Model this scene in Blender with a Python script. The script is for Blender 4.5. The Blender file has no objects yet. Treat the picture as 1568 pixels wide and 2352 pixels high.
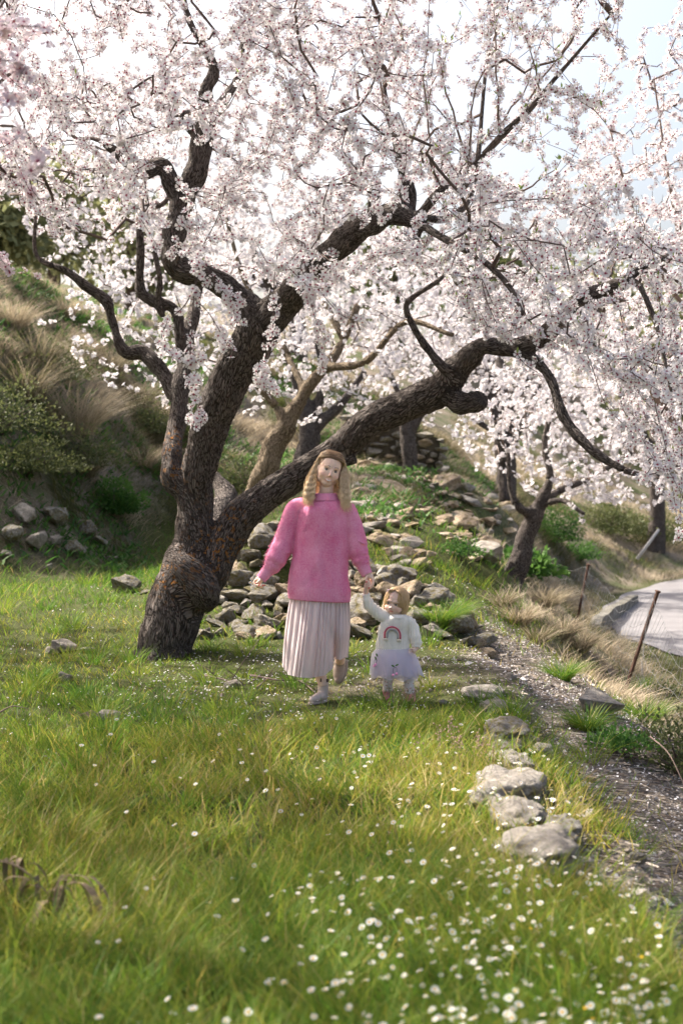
import bpy, bmesh, math, random
import numpy as np
from mathutils import Vector, Matrix, Quaternion, noise as mnoise, kdtree
PI = math.pi
SC = bpy.context.scene
COL = SC.collection
# ---------------------------------------------------------------- camera
PITCH = math.radians(1.6)
CAM = np.array([0.0, 0.0, 1.6])
cd = bpy.data.cameras.new("camera")
cam = bpy.data.objects.new("camera", cd)
COL.objects.link(cam)
cam.location = CAM
cam.rotation_euler = (PI / 2 - PITCH, 0, 0)
cd.sensor_fit = 'VERTICAL'; cd.sensor_height = 36; cd.sensor_width = 24; cd.lens = 50
cd.clip_start = 0.1; cd.clip_end = 3000
cd.dof.use_dof = True; cd.dof.focus_distance = 9.9; cd.dof.aperture_fstop = 2.7
SC.camera = cam
# ---------------------------------------------------------------- world, sun, exposure
TO_SUN = Vector((-0.58, 0.36, 0.73)).normalized()
w = bpy.data.worlds.new("World"); SC.world = w; w.use_nodes = True
nt = w.node_tree; nt.nodes.clear()
wo = nt.nodes.new("ShaderNodeOutputWorld"); bg = nt.nodes.new("ShaderNodeBackground")
sky = nt.nodes.new("ShaderNodeTexSky"); sky.sky_type = 'NISHITA'; sky.sun_disc = False
sky.sun_elevation = math.asin(TO_SUN.z); sky.sun_rotation = math.atan2(TO_SUN.x, TO_SUN.y)
sky.air_density = 1.0; sky.dust_density = 9.0; sky.ozone_density = 0.6
bg.inputs[1].default_value = 0.15
nt.links.new(sky.outputs[0], bg.inputs[0]); nt.links.new(bg.outputs[0], wo.inputs[0])
sl = bpy.data.lights.new("sun", 'SUN'); so = bpy.data.objects.new("sun", sl); COL.objects.link(so)
sl.energy = 5.0; sl.angle = math.radians(0.6); sl.color = (1.0, 0.93, 0.82)
so.rotation_euler = TO_SUN.to_track_quat('Z', 'Y').to_euler()
so.location = (-20, 8, 20)
SC.view_settings.view_transform = 'Standard'; SC.view_settings.look = 'None'
SC.view_settings.exposure = 1.27; SC.view_settings.gamma = 1
SC.cycles.max_bounces = 8; SC.cycles.diffuse_bounces = 4; SC.cycles.transmission_bounces = 4
SC.cycles.transparent_max_bounces = 6; SC.cycles.use_denoising = True
SC.cycles.sample_clamp_indirect = 8
# ---------------------------------------------------------------- helpers
F = 3267.0
_fw = np.array([0, math.cos(PITCH), -math.sin(PITCH)])
_up = np.array([0, math.sin(PITCH), math.cos(PITCH)])
def at(u, v, d):
    """point at reading (u, v) on the photograph and d metres away"""
    return CAM + d * (_fw + (u - 784) / F * np.array([1.0, 0, 0]) - (v - 1176) / F * _up)
rng = np.random.default_rng(7)
R = random.Random(11)
def sstep(a, b, x):
    t = np.clip((x - a) / (b - a), 0, 1)
    return t * t * (3 - 2 * t)
def tag(o, label=None, cat=None, group=None, kind=None):
    if label: o['label'] = label
    if cat: o['category'] = cat
    if group: o['group'] = group
    if kind: o['kind'] = kind
    return o
def empty(name, loc=(0, 0, 0)):
    o = bpy.data.objects.new(name, None); COL.objects.link(o); o.location = loc
    o.empty_display_size = 0.1
    return o
def link(name, me, mat=None, parent=None, loc=None):
    """link a mesh given in world coordinates (loc None) or at loc"""
    o = bpy.data.objects.new(name, me); COL.objects.link(o)
    if mat is not None and len(me.materials) == 0: me.materials.append(mat)
    if parent is not None:
        o.parent = parent
        if loc is None:
            o.location = -Vector(parent_world(parent))
        else: o.location = Vector(loc) - Vector(parent_world(parent))
    elif loc is not None: o.location = loc
    return o
def parent_world(p):
    v = Vector((0, 0, 0))
    while p is not None:
        v = v + p.location; p = p.parent
    return v
def np_mesh(name, V, faces, smooth=False, attrs=None):
    """faces: list of int arrays (n,k)"""
    me = bpy.data.meshes.new(name)
    V = np.asarray(V, dtype=np.float32)
    faces = [np.asarray(f, dtype=np.int32) for f in faces if len(f)]
    nl = sum(f.size for f in faces); nf = sum(len(f) for f in faces)
    me.vertices.add(len(V)); me.vertices.foreach_set('co', V.ravel())
    me.loops.add(nl); me.loops.foreach_set('vertex_index', np.concatenate([f.ravel() for f in faces]))
    tot = np.concatenate([np.full(len(f), f.shape[1], dtype=np.int32) for f in faces])
    st = np.concatenate([[0], np.cumsum(tot)[:-1]]).astype(np.int32)
    me.polygons.add(nf); me.polygons.foreach_set('loop_start', st)
    try: me.polygons.foreach_set('loop_total', tot)
    except Exception: pass
    me.polygons.foreach_set('use_smooth', np.full(nf, smooth, dtype=bool))
    if attrs:
        for k, (typ, data) in attrs.items():
            a = me.attributes.new(k, typ, 'POINT')
            data = np.asarray(data, dtype=np.float32)
            if typ == 'FLOAT': a.data.foreach_set('value', data.ravel())
            elif typ == 'FLOAT_VECTOR': a.data.foreach_set('vector', data.ravel())
            elif typ == 'FLOAT_COLOR': a.data.foreach_set('color', data.ravel())
    me.update(calc_edges=True)
    me.validate(clean_customdata=False) if False else None
    return me
class NM:
    """collects geometry for one mesh"""
    def __init__(s): s.v = []; s.t = []; s.q = []; s.n = 0; s.at = {}
    def add(s, V, T=None, Q=None, **at_):
        V = np.asarray(V, float).reshape(-1, 3)
        s.v.append(V)
        if T is not None and len(T): s.t.append(np.asarray(T, dtype=np.int64) + s.n)
        if Q is not None and len(Q): s.q.append(np.asarray(Q, dtype=np.int64) + s.n)
        for k, a in at_.items(): s.at.setdefault(k, []).append(np.broadcast_to(np.asarray(a, float), (len(V),)))
        s.n += len(V)
    def mesh(s, name, smooth=False):
        V = np.concatenate(s.v); fs = []
        if s.t: fs.append(np.concatenate(s.t))
        if s.q: fs.append(np.concatenate(s.q))
        return np_mesh(name, V, fs, smooth, {k: ('FLOAT', np.concatenate(a)) for k, a in s.at.items()})
def frames(P):
    P = np.asarray(P, float); n = len(P)
    T = np.gradient(P, axis=0); T /= np.maximum(np.linalg.norm(T, axis=1, keepdims=True), 1e-9)
    N = np.zeros_like(P)
    a = np.array([1, 0, 0.]) if abs(T[0][0]) < 0.8 else np.array([0, 1., 0])
    nrm = a - T[0] * a.dot(T[0]); nrm /= np.linalg.norm(nrm); N[0] = nrm
    for i in range(1, n):
        nrm = N[i - 1] - T[i] * N[i - 1].dot(T[i]); l = np.linalg.norm(nrm)
        N[i] = nrm / l if l > 1e-6 else N[i - 1]
    return T, N, np.cross(T, N)
def tube(nm, P, r, sides=5, cap=True, ell=None, **at_):
    """sweep a ring along P; r scalar or array; ell = (a,b) arrays override radii along N and B"""
    P = np.asarray(P, float); n = len(P)
    T, N, B = frames(P)
    r = np.broadcast_to(np.asarray(r, float), (n,))
    ra, rb = (r, r) if ell is None else ell
    th = np.arange(sides) / sides * 2 * PI
    V = P[:, None] + (np.cos(th)[None, :, None] * N[:, None]) * np.asarray(ra)[:, None, None] + (np.sin(th)[None, :, None] * B[:, None]) * np.asarray(rb)[:, None, None]
    i = np.arange(n - 1)[:, None] * sides; j = np.arange(sides)[None]; k = (j + 1) % sides
    Q = np.stack([i + j, i + k, i + sides + k, i + sides + j], -1).reshape(-1, 4)
    V = V.reshape(-1, 3); Tt = []
    if cap:
        V = np.concatenate([V, P[:1], P[-1:]])
        c0, c1 = n * sides, n * sides + 1
        jj = np.arange(sides); kk = (jj + 1) % sides
        Tt = np.concatenate([np.stack([np.full(sides, c0), kk, jj], 1), np.stack([np.full(sides, c1), (n - 1) * sides + jj, (n - 1) * sides + kk], 1)])
    nm.add(V, Tt, Q, **at_)
def smooth_path(P, k=6, extra=None):
    """catmull-rom through rows of P (any columns)"""
    P = np.asarray(P, float)
    if len(P) < 3:
        t = np.linspace(0, 1, k + 1)[:, None]; return P[0] * (1 - t) + P[-1] * t
    Q = np.vstack([2 * P[0] - P[1], P, 2 * P[-1] - P[-2]]); out = []
    for i in range(1, len(Q) - 2):
        t = np.linspace(0, 1, k, endpoint=False)[:, None]
        p0, p1, p2, p3 = Q[i - 1], Q[i], Q[i + 1], Q[i + 2]
        out.append(0.5 * ((2 * p1) + (-p0 + p2) * t + (2 * p0 - 5 * p1 + 4 * p2 - p3) * t ** 2 + (-p0 + 3 * p1 - 3 * p2 + p3) * t ** 3))
    out.append(P[-1:]); return np.vstack(out)
def rot_from_z(D, spin):
    """rotation matrices (n,3,3) taking z to rows of D, with spin about it"""
    D = D / np.maximum(np.linalg.norm(D, axis=1, keepdims=True), 1e-9)
    a = np.where(np.abs(D[:, 2:3]) < 0.9, np.array([[0, 0, 1.]]), np.array([[1., 0, 0]]))
    X = np.cross(a, D); X /= np.linalg.norm(X, axis=1, keepdims=True); Y = np.cross(D, X)
    c, s = np.cos(spin)[:, None], np.sin(spin)[:, None]
    X2 = X * c + Y * s; Y2 = -X * s + Y * c
    return np.stack([X2, Y2, D], axis=2)
def scatter(nm, tv, tt, tq, pos, rots, scale, **at_):
    """copies of a template into nm"""
    n = len(pos)
    if n == 0: return
    V = np.einsum('nij,vj->nvi', rots, tv) * np.asarray(scale).reshape(n, 1, 1) + pos[:, None]
    off = (np.arange(n) * len(tv))[:, None, None]
    T = (tt[None] + off).reshape(-1, 3) if tt is not None and len(tt) else None
    Q = (tq[None] + off).reshape(-1, 4) if tq is not None and len(tq) else None
    A = {}
    for k, a in at_.items():
        a = np.asarray(a, float)
        A[k] = np.tile(a, n) if (a.ndim == 1 and len(a) == len(tv) and k.startswith('t_')) else np.repeat(a, len(tv))
    A = {(k[2:] if k.startswith('t_') else k): v for k, v in A.items()}
    nm.add(V.reshape(-1, 3), T, Q, **A)
# value noise on numpy arrays
_perm = rng.permutation(256); _perm = np.concatenate([_perm, _perm, _perm]); _val = rng.random(256)
def vnoise(x, y, z=0.0):
    x, y, z = np.broadcast_arrays(np.asarray(x, float), np.asarray(y, float), np.asarray(z, float))
    xi, yi, zi = np.floor(x).astype(int), np.floor(y).astype(int), np.floor(z).astype(int)
    fx, fy, fz = x - xi, y - yi, z - zi
    fx, fy, fz = fx * fx * (3 - 2 * fx), fy * fy * (3 - 2 * fy), fz * fz * (3 - 2 * fz)
    def h(a, b, c): return _val[_perm[_perm[_perm[a & 255] + (b & 255)] + (c & 255)]]
    r = 0
    for dx in (0, 1):
        for dy in (0, 1):
            for dz in (0, 1):
                r = r + h(xi + dx, yi + dy, zi + dz) * (fx if dx else 1 - fx) * (fy if dy else 1 - fy) * (fz if dz else 1 - fz)
    return r
def fbm(x, y, z=0.0, o=4):
    a, s, f = 0, 0.5, 1.0
    for _ in range(o):
        a = a + s * vnoise(np.asarray(x) * f + 13.1 * _, np.asarray(y) * f + 7.7 * _, np.asarray(z) * f); s *= 0.5; f *= 2.03
    return a / (1 - 0.5 ** o)
# ---------------------------------------------------------------- materials
def mat(name, rough=0.8, spec=0.3):
    m = bpy.data.materials.new(name); m.use_nodes = True
    b = m.node_tree.nodes["Principled BSDF"]
    b.inputs['Roughness'].default_value = rough; b.inputs['Specular IOR Level'].default_value = spec
    return m, m.node_tree, b
def N_(nt, t, **kw):
    n = nt.nodes.new(t)
    for k, v in kw.items():
        if k.startswith('i_'):
            key = k[2:]; key = int(key) if key.isdigit() else key.replace('_', ' ')
            n.inputs[key].default_value = v
        else: setattr(n, k, v)
    return n
def ramp(nt, fac, stops, interp='LINEAR'):
    r = nt.nodes.new('ShaderNodeValToRGB'); r.color_ramp.interpolation = interp
    e = r.color_ramp.elements
    while len(e) < len(stops): e.new(0.5)
    for i, (p, c) in enumerate(stops):
        e[i].position = p; e[i].color = (c, c, c, 1) if not isinstance(c, (tuple, list)) else (*c, 1)
    nt.links.new(fac, r.inputs[0]); return r.outputs[0]
def noise_(nt, vec, scale, detail=4, rough=0.55, dist=0.0):
    n = N_(nt, 'ShaderNodeTexNoise', i_Scale=scale, i_Detail=detail, i_Roughness=rough, i_Distortion=dist)
    if vec is not None: nt.links.new(vec, n.inputs['Vector'])
    return n.outputs['Fac']
def mix(nt, fac, a, b, blend='MIX'):
    m = N_(nt, 'ShaderNodeMix', data_type='RGBA', blend_type=blend)
    for s, i in ((fac, 0), (a, 6), (b, 7)):
        if hasattr(s, 'links') or isinstance(s, bpy.types.NodeSocket): nt.links.new(s, m.inputs[i])
        else: m.inputs[i].default_value = s if i == 0 else (*s, 1)
    return m.outputs[2]
def math_(nt, op, a, b=None, clamp=False):
    m = N_(nt, 'ShaderNodeMath', operation=op, use_clamp=clamp)
    for s, i in ((a, 0), (b, 1)):
        if s is None: continue
        if isinstance(s, bpy.types.NodeSocket): nt.links.new(s, m.inputs[i])
        else: m.inputs[i].default_value = s
    return m.outputs[0]
def bump(nt, b, h, strength=0.5, dist=0.01):
    n = N_(nt, 'ShaderNodeBump', i_Strength=strength, i_Distance=dist)
    nt.links.new(h, n.inputs['Height']); nt.links.new(n.outputs[0], b.inputs['Normal'])
def attr(nt, name): return N_(nt, 'ShaderNodeAttribute', attribute_name=name)
def geo_pos(nt): return nt.nodes.new('ShaderNodeNewGeometry').outputs['Position']
def obj_co(nt): return nt.nodes.new('ShaderNodeTexCoord').outputs['Object']
def base(nt, b, c): nt.links.new(c, b.inputs['Base Color'])
def plain(name, c, rough=0.7, spec=0.3, var=0.0, scale=40):
    m, nt, b = mat(name, rough, spec)
    if var:
        n = noise_(nt, obj_co(nt), scale, 3)
        base(nt, b, ramp(nt, n, [(0.3, tuple(x * (1 - var) for x in c)), (0.7, tuple(min(1, x * (1 + var)) for x in c))]))
    else: b.inputs['Base Color'].default_value = (*c, 1)
    return m
def leafy(name, c1, c2, transl=0.45, attrname='tint', rough=0.6, patch=None):
    """thin vegetation: diffuse + translucent, hue by a per-blade value"""
    m = bpy.data.materials.new(name); m.use_nodes = True; nt = m.node_tree
    b = nt.nodes["Principled BSDF"]; out = nt.nodes["Material Output"]
    b.inputs['Roughness'].default_value = rough; b.inputs['Specular IOR Level'].default_value = 0.25
    a = attr(nt, attrname).outputs['Fac']
    stops = [(0.0, c1), (1.0, c2)] if patch is None else patch
    c = ramp(nt, a, stops)
    base(nt, b, c)
    tr = N_(nt, 'ShaderNodeBsdfTranslucent'); nt.links.new(c, tr.inputs[0])
    mx = N_(nt, 'ShaderNodeMixShader', i_0=transl)
    nt.links.new(b.outputs[0], mx.inputs[1]); nt.links.new(tr.outputs[0], mx.inputs[2]); nt.links.new(mx.outputs[0], out.inputs[0])
    return m
# ================================================================= terrain
CP = np.array([
 (-8,-2,.1),(-3,-2,0),(0,-2,0),(3,-2,-.5),(8,-2,-1.4),
 (-8,3,.15),(-6,6,.1),(-3,6,0),(0,3,0),(0,6,0),(.7,6,0),(0,10,0),(.7,10,0),(-3,10,.02),(-7,10,.4),(0,13,.08),(-3,13,.06),(-7,14,.7),
 (-2.5,12.4,.0),(-1,14.3,.2),
 (-3.2,18,.14),(-3.9,22,.5),(-4.9,20,.6),(-5,21,1.5),(-5.3,22.5,2.87),(-6,25,4.5),(-4.3,24,2.2),(-4.8,27,3.5),(-5.4,30,4.95),
 (-3.3,24,.75),(-3.3,27,1.9),(-3.3,30,2.9),(-3.4,34,4.2),(-2.06,30,1.95),(-1.7,25,1.1),(-1.0,22,.85),(-1,18,.5),(-10,24,4.2),(-10,17,2.2),(-10,34,6.2),(-4,42,5.6),(-16,30,6),
 (.4,19,.9),(.5,24,1.27),(1.06,30,1.65),(2.2,34,1.7),(.2,36,3.4),(2,42,3.6),
 (1.1,17,.48),(1.4,21,.86),(1.75,18,.14),(2.1,22,.69),(2.5,20,.16),(3.3,26,.68),(2.7,17,-.3),(1.6,14.5,.0),(3.1,15.7,-.92),
 (2.15,12,-.2),(1.8,11.5,-.05),(1.34,10.5,.1),(1.0,14.5,.1),(1.6,7.5,-.1),(1.5,5,-.12),(1.56,9,.02),(2.4,10,-.1),(2.3,6,-.4),
 (3,10,-.75),(4,10,-1.5),(4,6,-1.4),(5,14,-1.55),(4,20,-1.25),(3.5,25,-.85),(4.3,27,-.95),(6,35,-.7),
 (5.2,22,-1.5),(7,22,-1.55),(9,22,-1.6),(5.6,28,-1.5),(8,28,-1.5),(8,36,-1.35),(10.5,36,-1.4),(10,42,-1.25),(14,44,-1.2),(13,24,-1.8),(8,12,-1.7),(14,12,-2.2),
 (8.5,46,0.2),(5,42,1.2),(13,58,1.2),(9,62,5),(16,64,5),(3,60,6.5),(-6,60,8),(-18,60,10),(22,60,3),(22,40,-1.5),(20,10,-2.6),(-16,10,2.6),(-14,-2,1.0)], float)
def _tps():
    X = CP[:, :2]; n = len(X); d = np.linalg.norm(X[:, None] - X[None], axis=2)
    K = np.where(d > 0, d ** 2 * np.log(d + 1e-9), 0) + np.eye(n) * 0.15
    Pm = np.hstack([np.ones((n, 1)), X]); A = np.block([[K, Pm], [Pm.T, np.zeros((3, 3))]])
    return np.linalg.solve(A, np.concatenate([CP[:, 2], np.zeros(3)]))
_w = _tps()
GX = np.arange(-18, 24.01, 0.12); GY = np.arange(-3, 66.01, 0.12)
def _eval(x, y):
    s = _w[-3] + _w[-2] * x + _w[-1] * y
    for (cx, cy, _), k in zip(CP, _w):
        d2 = (x - cx) ** 2 + (y - cy) ** 2 + 1e-12
        s = s + k * 0.5 * d2 * np.log(d2)
    return s
_gx, _gy = np.meshgrid(GX, GY)
_GZ = _eval(_gx, _gy)
def edge_x(y): return 1.02 + 0.1 * np.sin(y * 1.3) + 0.05 * np.sin(y * 3.1 + 1) + 0.02 * (y - 7) * (y < 7)
def mound(x, y):
    a = 0.66 * np.exp(-(((x + 0.75) / 0.55) ** 2) ** 1.4 - (((y - 15.1) / 0.75) ** 2))
    b = 0.42 * np.exp(-(((x - 0.25) / 0.85) ** 2) ** 1.4 - (((y - 14.4 + .5 * x) / 0.75) ** 2))
    return np.maximum(a, b)
def H(x, y):
    x = np.asarray(x, float); y = np.asarray(y, float)
    fx = np.clip((x - GX[0]) / 0.12, 0, len(GX) - 1.001); fy = np.clip((y - GY[0]) / 0.12, 0, len(GY) - 1.001)
    i, j = fx.astype(int), fy.astype(int); a, b = fx - i, fy - j
    z = (_GZ[j, i] * (1 - a) + _GZ[j, i + 1] * a) * (1 - b) + (_GZ[j + 1, i] * (1 - a) + _GZ[j + 1, i + 1] * a) * b
    rdd = road_dist(x, y); kz = sstep(4.0, 2.1, rdd); z = z * (1 - kz) + kz * (-1.52 + .012 * np.maximum(y - 30, 0))
    ex = edge_x(y)
    z = z - 0.2 * sstep(ex + .1, ex + 0.4, x) * (1 - sstep(11, 15, y))
    z = z + mound(x, y)
    am = 0.03 + 0.22 * sstep(19, 24, y) * sstep(0.5, -3.5, x) + 0.10 * sstep(15, 20, y)
    rm_ = sstep(2.9, 2.0, rdd); am = am * (1 - rm_)
    z = z + am * (fbm(x * 0.9 + 3, y * 0.9, 0, 4) - 0.5) * 2 + 0.025 * (fbm(x * 5, y * 5, 2, 2) - 0.5) * (1 - rm_)
    return z
ROADC = np.array([(16, 4), (12.5, 11), (9.6, 18), (7.8, 23), (7.05, 27), (7.6, 31.5), (9.6, 36.5), (13, 41), (20, 45)], float)
_rc = smooth_path(ROADC, 10)
def road_dist(x, y):
    x = np.asarray(x, float); y = np.asarray(y, float); best = np.full(np.broadcast(x, y).shape, 1e9)
    for a, b in zip(_rc[:-1:2], _rc[2::2]):
        ab = b - a; t = np.clip(((x - a[0]) * ab[0] + (y - a[1]) * ab[1]) / ab.dot(ab), 0, 1)
        best = np.minimum(best, np.hypot(x - a[0] - t * ab[0], y - a[1] - t * ab[1]))
    return best
_DS = np.concatenate([np.arange(2.5, 14, .04), np.arange(14, 70, .12)])
def ground_hit(u, v):
    p = CAM[None] + _DS[:, None] * (_fw + (u - 784) / F * np.array([1.0, 0, 0]) - (v - 1176) / F * _up)[None]
    k = np.nonzero(p[:, 2] <= H(p[:, 0], p[:, 1]))[0]
    return float(_DS[k[0]]) if len(k) else 60.
def road_mask(x, y): return sstep(2.6, 1.7, road_dist(x, y))
def path_mask(x, y):
    c = 1.78 + 0.02 * (y - 7) + 0.12 * np.sin(y * .9)
    return sstep(0.80, 0.40, np.abs(x - c) + 0.35 * (fbm(x * 2, y * 2, 5, 3) - .5)) * sstep(17, 13, y)
def bare_mask(x, y):
    """trodden earth round the two walkers and on the spoil behind"""
    a = np.exp(-((x - 0.25) / 1.0) ** 2 - ((y - 10.8) / 1.0) ** 2)
    return np.clip(a * 1.1 * sstep(.38, .62, fbm(x * 3, y * 3, 8, 3)) , 0, 1)
def hill_mask(x, y):
    """dry bank instead of meadow"""
    n = (fbm(x * .5, y * .5, 3, 3) - .5)
    m = sstep(0.35, 1.0, H(x, y) - 0.35 + n * 0.6) * sstep(17.5, 21, y)
    m = np.maximum(m, sstep(-2.9, -3.6, x + n) * sstep(19, 21.5, y))
    g = sstep(0.9, .3, np.abs((x - 1.75) - (21.0 - y) * .12 - .2)) * sstep(15.5, 17, y) * sstep(26, 24, y)
    return np.clip(m * (1 - g), 0, 1)
def right_mask(x, y):
    return sstep(2.15, 2.7, x + 0.4 * (fbm(x, y, 1, 2) - .5)) * (1 - road_mask(x, y))
# ground sheet: fine near, coarse to the horizon
def _axis(c, fine, lo, hi, step, far):
    a = [np.arange(lo, hi + 1e-6, step)]
    g = step; p = hi; L = []
    while p < far: g *= 1.35; p += g; L.append(p)
    g = step; p = lo; L2 = []
    while p > -far: g *= 1.35; p -= g; L2.append(p)
    return np.concatenate([L2[::-1], a[0], L])
gx = _axis(0, 0, -9, 12, 0.075, 1500); gy = _axis(0, 0, 1.5, 46, 0.09, 1500)
mx_, my_ = np.meshgrid(gx, gy)
mz_ = H(mx_, my_)
ny, nx = mx_.shape
idx = np.arange(nx * ny).reshape(ny, nx)
Q = np.stack([idx[:-1, :-1], idx[:-1, 1:], idx[1:, 1:], idx[1:, :-1]], -1).reshape(-1, 4)
flat = lambda f: f(mx_, my_).ravel()
me = np_mesh('ground', np.stack([mx_, my_, mz_], -1).reshape(-1, 3), [Q], True,
    {'path': ('FLOAT', flat(path_mask)), 'bare': ('FLOAT', flat(bare_mask)), 'hill': ('FLOAT', flat(hill_mask)), 'side': ('FLOAT', flat(right_mask))})
m, nt, b = mat('soil', 0.95, 0.1)
p = geo_pos(nt)
n1 = noise_(nt, p, 3, 6); n2 = noise_(nt, p, 30, 5, .65); n3 = noise_(nt, p, 0.8, 4)
meadow = ramp(nt, n2, [(0.3, (.028, .026, .012)), (0.5, (.05, .06, .018)), (0.7, (.085, .095, .03))])
gravel = ramp(nt, n2, [(0.3, (.075, .062, .055)), (0.55, (.17, .148, .13)), (0.72, (.35, .32, .295))])
dry = ramp(nt, n2, [(0.28, (.09, .075, .06)), (0.5, (.2, .165, .13)), (0.72, (.33, .28, .22))])
dry2 = mix(nt, ramp(nt, n3, [(.42, 0.0), (.62, .85)]), dry, ramp(nt, n2, [(.3, (.03, .045, .015)), (.7, (.09, .12, .04))]))
c = mix(nt, attr(nt, 'hill').outputs['Fac'], meadow, dry2)
c = mix(nt, attr(nt, 'side').outputs['Fac'], c, dry2)
c = mix(nt, math_(nt, 'MULTIPLY', attr(nt, 'bare').outputs['Fac'], 0.8), c, ramp(nt, n2, [(.3, (.06, .05, .035)), (.7, (.2, .17, .13))]))
c = mix(nt, attr(nt, 'path').outputs['Fac'], c, gravel)
base(nt, b, c); bump(nt, b, n2, .8, .04)
tag(link('ground', me, m), kind='structure')
# road
rt = smooth_path(ROADC, 14); T = np.gradient(rt, axis=0); T /= np.linalg.norm(T, axis=1, keepdims=True); Nn = np.stack([T[:, 1], -T[:, 0]], 1)
offs = np.linspace(-1.75, 1.75, 9)
V = []
for o_ in offs:
    xy = rt + Nn * (o_ + 0.06 * np.sin(np.arange(len(rt)) * .8 + o_)[:, None]); V.append(np.column_stack([xy, H(xy[:, 0], xy[:, 1]) + 0.035]))
V = np.array(V); n_o, n_p = V.shape[:2]; ii = np.arange(n_o * n_p).reshape(n_o, n_p)
Q = np.stack([ii[:-1, :-1], ii[1:, :-1], ii[1:, 1:], ii[:-1, 1:]], -1).reshape(-1, 4)
m, nt, b = mat('worn_asphalt', 0.85, 0.25); p = geo_pos(nt)
base(nt, b, ramp(nt, math_(nt, 'ADD', math_(nt, 'MULTIPLY', noise_(nt, p, 60, 5), .5), math_(nt, 'MULTIPLY', noise_(nt, p, 1.2, 4), .5)), [(0.35, (.13, .125, .13)), (0.65, (.22, .21, .215))]))
bump(nt, b, noise_(nt, p, 90, 3), .3, .01)
rd = link('road', np_mesh('road', V.reshape(-1, 3), [Q[:, ::-1]], True), m); tag(rd, kind='structure')
# concrete ditch wall beside the bend
nm = NM()
kp = smooth_path(np.array([at(1350, 1450, 25.5), at(1360, 1428, 27.0), at(1392, 1402, 29.8), at(1445, 1374, 33.5)]), 8)
for k in range(len(kp) - 1):
    pass
T, _, _ = frames(kp); sd = np.cross(T, (0, 0, 1)); sd /= np.linalg.norm(sd, axis=1, keepdims=True)
ring = []
top = 0.02 + 0.02 * np.sin(np.arange(len(kp)) * .9)
for a_, z_ in ((-.0, -.75), (-.0, 0.05), (.2, 0.05), (.22, -.75)):
    ring.append(kp + sd * a_ + np.array([0, 0, 1]) * (z_ + (top[:, None] if z_ > 0 else 0)))
V = np.stack(ring, 1).reshape(-1, 3); n = len(kp)
Q = [[i * 4 + j, i * 4 + (j + 1) % 4, i * 4 + 4 + (j + 1) % 4, i * 4 + 4 + j] for i in range(n - 1) for j in range(4)] + [[3, 2, 1, 0], [n * 4 - 4, n * 4 - 3, n * 4 - 2, n * 4 - 1]]
CONC, nt, b = mat('weathered_concrete', .9, .2); p = geo_pos(nt)
base(nt, b, ramp(nt, noise_(nt, p, 5, 6, .65), [(.3, (.07, .065, .045)), (.6, (.18, .17, .15)), (.75, (.3, .28, .26))])); bump(nt, b, noise_(nt, p, 40, 4), .6, .01)
tag(link('ditch_wall', np_mesh('ditch_wall', V, [np.array(Q)]), CONC), 'low dark curved concrete wall lining the ditch beside the road bend', 'wall')
# ================================================================= bark and blossom materials
def bark(name, dark, mid, light, lich=True):
    m, nt, b = mat(name, .9, .15)
    bk = attr(nt, 'bk').outputs['Vector']
    vo = N_(nt, 'ShaderNodeTexVoronoi', feature='DISTANCE_TO_EDGE', i_Scale=78.0); 
    dn = N_(nt, 'ShaderNodeTexNoise', i_Scale=18.0, i_Detail=3.0); nt.links.new(bk, dn.inputs['Vector'])
    vm = N_(nt, 'ShaderNodeVectorMath', operation='MULTIPLY_ADD'); nt.links.new(dn.outputs['Color'], vm.inputs[0]); vm.inputs[1].default_value = (.045, .045, .06); nt.links.new(bk, vm.inputs[2])
    nt.links.new(vm.outputs[0], vo.inputs['Vector'])
    crack = ramp(nt, vo.outputs['Distance'], [(0.0, 0.0), (0.16, 1.0)])
    n2 = noise_(nt, bk, 60, 5, .7)
    n3 = noise_(nt, geo_pos(nt), 5, 4)
    h = math_(nt, 'ADD', math_(nt, 'MULTIPLY', crack, .6), math_(nt, 'MULTIPLY', n2, .6))
    c = ramp(nt, h, [(0.15, dark), (0.65, mid), (1.0, light)])
    c = mix(nt, math_(nt, 'MULTIPLY', ramp(nt, n3, [(.45, 0.0), (.7, 1.0)]), .35), c, light)
    if lich:
        ln = noise_(nt, geo_pos(nt), 22, 4, .6)
        lf = math_(nt, 'MULTIPLY', attr(nt, 'lichen').outputs['Fac'], ramp(nt, ln, [(.56, 0.0), (.6, 1.0)]))
        c = mix(nt, lf, c, ramp(nt, n2, [(.3, (.36, .12, .015)), (.7, (.55, .26, .05))]))
    base(nt, b, c); bump(nt, b, h, 1.0, .03)
    return m
BARK = bark('almond_bark', (.02, .016, .014), (.078, .064, .057), (.20, .172, .158))
BARKT = bark('young_bark', (.035, .027, .024), (.12, .095, .085), (.24, .2, .18), False)
BARK2 = bark('pale_almond_bark', (.04, .03, .02), (.15, .115, .08), (.34, .27, .19), False)
TWIG = plain('twig_bark', (.115, .085, .075), .8, .2, .35, 8)
TWIG2 = plain('shoot_bark', (.2, .145, .12), .75, .2, .25, 8)
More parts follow.
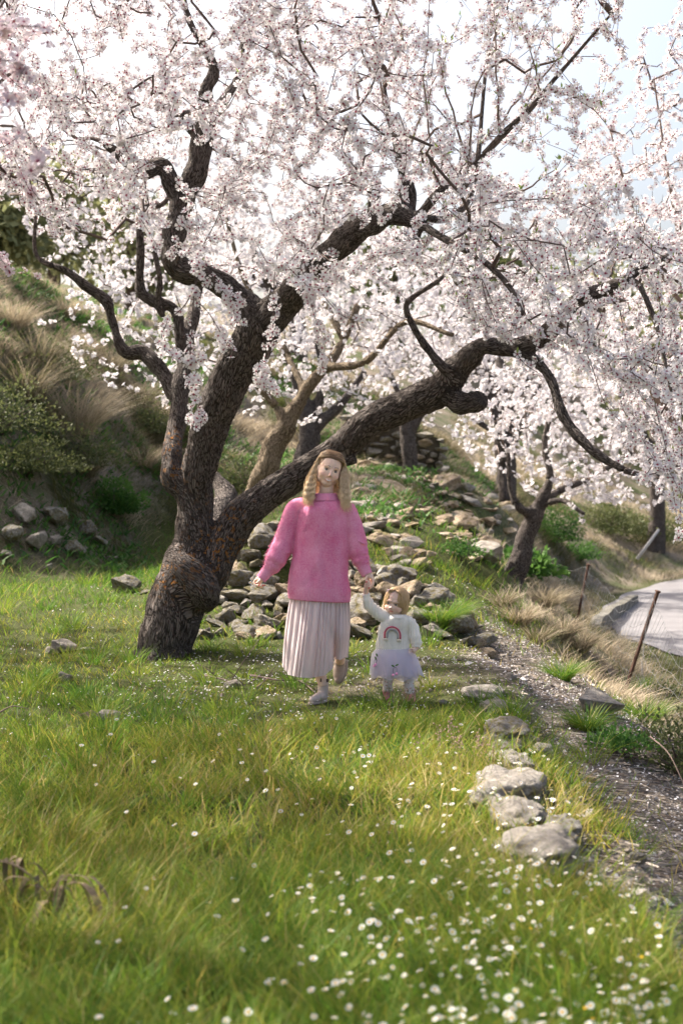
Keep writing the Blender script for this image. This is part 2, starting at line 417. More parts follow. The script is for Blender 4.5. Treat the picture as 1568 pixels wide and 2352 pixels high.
def petal_mat(name, c_out, c_in):
    m = bpy.data.materials.new(name); m.use_nodes = True; nt = m.node_tree
    b = nt.nodes["Principled BSDF"]; out = nt.nodes["Material Output"]
    b.inputs['Roughness'].default_value = .7; b.inputs['Specular IOR Level'].default_value = .15
    c = ramp(nt, attr(nt, 'core').outputs['Fac'], [(0.0, c_out), (0.4, tuple(.85 * a + .15 * b_ for a, b_ in zip(c_out, c_in))), (0.75, c_in), (1.0, (.22, .015, .03))])
    base(nt, b, c)
    tr = N_(nt, 'ShaderNodeBsdfTranslucent'); nt.links.new(c, tr.inputs[0])
    mx = N_(nt, 'ShaderNodeMixShader', i_0=.36)
    nt.links.new(b.outputs[0], mx.inputs[1]); nt.links.new(tr.outputs[0], mx.inputs[2]); nt.links.new(mx.outputs[0], out.inputs[0])
    return m
PETAL = petal_mat('white_petal', (.74, .72, .735), (.46, .07, .16))
PETAL2 = petal_mat('blush_petal', (.74, .715, .73), (.70, .56, .61))
PETAL3 = petal_mat('pink_petal', (.74, .64, .68), (.5, .08, .2))
LEAF = leafy('young_leaf', (.16, .24, .05), (.26, .34, .09), .5)
# blossom templates, radius 1, facing +z
def blossom_lod0():
    V = []; T = []; C = []
    for k in range(5):
        a = k * 2 * PI / 5
        def P(r, da, z): return (r * math.cos(a + da), r * math.sin(a + da), z)
        o = len(V)
        V += [P(.12, 0, .0), P(.55, .50, .20), P(.92, .42, .30), P(.90, 0.0, .22), P(.94, -.40, .27), P(.55, -.5, .14), P(.5, 0, .1)]
        C += [.75, .0, 0, 0, 0, .0, .10]
        T += [(o, o + 6, o + 1), (o + 1, o + 6, o + 3), (o + 1, o + 3, o + 2), (o, o + 5, o + 6), (o + 6, o + 5, o + 3), (o + 3, o + 5, o + 4)]
    o = len(V)
    V += [(.2 * math.cos(i * 2 * PI / 5), .2 * math.sin(i * 2 * PI / 5), .1) for i in range(5)] + [(0, 0, .22), (0, 0, -.25)]; C += [.95] * 5 + [.8, 1.0]
    T += [(o + i, o + (i + 1) % 5, o + 5) for i in range(5)] + [(o + (i + 1) % 5, o + i, o + 6) for i in range(5)]
    return np.array(V), np.array(T), np.array(C)
def blossom_lod1():
    V = [(0, 0, 0)]; T = []; C = [.6]
    for k in range(5):
        a = k * 2 * PI / 5
        V += [(.8 * math.cos(a - .5), .8 * math.sin(a - .5), .2), (1.0 * math.cos(a + .35), 1.0 * math.sin(a + .35), .25)]; C += [0, 0]
        T += [(0, 1 + 2 * k, 2 + 2 * k)]
    T += [(0, 2 + 2 * k, 1 + (2 * k + 2) % 10) for k in (0, 2)]
    return np.array(V), np.array(T), np.array(C)
B0 = blossom_lod0(); B1 = blossom_lod1()
def grow(nodes, att, alpha=0.25, step=0.22, wig=0.10, seed=1, skip_limb=0.0):
    """join every attractor to the branch system, nearest first; returns positions, parents, count of starting nodes"""
    g = np.random.default_rng(seed)
    P = [tuple(p) for p in nodes]; par = [-1] * len(P); L = [0.0] * len(P)
    A = np.asarray(att); n = len(A)
    N0 = np.asarray(nodes)
    cost = np.full(n, 1e9); arg = np.zeros(n, int)
    for s in range(0, n, 500):
        D = np.linalg.norm(A[s:s + 500, None] - N0[None], axis=2); arg[s:s + 500] = D.argmin(1); cost[s:s + 500] = D.min(1)
    alive = np.ones(n, bool)
    for _ in range(n):
        i = int(np.argmin(np.where(alive, cost, 1e9))); alive[i] = False
        j = arg[i]; a = np.array(P[j]); b = A[i]; d = np.linalg.norm(b - a)
        k = max(1, int(math.ceil(d / step))); last = j; new = []
        perp = g.normal(size=3); sag = g.uniform(-.2, .35) * d
        for q in range(1, k + 1):
            t = q / k; p_ = a + (b - a) * t + perp * wig * d * math.sin(PI * t) * .6
            p_[2] += -sag * math.sin(PI * t) * .4
            if q < k: p_ = p_ + g.normal(size=3) * .012
            P.append(tuple(p_)); par.append(last); L.append(L[last] + d / k); last = len(P) - 1; new.append(last)
        Na = np.array([P[q] for q in new]); 
        D = np.linalg.norm(A[:, None] - Na[None], axis=2) + alpha * np.array([L[q] for q in new])[None] * .3
        m_ = D.min(1); am = D.argmin(1); up = alive & (m_ < cost)
        cost[up] = m_[up]; arg[up] = np.array(new)[am[up]]
    return np.array(P), np.array(par), len(N0)
def radii(par, n0, r0=.0022, ex=2.25, cap=.03):
    n = len(par); acc = np.zeros(n); 
    for i in range(n - 1, n0 - 1, -1):
        if acc[i] == 0: acc[i] = r0 ** ex
        acc_i = acc[i] + (0.00035) ** ex
        if par[i] >= n0: acc[par[i]] += acc_i
    return np.minimum(acc ** (1 / ex), cap)
def branch_mesh(name, P, par, n0, rad, sides=(3, 5)):
    n = len(P); ch = [[] for _ in range(n)]
    for i in range(n0, n): ch[par[i]].append(i)
    nm = NM(); started = set()
    starts = []
    for i in range(n0, n):
        if par[i] < n0: starts.append(i)
    stack = starts[:]
    while stack:
        i = stack.pop(); path = [par[i], i]
        while ch[path[-1]]:
            c = sorted(ch[path[-1]], key=lambda q: -rad[q]); stack += c[1:]; path.append(c[0])
        r = rad[path].copy(); r[0] = r[1] * (1.15 if path[0] >= n0 else 1.3); r[-1] *= .6
        tube(nm, P[path], r, sides[1] if r[1] > .007 else sides[0], cap=False)
    return nm.mesh(name, True)
def flower_spots(P, par, n0, rad, per_m, rmax=.009, seed=3, clump=True):
    g = np.random.default_rng(seed)
    i = np.arange(n0, len(P)); i = i[rad[i] < rmax]
    a = P[par[i]]; b = P[i]; L = np.linalg.norm(b - a, axis=1)
    cnt = g.poisson(L * per_m * (0.35 + 1.3 * g.random(len(i))))
    k = np.repeat(np.arange(len(i)), cnt)
    t = g.random(len(k))
    if clump: t = np.clip((np.floor(t * 3) + .5) / 3 + g.normal(size=len(k)) * .05, 0, 1)
    pos = a[k] + (b - a)[k] * t[:, None]
    off = g.normal(size=(len(k), 3)); ax = (b - a)[k]; ax /= np.maximum(np.linalg.norm(ax, axis=1, keepdims=True), 1e-6)
    off -= ax * (off * ax).sum(1, keepdims=True); off /= np.maximum(np.linalg.norm(off, axis=1, keepdims=True), 1e-6)
    d = off + g.normal(size=off.shape) * .45 + np.array([0, -.25, .1])
    return pos + off * g.uniform(.012, .032, len(k))[:, None], d
def leaves_mesh(name, pos, d, g, size=.03):
    n = len(pos)
    tv = np.array([(0, 0, 0), (.16, 0, .45), (0, .03, 1.0), (-.16, 0, .45)]); tt = np.array([(0, 1, 2), (0, 2, 3)])
    nm = NM(); scatter(nm, tv, tt, None, pos, rot_from_z(d, g.random(n) * 6.28), size * g.uniform(.6, 1.3, n), tint=g.random(n))
    return nm.mesh(name)
def add_bark_attrs(me, skel, R_, disp=0.012, spots=(), fine=1.0):
    """skel: list of (P, r) polylines; stores the along-grain coordinate and roughens the surface"""
    pts = []; fr = []
    for P in skel:
        P = np.asarray(P); T, N, B = frames(P[:, :3]); s = np.concatenate([[0], np.cumsum(np.linalg.norm(np.diff(P[:, :3], axis=0), axis=1))])
        for k in range(len(P)): pts.append(P[k, :3]); fr.append((T[k], N[k], B[k], s[k], P[k, 3]))
    kd = kdtree.KDTree(len(pts))
    for k, p in enumerate(pts): kd.insert(p, k)
    kd.balance()
    n = len(me.vertices); co = np.empty(n * 3); me.vertices.foreach_get('co', co); co = co.reshape(-1, 3)
    no = np.empty(n * 3); me.vertices.foreach_get('normal', no); no = no.reshape(-1, 3)
    bk = np.zeros((n, 3)); rr = np.zeros(n)
    for i in range(n):
        # weigh by limb radius so a thick limb keeps its own surface
        best = None
        for (p, k, d) in kd.find_n(co[i], 4):
            sc_ = d / max(fr[k][4], .02)
            if best is None or sc_ < best[0]: best = (sc_, k)
        k = best[1]; T, N, B, s, r = fr[k]; v = co[i] - pts[k]
        a = v.dot(N); b_ = v.dot(B); l = math.hypot(a, b_) + 1e-6; t = s + v.dot(T)
        rr_ = min(max(r, .03), .2)
        tw = t * 1.0
        ca, sa = a / l * rr_, b_ / l * rr_
        bk[i] = (ca * math.cos(tw) - sa * math.sin(tw), ca * math.sin(tw) + sa * math.cos(tw), t * .20); rr[i] = r
    h = (fbm(bk[:, 0] * 28, bk[:, 1] * 28, bk[:, 2] * 28, 3) - .5) * 2
    h = 1 - np.abs(h) * 2.2
    h2 = (fbm(co[:, 0] * 5, co[:, 1] * 5, co[:, 2] * 5, 3) - .5) * 2
    amp = np.clip(rr / .15, .15, 1)
    co2 = co + no * (amp * (disp * (h - .3) + .008 * h2))[:, None]
    me.vertices.foreach_set('co', co2.ravel().astype(np.float32))
    a = me.attributes.new('bk', 'FLOAT_VECTOR', 'POINT'); a.data.foreach_set('vector', bk.ravel().astype(np.float32))
    li = np.full(n, 0.0)
    for (p, rad_) in spots: li = np.maximum(li, np.exp(-(np.linalg.norm(co - p, axis=1) / rad_) ** 2) * 1.1)
    li = np.clip(li + .0, 0, 1)
    a = me.attributes.new('lichen', 'FLOAT', 'POINT'); a.data.foreach_set('value', li.astype(np.float32))
    me.update()
def remeshed(name, nm, voxel, smooth_it=2, fac=.5):
    me = nm.mesh(name + '_raw', True)
    o = bpy.data.objects.new('tmp', me); COL.objects.link(o)
    md = o.modifiers.new('r', 'REMESH'); md.mode = 'VOXEL'; md.voxel_size = voxel; md.use_smooth_shade = True
    if smooth_it:
        sm = o.modifiers.new('s', 'SMOOTH'); sm.iterations = smooth_it; sm.factor = fac
    dg = bpy.context.evaluated_depsgraph_get(); dg.update()
    out = bpy.data.meshes.new_from_object(o.evaluated_get(dg)); out.name = name
    bpy.data.objects.remove(o); bpy.data.meshes.remove(me)
    return out
def limb(pts, k=7):
    """(u, v, d, half width on the photograph) -> dense rows x y z r, slightly knotty"""
    A = np.array([[*at(u, v, d), r / F * d] for u, v, d, r in pts])
    S = smooth_path(A, k)
    n = np.arange(len(S)); ph = rng.random(3) * 10
    amp = np.minimum(S[:, 3] * .10, .007)
    S[:, 0] += amp * np.sin(n * .55 + ph[0]); S[:, 1] += amp * np.sin(n * .43 + ph[1]); S[:, 2] += amp * .6 * np.sin(n * .61 + ph[2])
    S[:, 3] *= 1 + np.where(S[:, 3] > .12, .012, .07) * np.sin(n * .8 + ph[1])
    return S
# patch of sun on the grass: keep the sky open above it
TS = np.array(TO_SUN)
def in_gap(P, grow_=1.0):
    P = np.atleast_2d(P); t = P[:, 2] / TS[2]; x = P[:, 0] - TS[0] * t; y = P[:, 1] - TS[1] * t
    a = ((x - .48) / (.78 * grow_)) ** 2 + ((y - 7.25) / (.68 * grow_)) ** 2 < 1
    a |= ((x - .75) / (.5 * grow_)) ** 2 + ((y - 6.3) / (.6 * grow_)) ** 2 < 1
    return a
# ================================================================= the big almond tree
L_trunk = limb([(366, 1545, 12.4, 66), (375, 1500, 12.4, 62), (388, 1450, 12.4, 63), (402, 1400, 12.4, 64), (424, 1345, 12.4, 68), (438, 1290, 12.4, 60), (448, 1230, 12.4, 46), (448, 1170, 12.4, 41),
  (452, 1110, 12.35, 38), (466, 1040, 12.3, 40), (490, 960, 12.2, 43), (525, 880, 12.1, 45), (565, 810, 12.0, 47), (600, 745, 11.9, 50)])
L_bulge = limb([(400, 1290, 12.3, 18), (420, 1298, 12.2, 28), (452, 1330, 12.16, 36), (474, 1365, 12.18, 33), (474, 1392, 12.28, 18)])
L_A1 = limb([(600, 745, 11.9, 46), (545, 680, 11.9, 28), (490, 642, 11.85, 26), (415, 618, 11.8, 28), (396, 580, 11.8, 26), (404, 525, 11.85, 26), (420, 465, 11.9, 26), (442, 410, 11.9, 26), (462, 350, 11.9, 26), (455, 300, 11.9, 22), (420, 262, 11.9, 18)])
L_A1c = limb([(460, 340, 11.9, 24), (478, 270, 11.8, 20), (470, 215, 11.7, 17), (492, 165, 11.7, 13), (470, 110, 11.6, 10), (432, 40, 11.5, 8), (410, -60, 11.4, 6)])
L_A1d = limb([(455, 300, 11.9, 16), (500, 250, 12.3, 13), (545, 180, 12.6, 10), (560, 90, 12.8, 8), (600, -20, 13, 6), (620, -160, 13, 4)])
L_A1b = limb([(415, 465, 11.9, 22), (392, 420, 11.9, 19), (376, 380, 11.9, 18), (335, 392, 11.85, 21), (300, 372, 11.8, 18), (262, 345, 11.8, 12), (235, 325, 11.7, 7)])
L_A2 = limb([(600, 745, 11.9, 48), (648, 700, 11.8, 38), (690, 655, 11.6, 32), (742, 595, 11.4, 30), (800, 545, 11.2, 31), (852, 508, 11.0, 30), (905, 492, 10.9, 25), (958, 508, 10.8, 19), (972, 520, 10.8, 13)])
L_A2s = limb([(960, 500, 10.8, 16), (958, 540, 10.8, 11), (952, 580, 10.8, 6)])
L_A2k = limb([(935, 500, 10.9, 14), (942, 455, 10.95, 15), (940, 418, 11.0, 12)])
L_A2b = limb([(905, 490, 10.9, 14), (925, 420, 10.9, 9), (900, 300, 11.0, 6), (880, 180, 11.1, 4), (870, 40, 11.1, 3)])
L_A2c = limb([(960, 498, 10.8, 12), (1010, 440, 10.7, 10), (1068, 425, 10.7, 9), (1086, 385, 10.7, 9), (1150, 312, 10.6, 8), (1205, 262, 10.5, 7), (1262, 195, 10.4, 5), (1330, 115, 10.3, 4), (1405, 30, 10.2, 3)])
L_A2d = limb([(960, 500, 10.8, 10), (1030, 500, 11.2, 8), (1080, 450, 11.4, 7), (1100, 330, 11.6, 6), (1115, 160, 11.8, 4), (1140, -20, 12, 3)])
L_A2e = limb([(965, 515, 10.8, 11), (1040, 560, 10.5, 8), (1110, 600, 10.3, 7), (1170, 660, 10.1, 6), (1200, 720, 10, 4)])
L_B = limb([(452, 1375, 12.45, 40), (478, 1310, 12.4, 48), (515, 1245, 12.4, 42), (550, 1190, 12.4, 40), (615, 1135, 12.4, 35), (700, 1082, 12.35, 33), (780, 1032, 12.25, 34), (850, 970, 12.1, 36), (922, 934, 11.95, 37), (1000, 902, 11.8, 38), (1043, 858, 11.7, 34), (1078, 818, 11.6, 26), (1115, 795, 11.5, 20), (1180, 800, 11.4, 20), (1235, 780, 11.3, 22), (1285, 738, 11.2, 19), (1312, 700, 11.1, 17), (1370, 672, 11.1, 19), (1422, 655, 11.0, 16), (1455, 628, 11.0, 10), (1502, 600, 11, 8), (1580, 575, 11, 5)])
L_Bk = limb([(1010, 885, 11.8, 30), (1050, 922, 11.7, 26), (1080, 925, 11.65, 25), (1106, 914, 11.6, 23)])
L_B2 = limb([(1165, 800, 11.4, 15), (1228, 830, 11.3, 13), (1264, 870, 11.2, 11), (1282, 930, 11.1, 12), (1312, 985, 11.0, 13), (1352, 1028, 10.9, 12), (1400, 1062, 10.8, 10), (1440, 1082, 10.7, 8), (1478, 1094, 10.7, 4)])
L_B3 = limb([(1040, 870, 11.7, 14), (1018, 845, 11.6, 12), (990, 812, 11.6, 10), (962, 772, 11.6, 9), (932, 712, 11.6, 7), (952, 680, 11.6, 6), (1012, 640, 11.6, 5), (1040, 600, 11.7, 3)])
L_B4 = limb([(1440, 640, 11, 9), (1470, 660, 10.9, 7), (1500, 730, 10.8, 6), (1520, 800, 10.7, 5), (1540, 900, 10.6, 3)])
L_Bs = limb([(745, 1060, 12.3, 14), (790, 1062, 12.2, 10), (818, 1055, 12.15, 10)])
L_C = limb([(450, 1185, 12.4, 30), (426, 1140, 12.35, 25), (396, 1096, 12.35, 24), (394, 1045, 12.45, 22), (408, 970, 12.7, 21), (415, 900, 12.8, 21), (424, 830, 12.9, 18), (436, 760, 13.0, 16), (450, 690, 13.2, 13), (470, 600, 13.4, 9)])
L_C2 = limb([(408, 915, 12.8, 17), (375, 862, 12.9, 17), (335, 812, 13, 18), (292, 810, 13, 16), (270, 778, 13, 11), (258, 735, 13.0, 10), (243, 690, 13.0, 13), (195, 655, 13.0, 12), (152, 622, 13.0, 9), (85, 588, 13, 5), (82, 500, 13, 4)])
L_C3 = limb([(420, 850, 12.9, 12), (405, 720, 12.9, 12), (350, 690, 12.9, 13), (322, 668, 12.9, 12), (324, 600, 12.9, 10), (324, 490, 12.9, 10), (372, 470, 12.9, 6), (395, 440, 12.9, 4)])
L_C4 = limb([(375, 730, 12.9, 8), (362, 690, 12.85, 8), (368, 640, 12.8, 7), (350, 560, 12.8, 5)])
L_E = limb([(500, 1240, 12.6, 28), (500, 1180, 12.9, 26), (520, 1140, 13.3, 24), (490, 1090, 13.5, 14)])
LIMBS = [L_trunk, L_bulge, L_A1, L_A1c, L_A1d, L_A1b, L_A2, L_A2s, L_A2k, L_A2b, L_A2c, L_A2d, L_A2e, L_B, L_Bk, L_B2, L_B3, L_B4, L_Bs, L_C, L_C2, L_C3, L_C4, L_E]
def limbs_mesh(name, limbs, voxel, thin=.03, flare=None, sides=14):
    nm = NM(); thinm = NM()
    for S in limbs: tube(nm, S[:, :3], np.maximum(S[:, 3], voxel * 1.15), sides)
    return remeshed(name, nm, voxel, 2, .6)
def root_flare(nm, p, r):
    for k in range(6):
        a = k * 1.05 + .3; d = np.array([math.cos(a), math.sin(a), 0])
        P = np.array([p + np.array([0, 0, .35]), p + d * r * .8 + np.array([0, 0, .1]), p + d * r * 1.7 + np.array([0, 0, -.12])])
        tube(nm, smooth_path(P, 4), np.linspace(r * .35, r * .15, 9), 8)
def split_limbs(limbs, rmin):
    a, b_ = [], []
    for S in limbs:
        k = np.nonzero(S[:, 3] < rmin)[0]; k = int(k[0]) if len(k) else len(S)
        if k >= 3: a.append(S[:k])
        if k < len(S) - 1: b_.append(S[max(0, k - 1):])
    return a, b_
def boughs(thin, parent, m_, sides=8):
    for S in thin:
        nm = NM(); tube(nm, S[:, :3], S[:, 3], sides)
        me = nm.mesh('bough', True); add_bark_attrs(me, [S], None, .004)
        link('bough', me, m_, parent)
root = at(375, 1500, 12.4)
tree = empty('almond_tree', (root[0], root[1], H(root[0], root[1])))
tag(tree, 'large gnarled almond tree in full white blossom with dark forked trunk behind the woman', 'tree')
nm = NM()
thick, thin = split_limbs(LIMBS, .026)
for S in thick: tube(nm, S[:, :3], np.maximum(S[:, 3], .024), 14)
root_flare(nm, root, .19)
me = remeshed('trunk', nm, .0185, 2, .6)
spots = [(at(410, 1085, 12.4), .16), (at(505, 1195, 12.1), .2), (at(580, 1150, 12.1), .12), (at(500, 1260, 12.1), .25), (at(376, 1330, 12.1), .16), (at(415, 600, 11.5), .14), (at(590, 690, 11.5), .12), (at(395, 1000, 12.4), .15), (at(440, 510, 11.6), .1), (at(760, 1025, 12), .1), (at(1050, 850, 11.4), .1), (at(460, 355, 11.6), .1)]
add_bark_attrs(me, LIMBS, None, .016, spots)
link('trunk', me, BARK, tree)
boughs(thin, tree, BARKT)
# attractors of the crown
def crown_weight(u, v):
    """how thick the blossom stands at (u, v)"""
    w = np.ones_like(u)
    low = np.interp(u, [-300, 0, 120, 330, 420, 560, 640, 700, 800, 900, 1000, 1100, 1200, 1300, 1400, 1500, 1600, 1800], [480, 500, 540, 560, 640, 660, 640, 700, 640, 600, 640, 760, 820, 830, 900, 1150, 1280, 1280])
    w *= sstep(20, -30, v - low)
    w *= np.where((u < 640) & (v > 480), .45, 1)
    w *= 1 - .93 * np.exp(-((u - 300) / 130) ** 2 - ((v - 120) / 60) ** 2)
    w *= 1 - .7 * np.exp(-((u - 120) / 90) ** 2 - ((v - 90) / 50) ** 2)
    # thin right shoulder
    rt = np.interp(v, [-400, 0, 300, 480, 600], [1500, 1440, 1390, 1420, 1700])
    w *= sstep(60, -40, u - rt)
    w *= np.where((u > 1000) & (v < 400), .36, 1)
    w *= 1 - .75 * np.exp(-((u - 1230) / 120) ** 2 - ((v - 330) / 90) ** 2)
    w *= 1 - .5 * np.exp(-((u - 1010) / 70) ** 2 - ((v - 130) / 120) ** 2)
    cl_ = fbm(u / 95., v / 95., 3.3, 3); w *= .35 + 1.1 * sstep(.40, .58, cl_)
    w *= np.where((u > 1360) & (v > 640), .45, 1)
    w *= np.where(v < -40, .45, 1)
    # keep the big forks readable
    for (a, b_, s1, s2) in ((440, 400, 45, 110), (400, 560, 30, 90), (600, 730, 70, 60), (800, 540, 80, 45), (930, 500, 60, 40), (1000, 900, 120, 60)):
        w *= 1 - .85 * np.exp(-((u - a) / s1) ** 2 - ((v - b_) / s2) ** 2)
    return w
g = np.random.default_rng(21)
N = 34000
u = g.uniform(-250, 1850, N); v = g.uniform(-520, 1280, N); d = g.uniform(8.6, 14.5, N)
P3 = np.array([at(a, b_, c) for a, b_, c in zip(u, v, d)])
# crown shell: keep to a rounded canopy round the limbs
cz = P3[:, 2]
c_ok = (((P3[:, 0] - .2) / 4.9) ** 2 + ((P3[:, 1] - 11.4) / 3.6) ** 2 + ((P3[:, 2] - 3.9) / 3.6) ** 2 < 1)
keep = (g.random(N) < crown_weight(u, v) * (d / 11) ** 2) & c_ok & ~in_gap(P3, 1.0) & (cz > 1.3)
# never in front of the two people
keep &= ~((np.abs(u - 800) < 200) & (v > 820))
att = P3[keep][:4300]
q = g.normal(size=(9000, 3)); q /= np.linalg.norm(q, axis=1, keepdims=True); q = q * g.random((9000, 1)) ** .33 * np.array([4.9, 3.9, 2.6]) + np.array([-.2, 10.9, 4.9])  # crown filled out beyond the frame so that it shades the ground more
qu = 784 + F * q[:, 0] / q[:, 1]; qv = 1085 - F * (q[:, 2] - 1.6) / q[:, 1]
q = q[((qu < -30) | (qv < -40)) & (q[:, 2] > 2.6) & ~in_gap(q, 1.05)][:1900]
att = np.vstack([att, q]); print('outside', len(q))
print('crown attractors', len(att), 'of', keep.sum())
limb_nodes = np.vstack([S[::2, :3] for S in LIMBS[2:] if S is not L_bulge and S is not L_Bs])
P, par, n0 = grow(limb_nodes, att, seed=5)
rad = radii(par, n0, cap=.022)
# hanging twigs in front of the fork
HANG = []
def hang(pts):
    global P, par, rad
    A = smooth_path(np.array([at(*p_) for p_ in pts]), 4); s = len(P)
    HANG.append(A)
    P = np.vstack([P, A]); par = np.concatenate([par, [int(np.argmin(np.linalg.norm(P[:s] - A[0], axis=1)))], np.arange(s, s + len(A) - 1)])
    rad = np.concatenate([rad, np.linspace(.005, .0025, len(A))])
for pts in ([(520, 420, 11.0), (500, 500, 10.6), (460, 580, 10.3), (447, 660, 10.2), (440, 760, 10.2), (438, 850, 10.2), (452, 930, 10.2), (450, 990, 10.2)],
            [(455, 640, 10.2), (425, 700, 10.2), (385, 740, 10.2), (372, 790, 10.2), (420, 835, 10.2), (470, 820, 10.2)],
            [(460, 600, 10.3), (500, 650, 10.2), (530, 700, 10.2), (545, 745, 10.2)], [(450, 690, 10.2), (480, 720, 10.2), (510, 770, 10.2), (530, 810, 10.2)],
            [(440, 620, 10.2), (480, 640, 10.2), (540, 690, 10.2), (575, 680, 10.2)],
            [(640, 560, 10.9), (630, 640, 10.6), (628, 720, 10.5), (622, 800, 10.5), (600, 870, 10.5), (640, 905, 10.5)],
            [(700, 560, 10.9), (705, 640, 10.7), (720, 720, 10.6), (745, 790, 10.6), (735, 860, 10.6)], [(720, 650, 10.6), (780, 720, 10.6), (830, 740, 10.6)],
            [(1090, 560, 10.3), (1120, 700, 10), (1190, 820, 9.9), (1240, 860, 9.8)], [(1290, 700, 10.5), (1350, 820, 10.2), (1390, 930, 10.1), (1460, 1000, 10.0)],
            [(1500, 620, 10.6), (1520, 760, 10.4), (1500, 900, 10.2), (1530, 1040, 10.1), (1555, 1200, 10.0)], [(1540, 700, 10.4), (1560, 850, 10.3), (1565, 1000, 10.2), (1560, 1250, 10.2)],
            [(1420, 700, 10.6), (1440, 800, 10.5), (1465, 900, 10.4), (1520, 960, 10.4)]):
    hang(pts)
link('branches', branch_mesh('branches', P, par, n0, rad), TWIG, tree)
# long upright water shoots on the right side
nm = NM(); shoot_nodes = []
for (a, b_) in (((1075, 425, 10.7), (1180, 60, 10.9)), ((1150, 310, 10.6), (1130, -60, 10.8)), ((1010, 440, 10.7), (985, -40, 11)), ((1205, 262, 10.5), (1330, 60, 10.5)), ((1086, 385, 10.7), (1010, 60, 10.9)),
                ((1240, 220, 10.45), (1185, 20, 10.5)), ((1150, 450, 10.6), (1290, 370, 10.4)), ((1205, 262, 10.5), (1390, 290, 10.4)), ((1262, 195, 10.4), (1385, 230, 10.3)), ((925, 400, 10.9), (1060, 40, 11.2)), ((900, 300, 11), (960, -80, 11.2)),
                ((1040, 560, 10.5), (1230, 540, 10.2)), ((1100, 330, 11.6), (1250, 60, 11.8)), ((880, 180, 11.1), (820, -60, 11.2)), ((1115, 160, 11.8), (1060, -80, 11.9))):
    a3, b3 = at(*a), at(*b_); k = 9; t = np.linspace(0, 1, k)[:, None]
    S = a3 + (b3 - a3) * t + rng.normal(size=3) * .12 * np.sin(PI * t) + rng.normal(size=(k, 3)) * .012
    tube(nm, S, np.linspace(.011, .003, k), 5); shoot_nodes.append(S)
    s = len(P); P = np.vstack([P, S]); par = np.concatenate([par, [0], np.arange(s, s + k - 1)]); rad = np.concatenate([rad, np.linspace(.008, .003, k)]); par[s] = s
link('shoots', nm.mesh('shoots', True), TWIG2, tree)
fp, fd = flower_spots(P, par, n0, rad, 31, seed=8)
for A in HANG[:8]:      # dense bunches towards the ends of the hanging twigs
    k = len(A); m_ = int(13 * np.linalg.norm(np.diff(A, axis=0), axis=1).sum() / .4); c_ = (k - 1) * (.3 + .7 * g.random(max(2, m_ // 4))); 
    t_ = np.clip(np.repeat(c_, 4) + g.normal(size=len(c_) * 4) * .3, 0, k - 1.001); i_ = t_.astype(int); q_ = A[i_] * (1 - (t_ - i_))[:, None] + A[i_ + 1] * (t_ - i_)[:, None]
    o_ = g.normal(size=q_.shape); o_ /= np.linalg.norm(o_, axis=1, keepdims=True); fp = np.vstack([fp, q_ + o_ * g.uniform(.02, .07, (len(o_), 1))]); fd = np.vstack([fd, o_ + np.array([0, -.5, 0])])
ok = ~in_gap(fp, .95); fp, fd = fp[ok], fd[ok]
dist = np.linalg.norm(fp - CAM, axis=1)
print('near blossoms', len(fp))
siz = g.uniform(.027, .038, len(fp))
# nearest 300 in view as objects of their own
vis_u = 784 + F * fp[:, 0] / fp[:, 1]; vis_v = 1085 - F * (fp[:, 2] - 1.6) / fp[:, 1]
inv = (vis_u > 0) & (vis_u < 1568) & (vis_v > 0)
order = np.argsort(np.where(inv, dist, 1e9))[:300]
solo = np.zeros(len(fp), bool); solo[order] = True
nm = NM(); rest = ~solo
rot = rot_from_z(fd, g.random(len(fp)) * 6.28)
scatter(nm, B0[0], B0[1], None, fp[rest], rot[rest], siz[rest], t_core=B0[2])
o = link('blossoms', nm.mesh('blossoms'), PETAL, tree); tag(o, kind='stuff')
bm0 = np_mesh('blossom', B0[0], [B0[1]], False, {'core': ('FLOAT', B0[2])}); bm0.materials.append(PETAL)
tl = Vector(tree.location)
for i in order:
    o = bpy.data.objects.new('blossom', bm0); COL.objects.link(o); o.parent = tree
    M4 = Matrix(rot[i].tolist()).to_4x4(); M4.translation = Vector(fp[i]) - tl
    o.matrix_local = M4 @ Matrix.Scale(siz[i], 4)
# young leaves mostly on the thin right-hand shoots
k = g.choice(len(fp), 1500, replace=False, p=(lambda q: q / q.sum())(np.where(fp[:, 0] > .6, 3.0, .35)))
o = link('young_leaves', leaves_mesh('young_leaves', fp[k], fd[k] * .4 + np.array([0, 0, .8]), g, .045), LEAF, tree); tag(o, kind='stuff')
S = np.vstack(shoot_nodes); k = g.integers(0, len(S), 260)
o = link('shoot_leaves', leaves_mesh('shoot_leaves', S[k] + g.normal(size=(260, 3)) * .01, g.normal(size=(260, 3)) * .4 + np.array([0, 0, 1.]), g, .05), LEAF, tree); tag(o, kind='stuff')
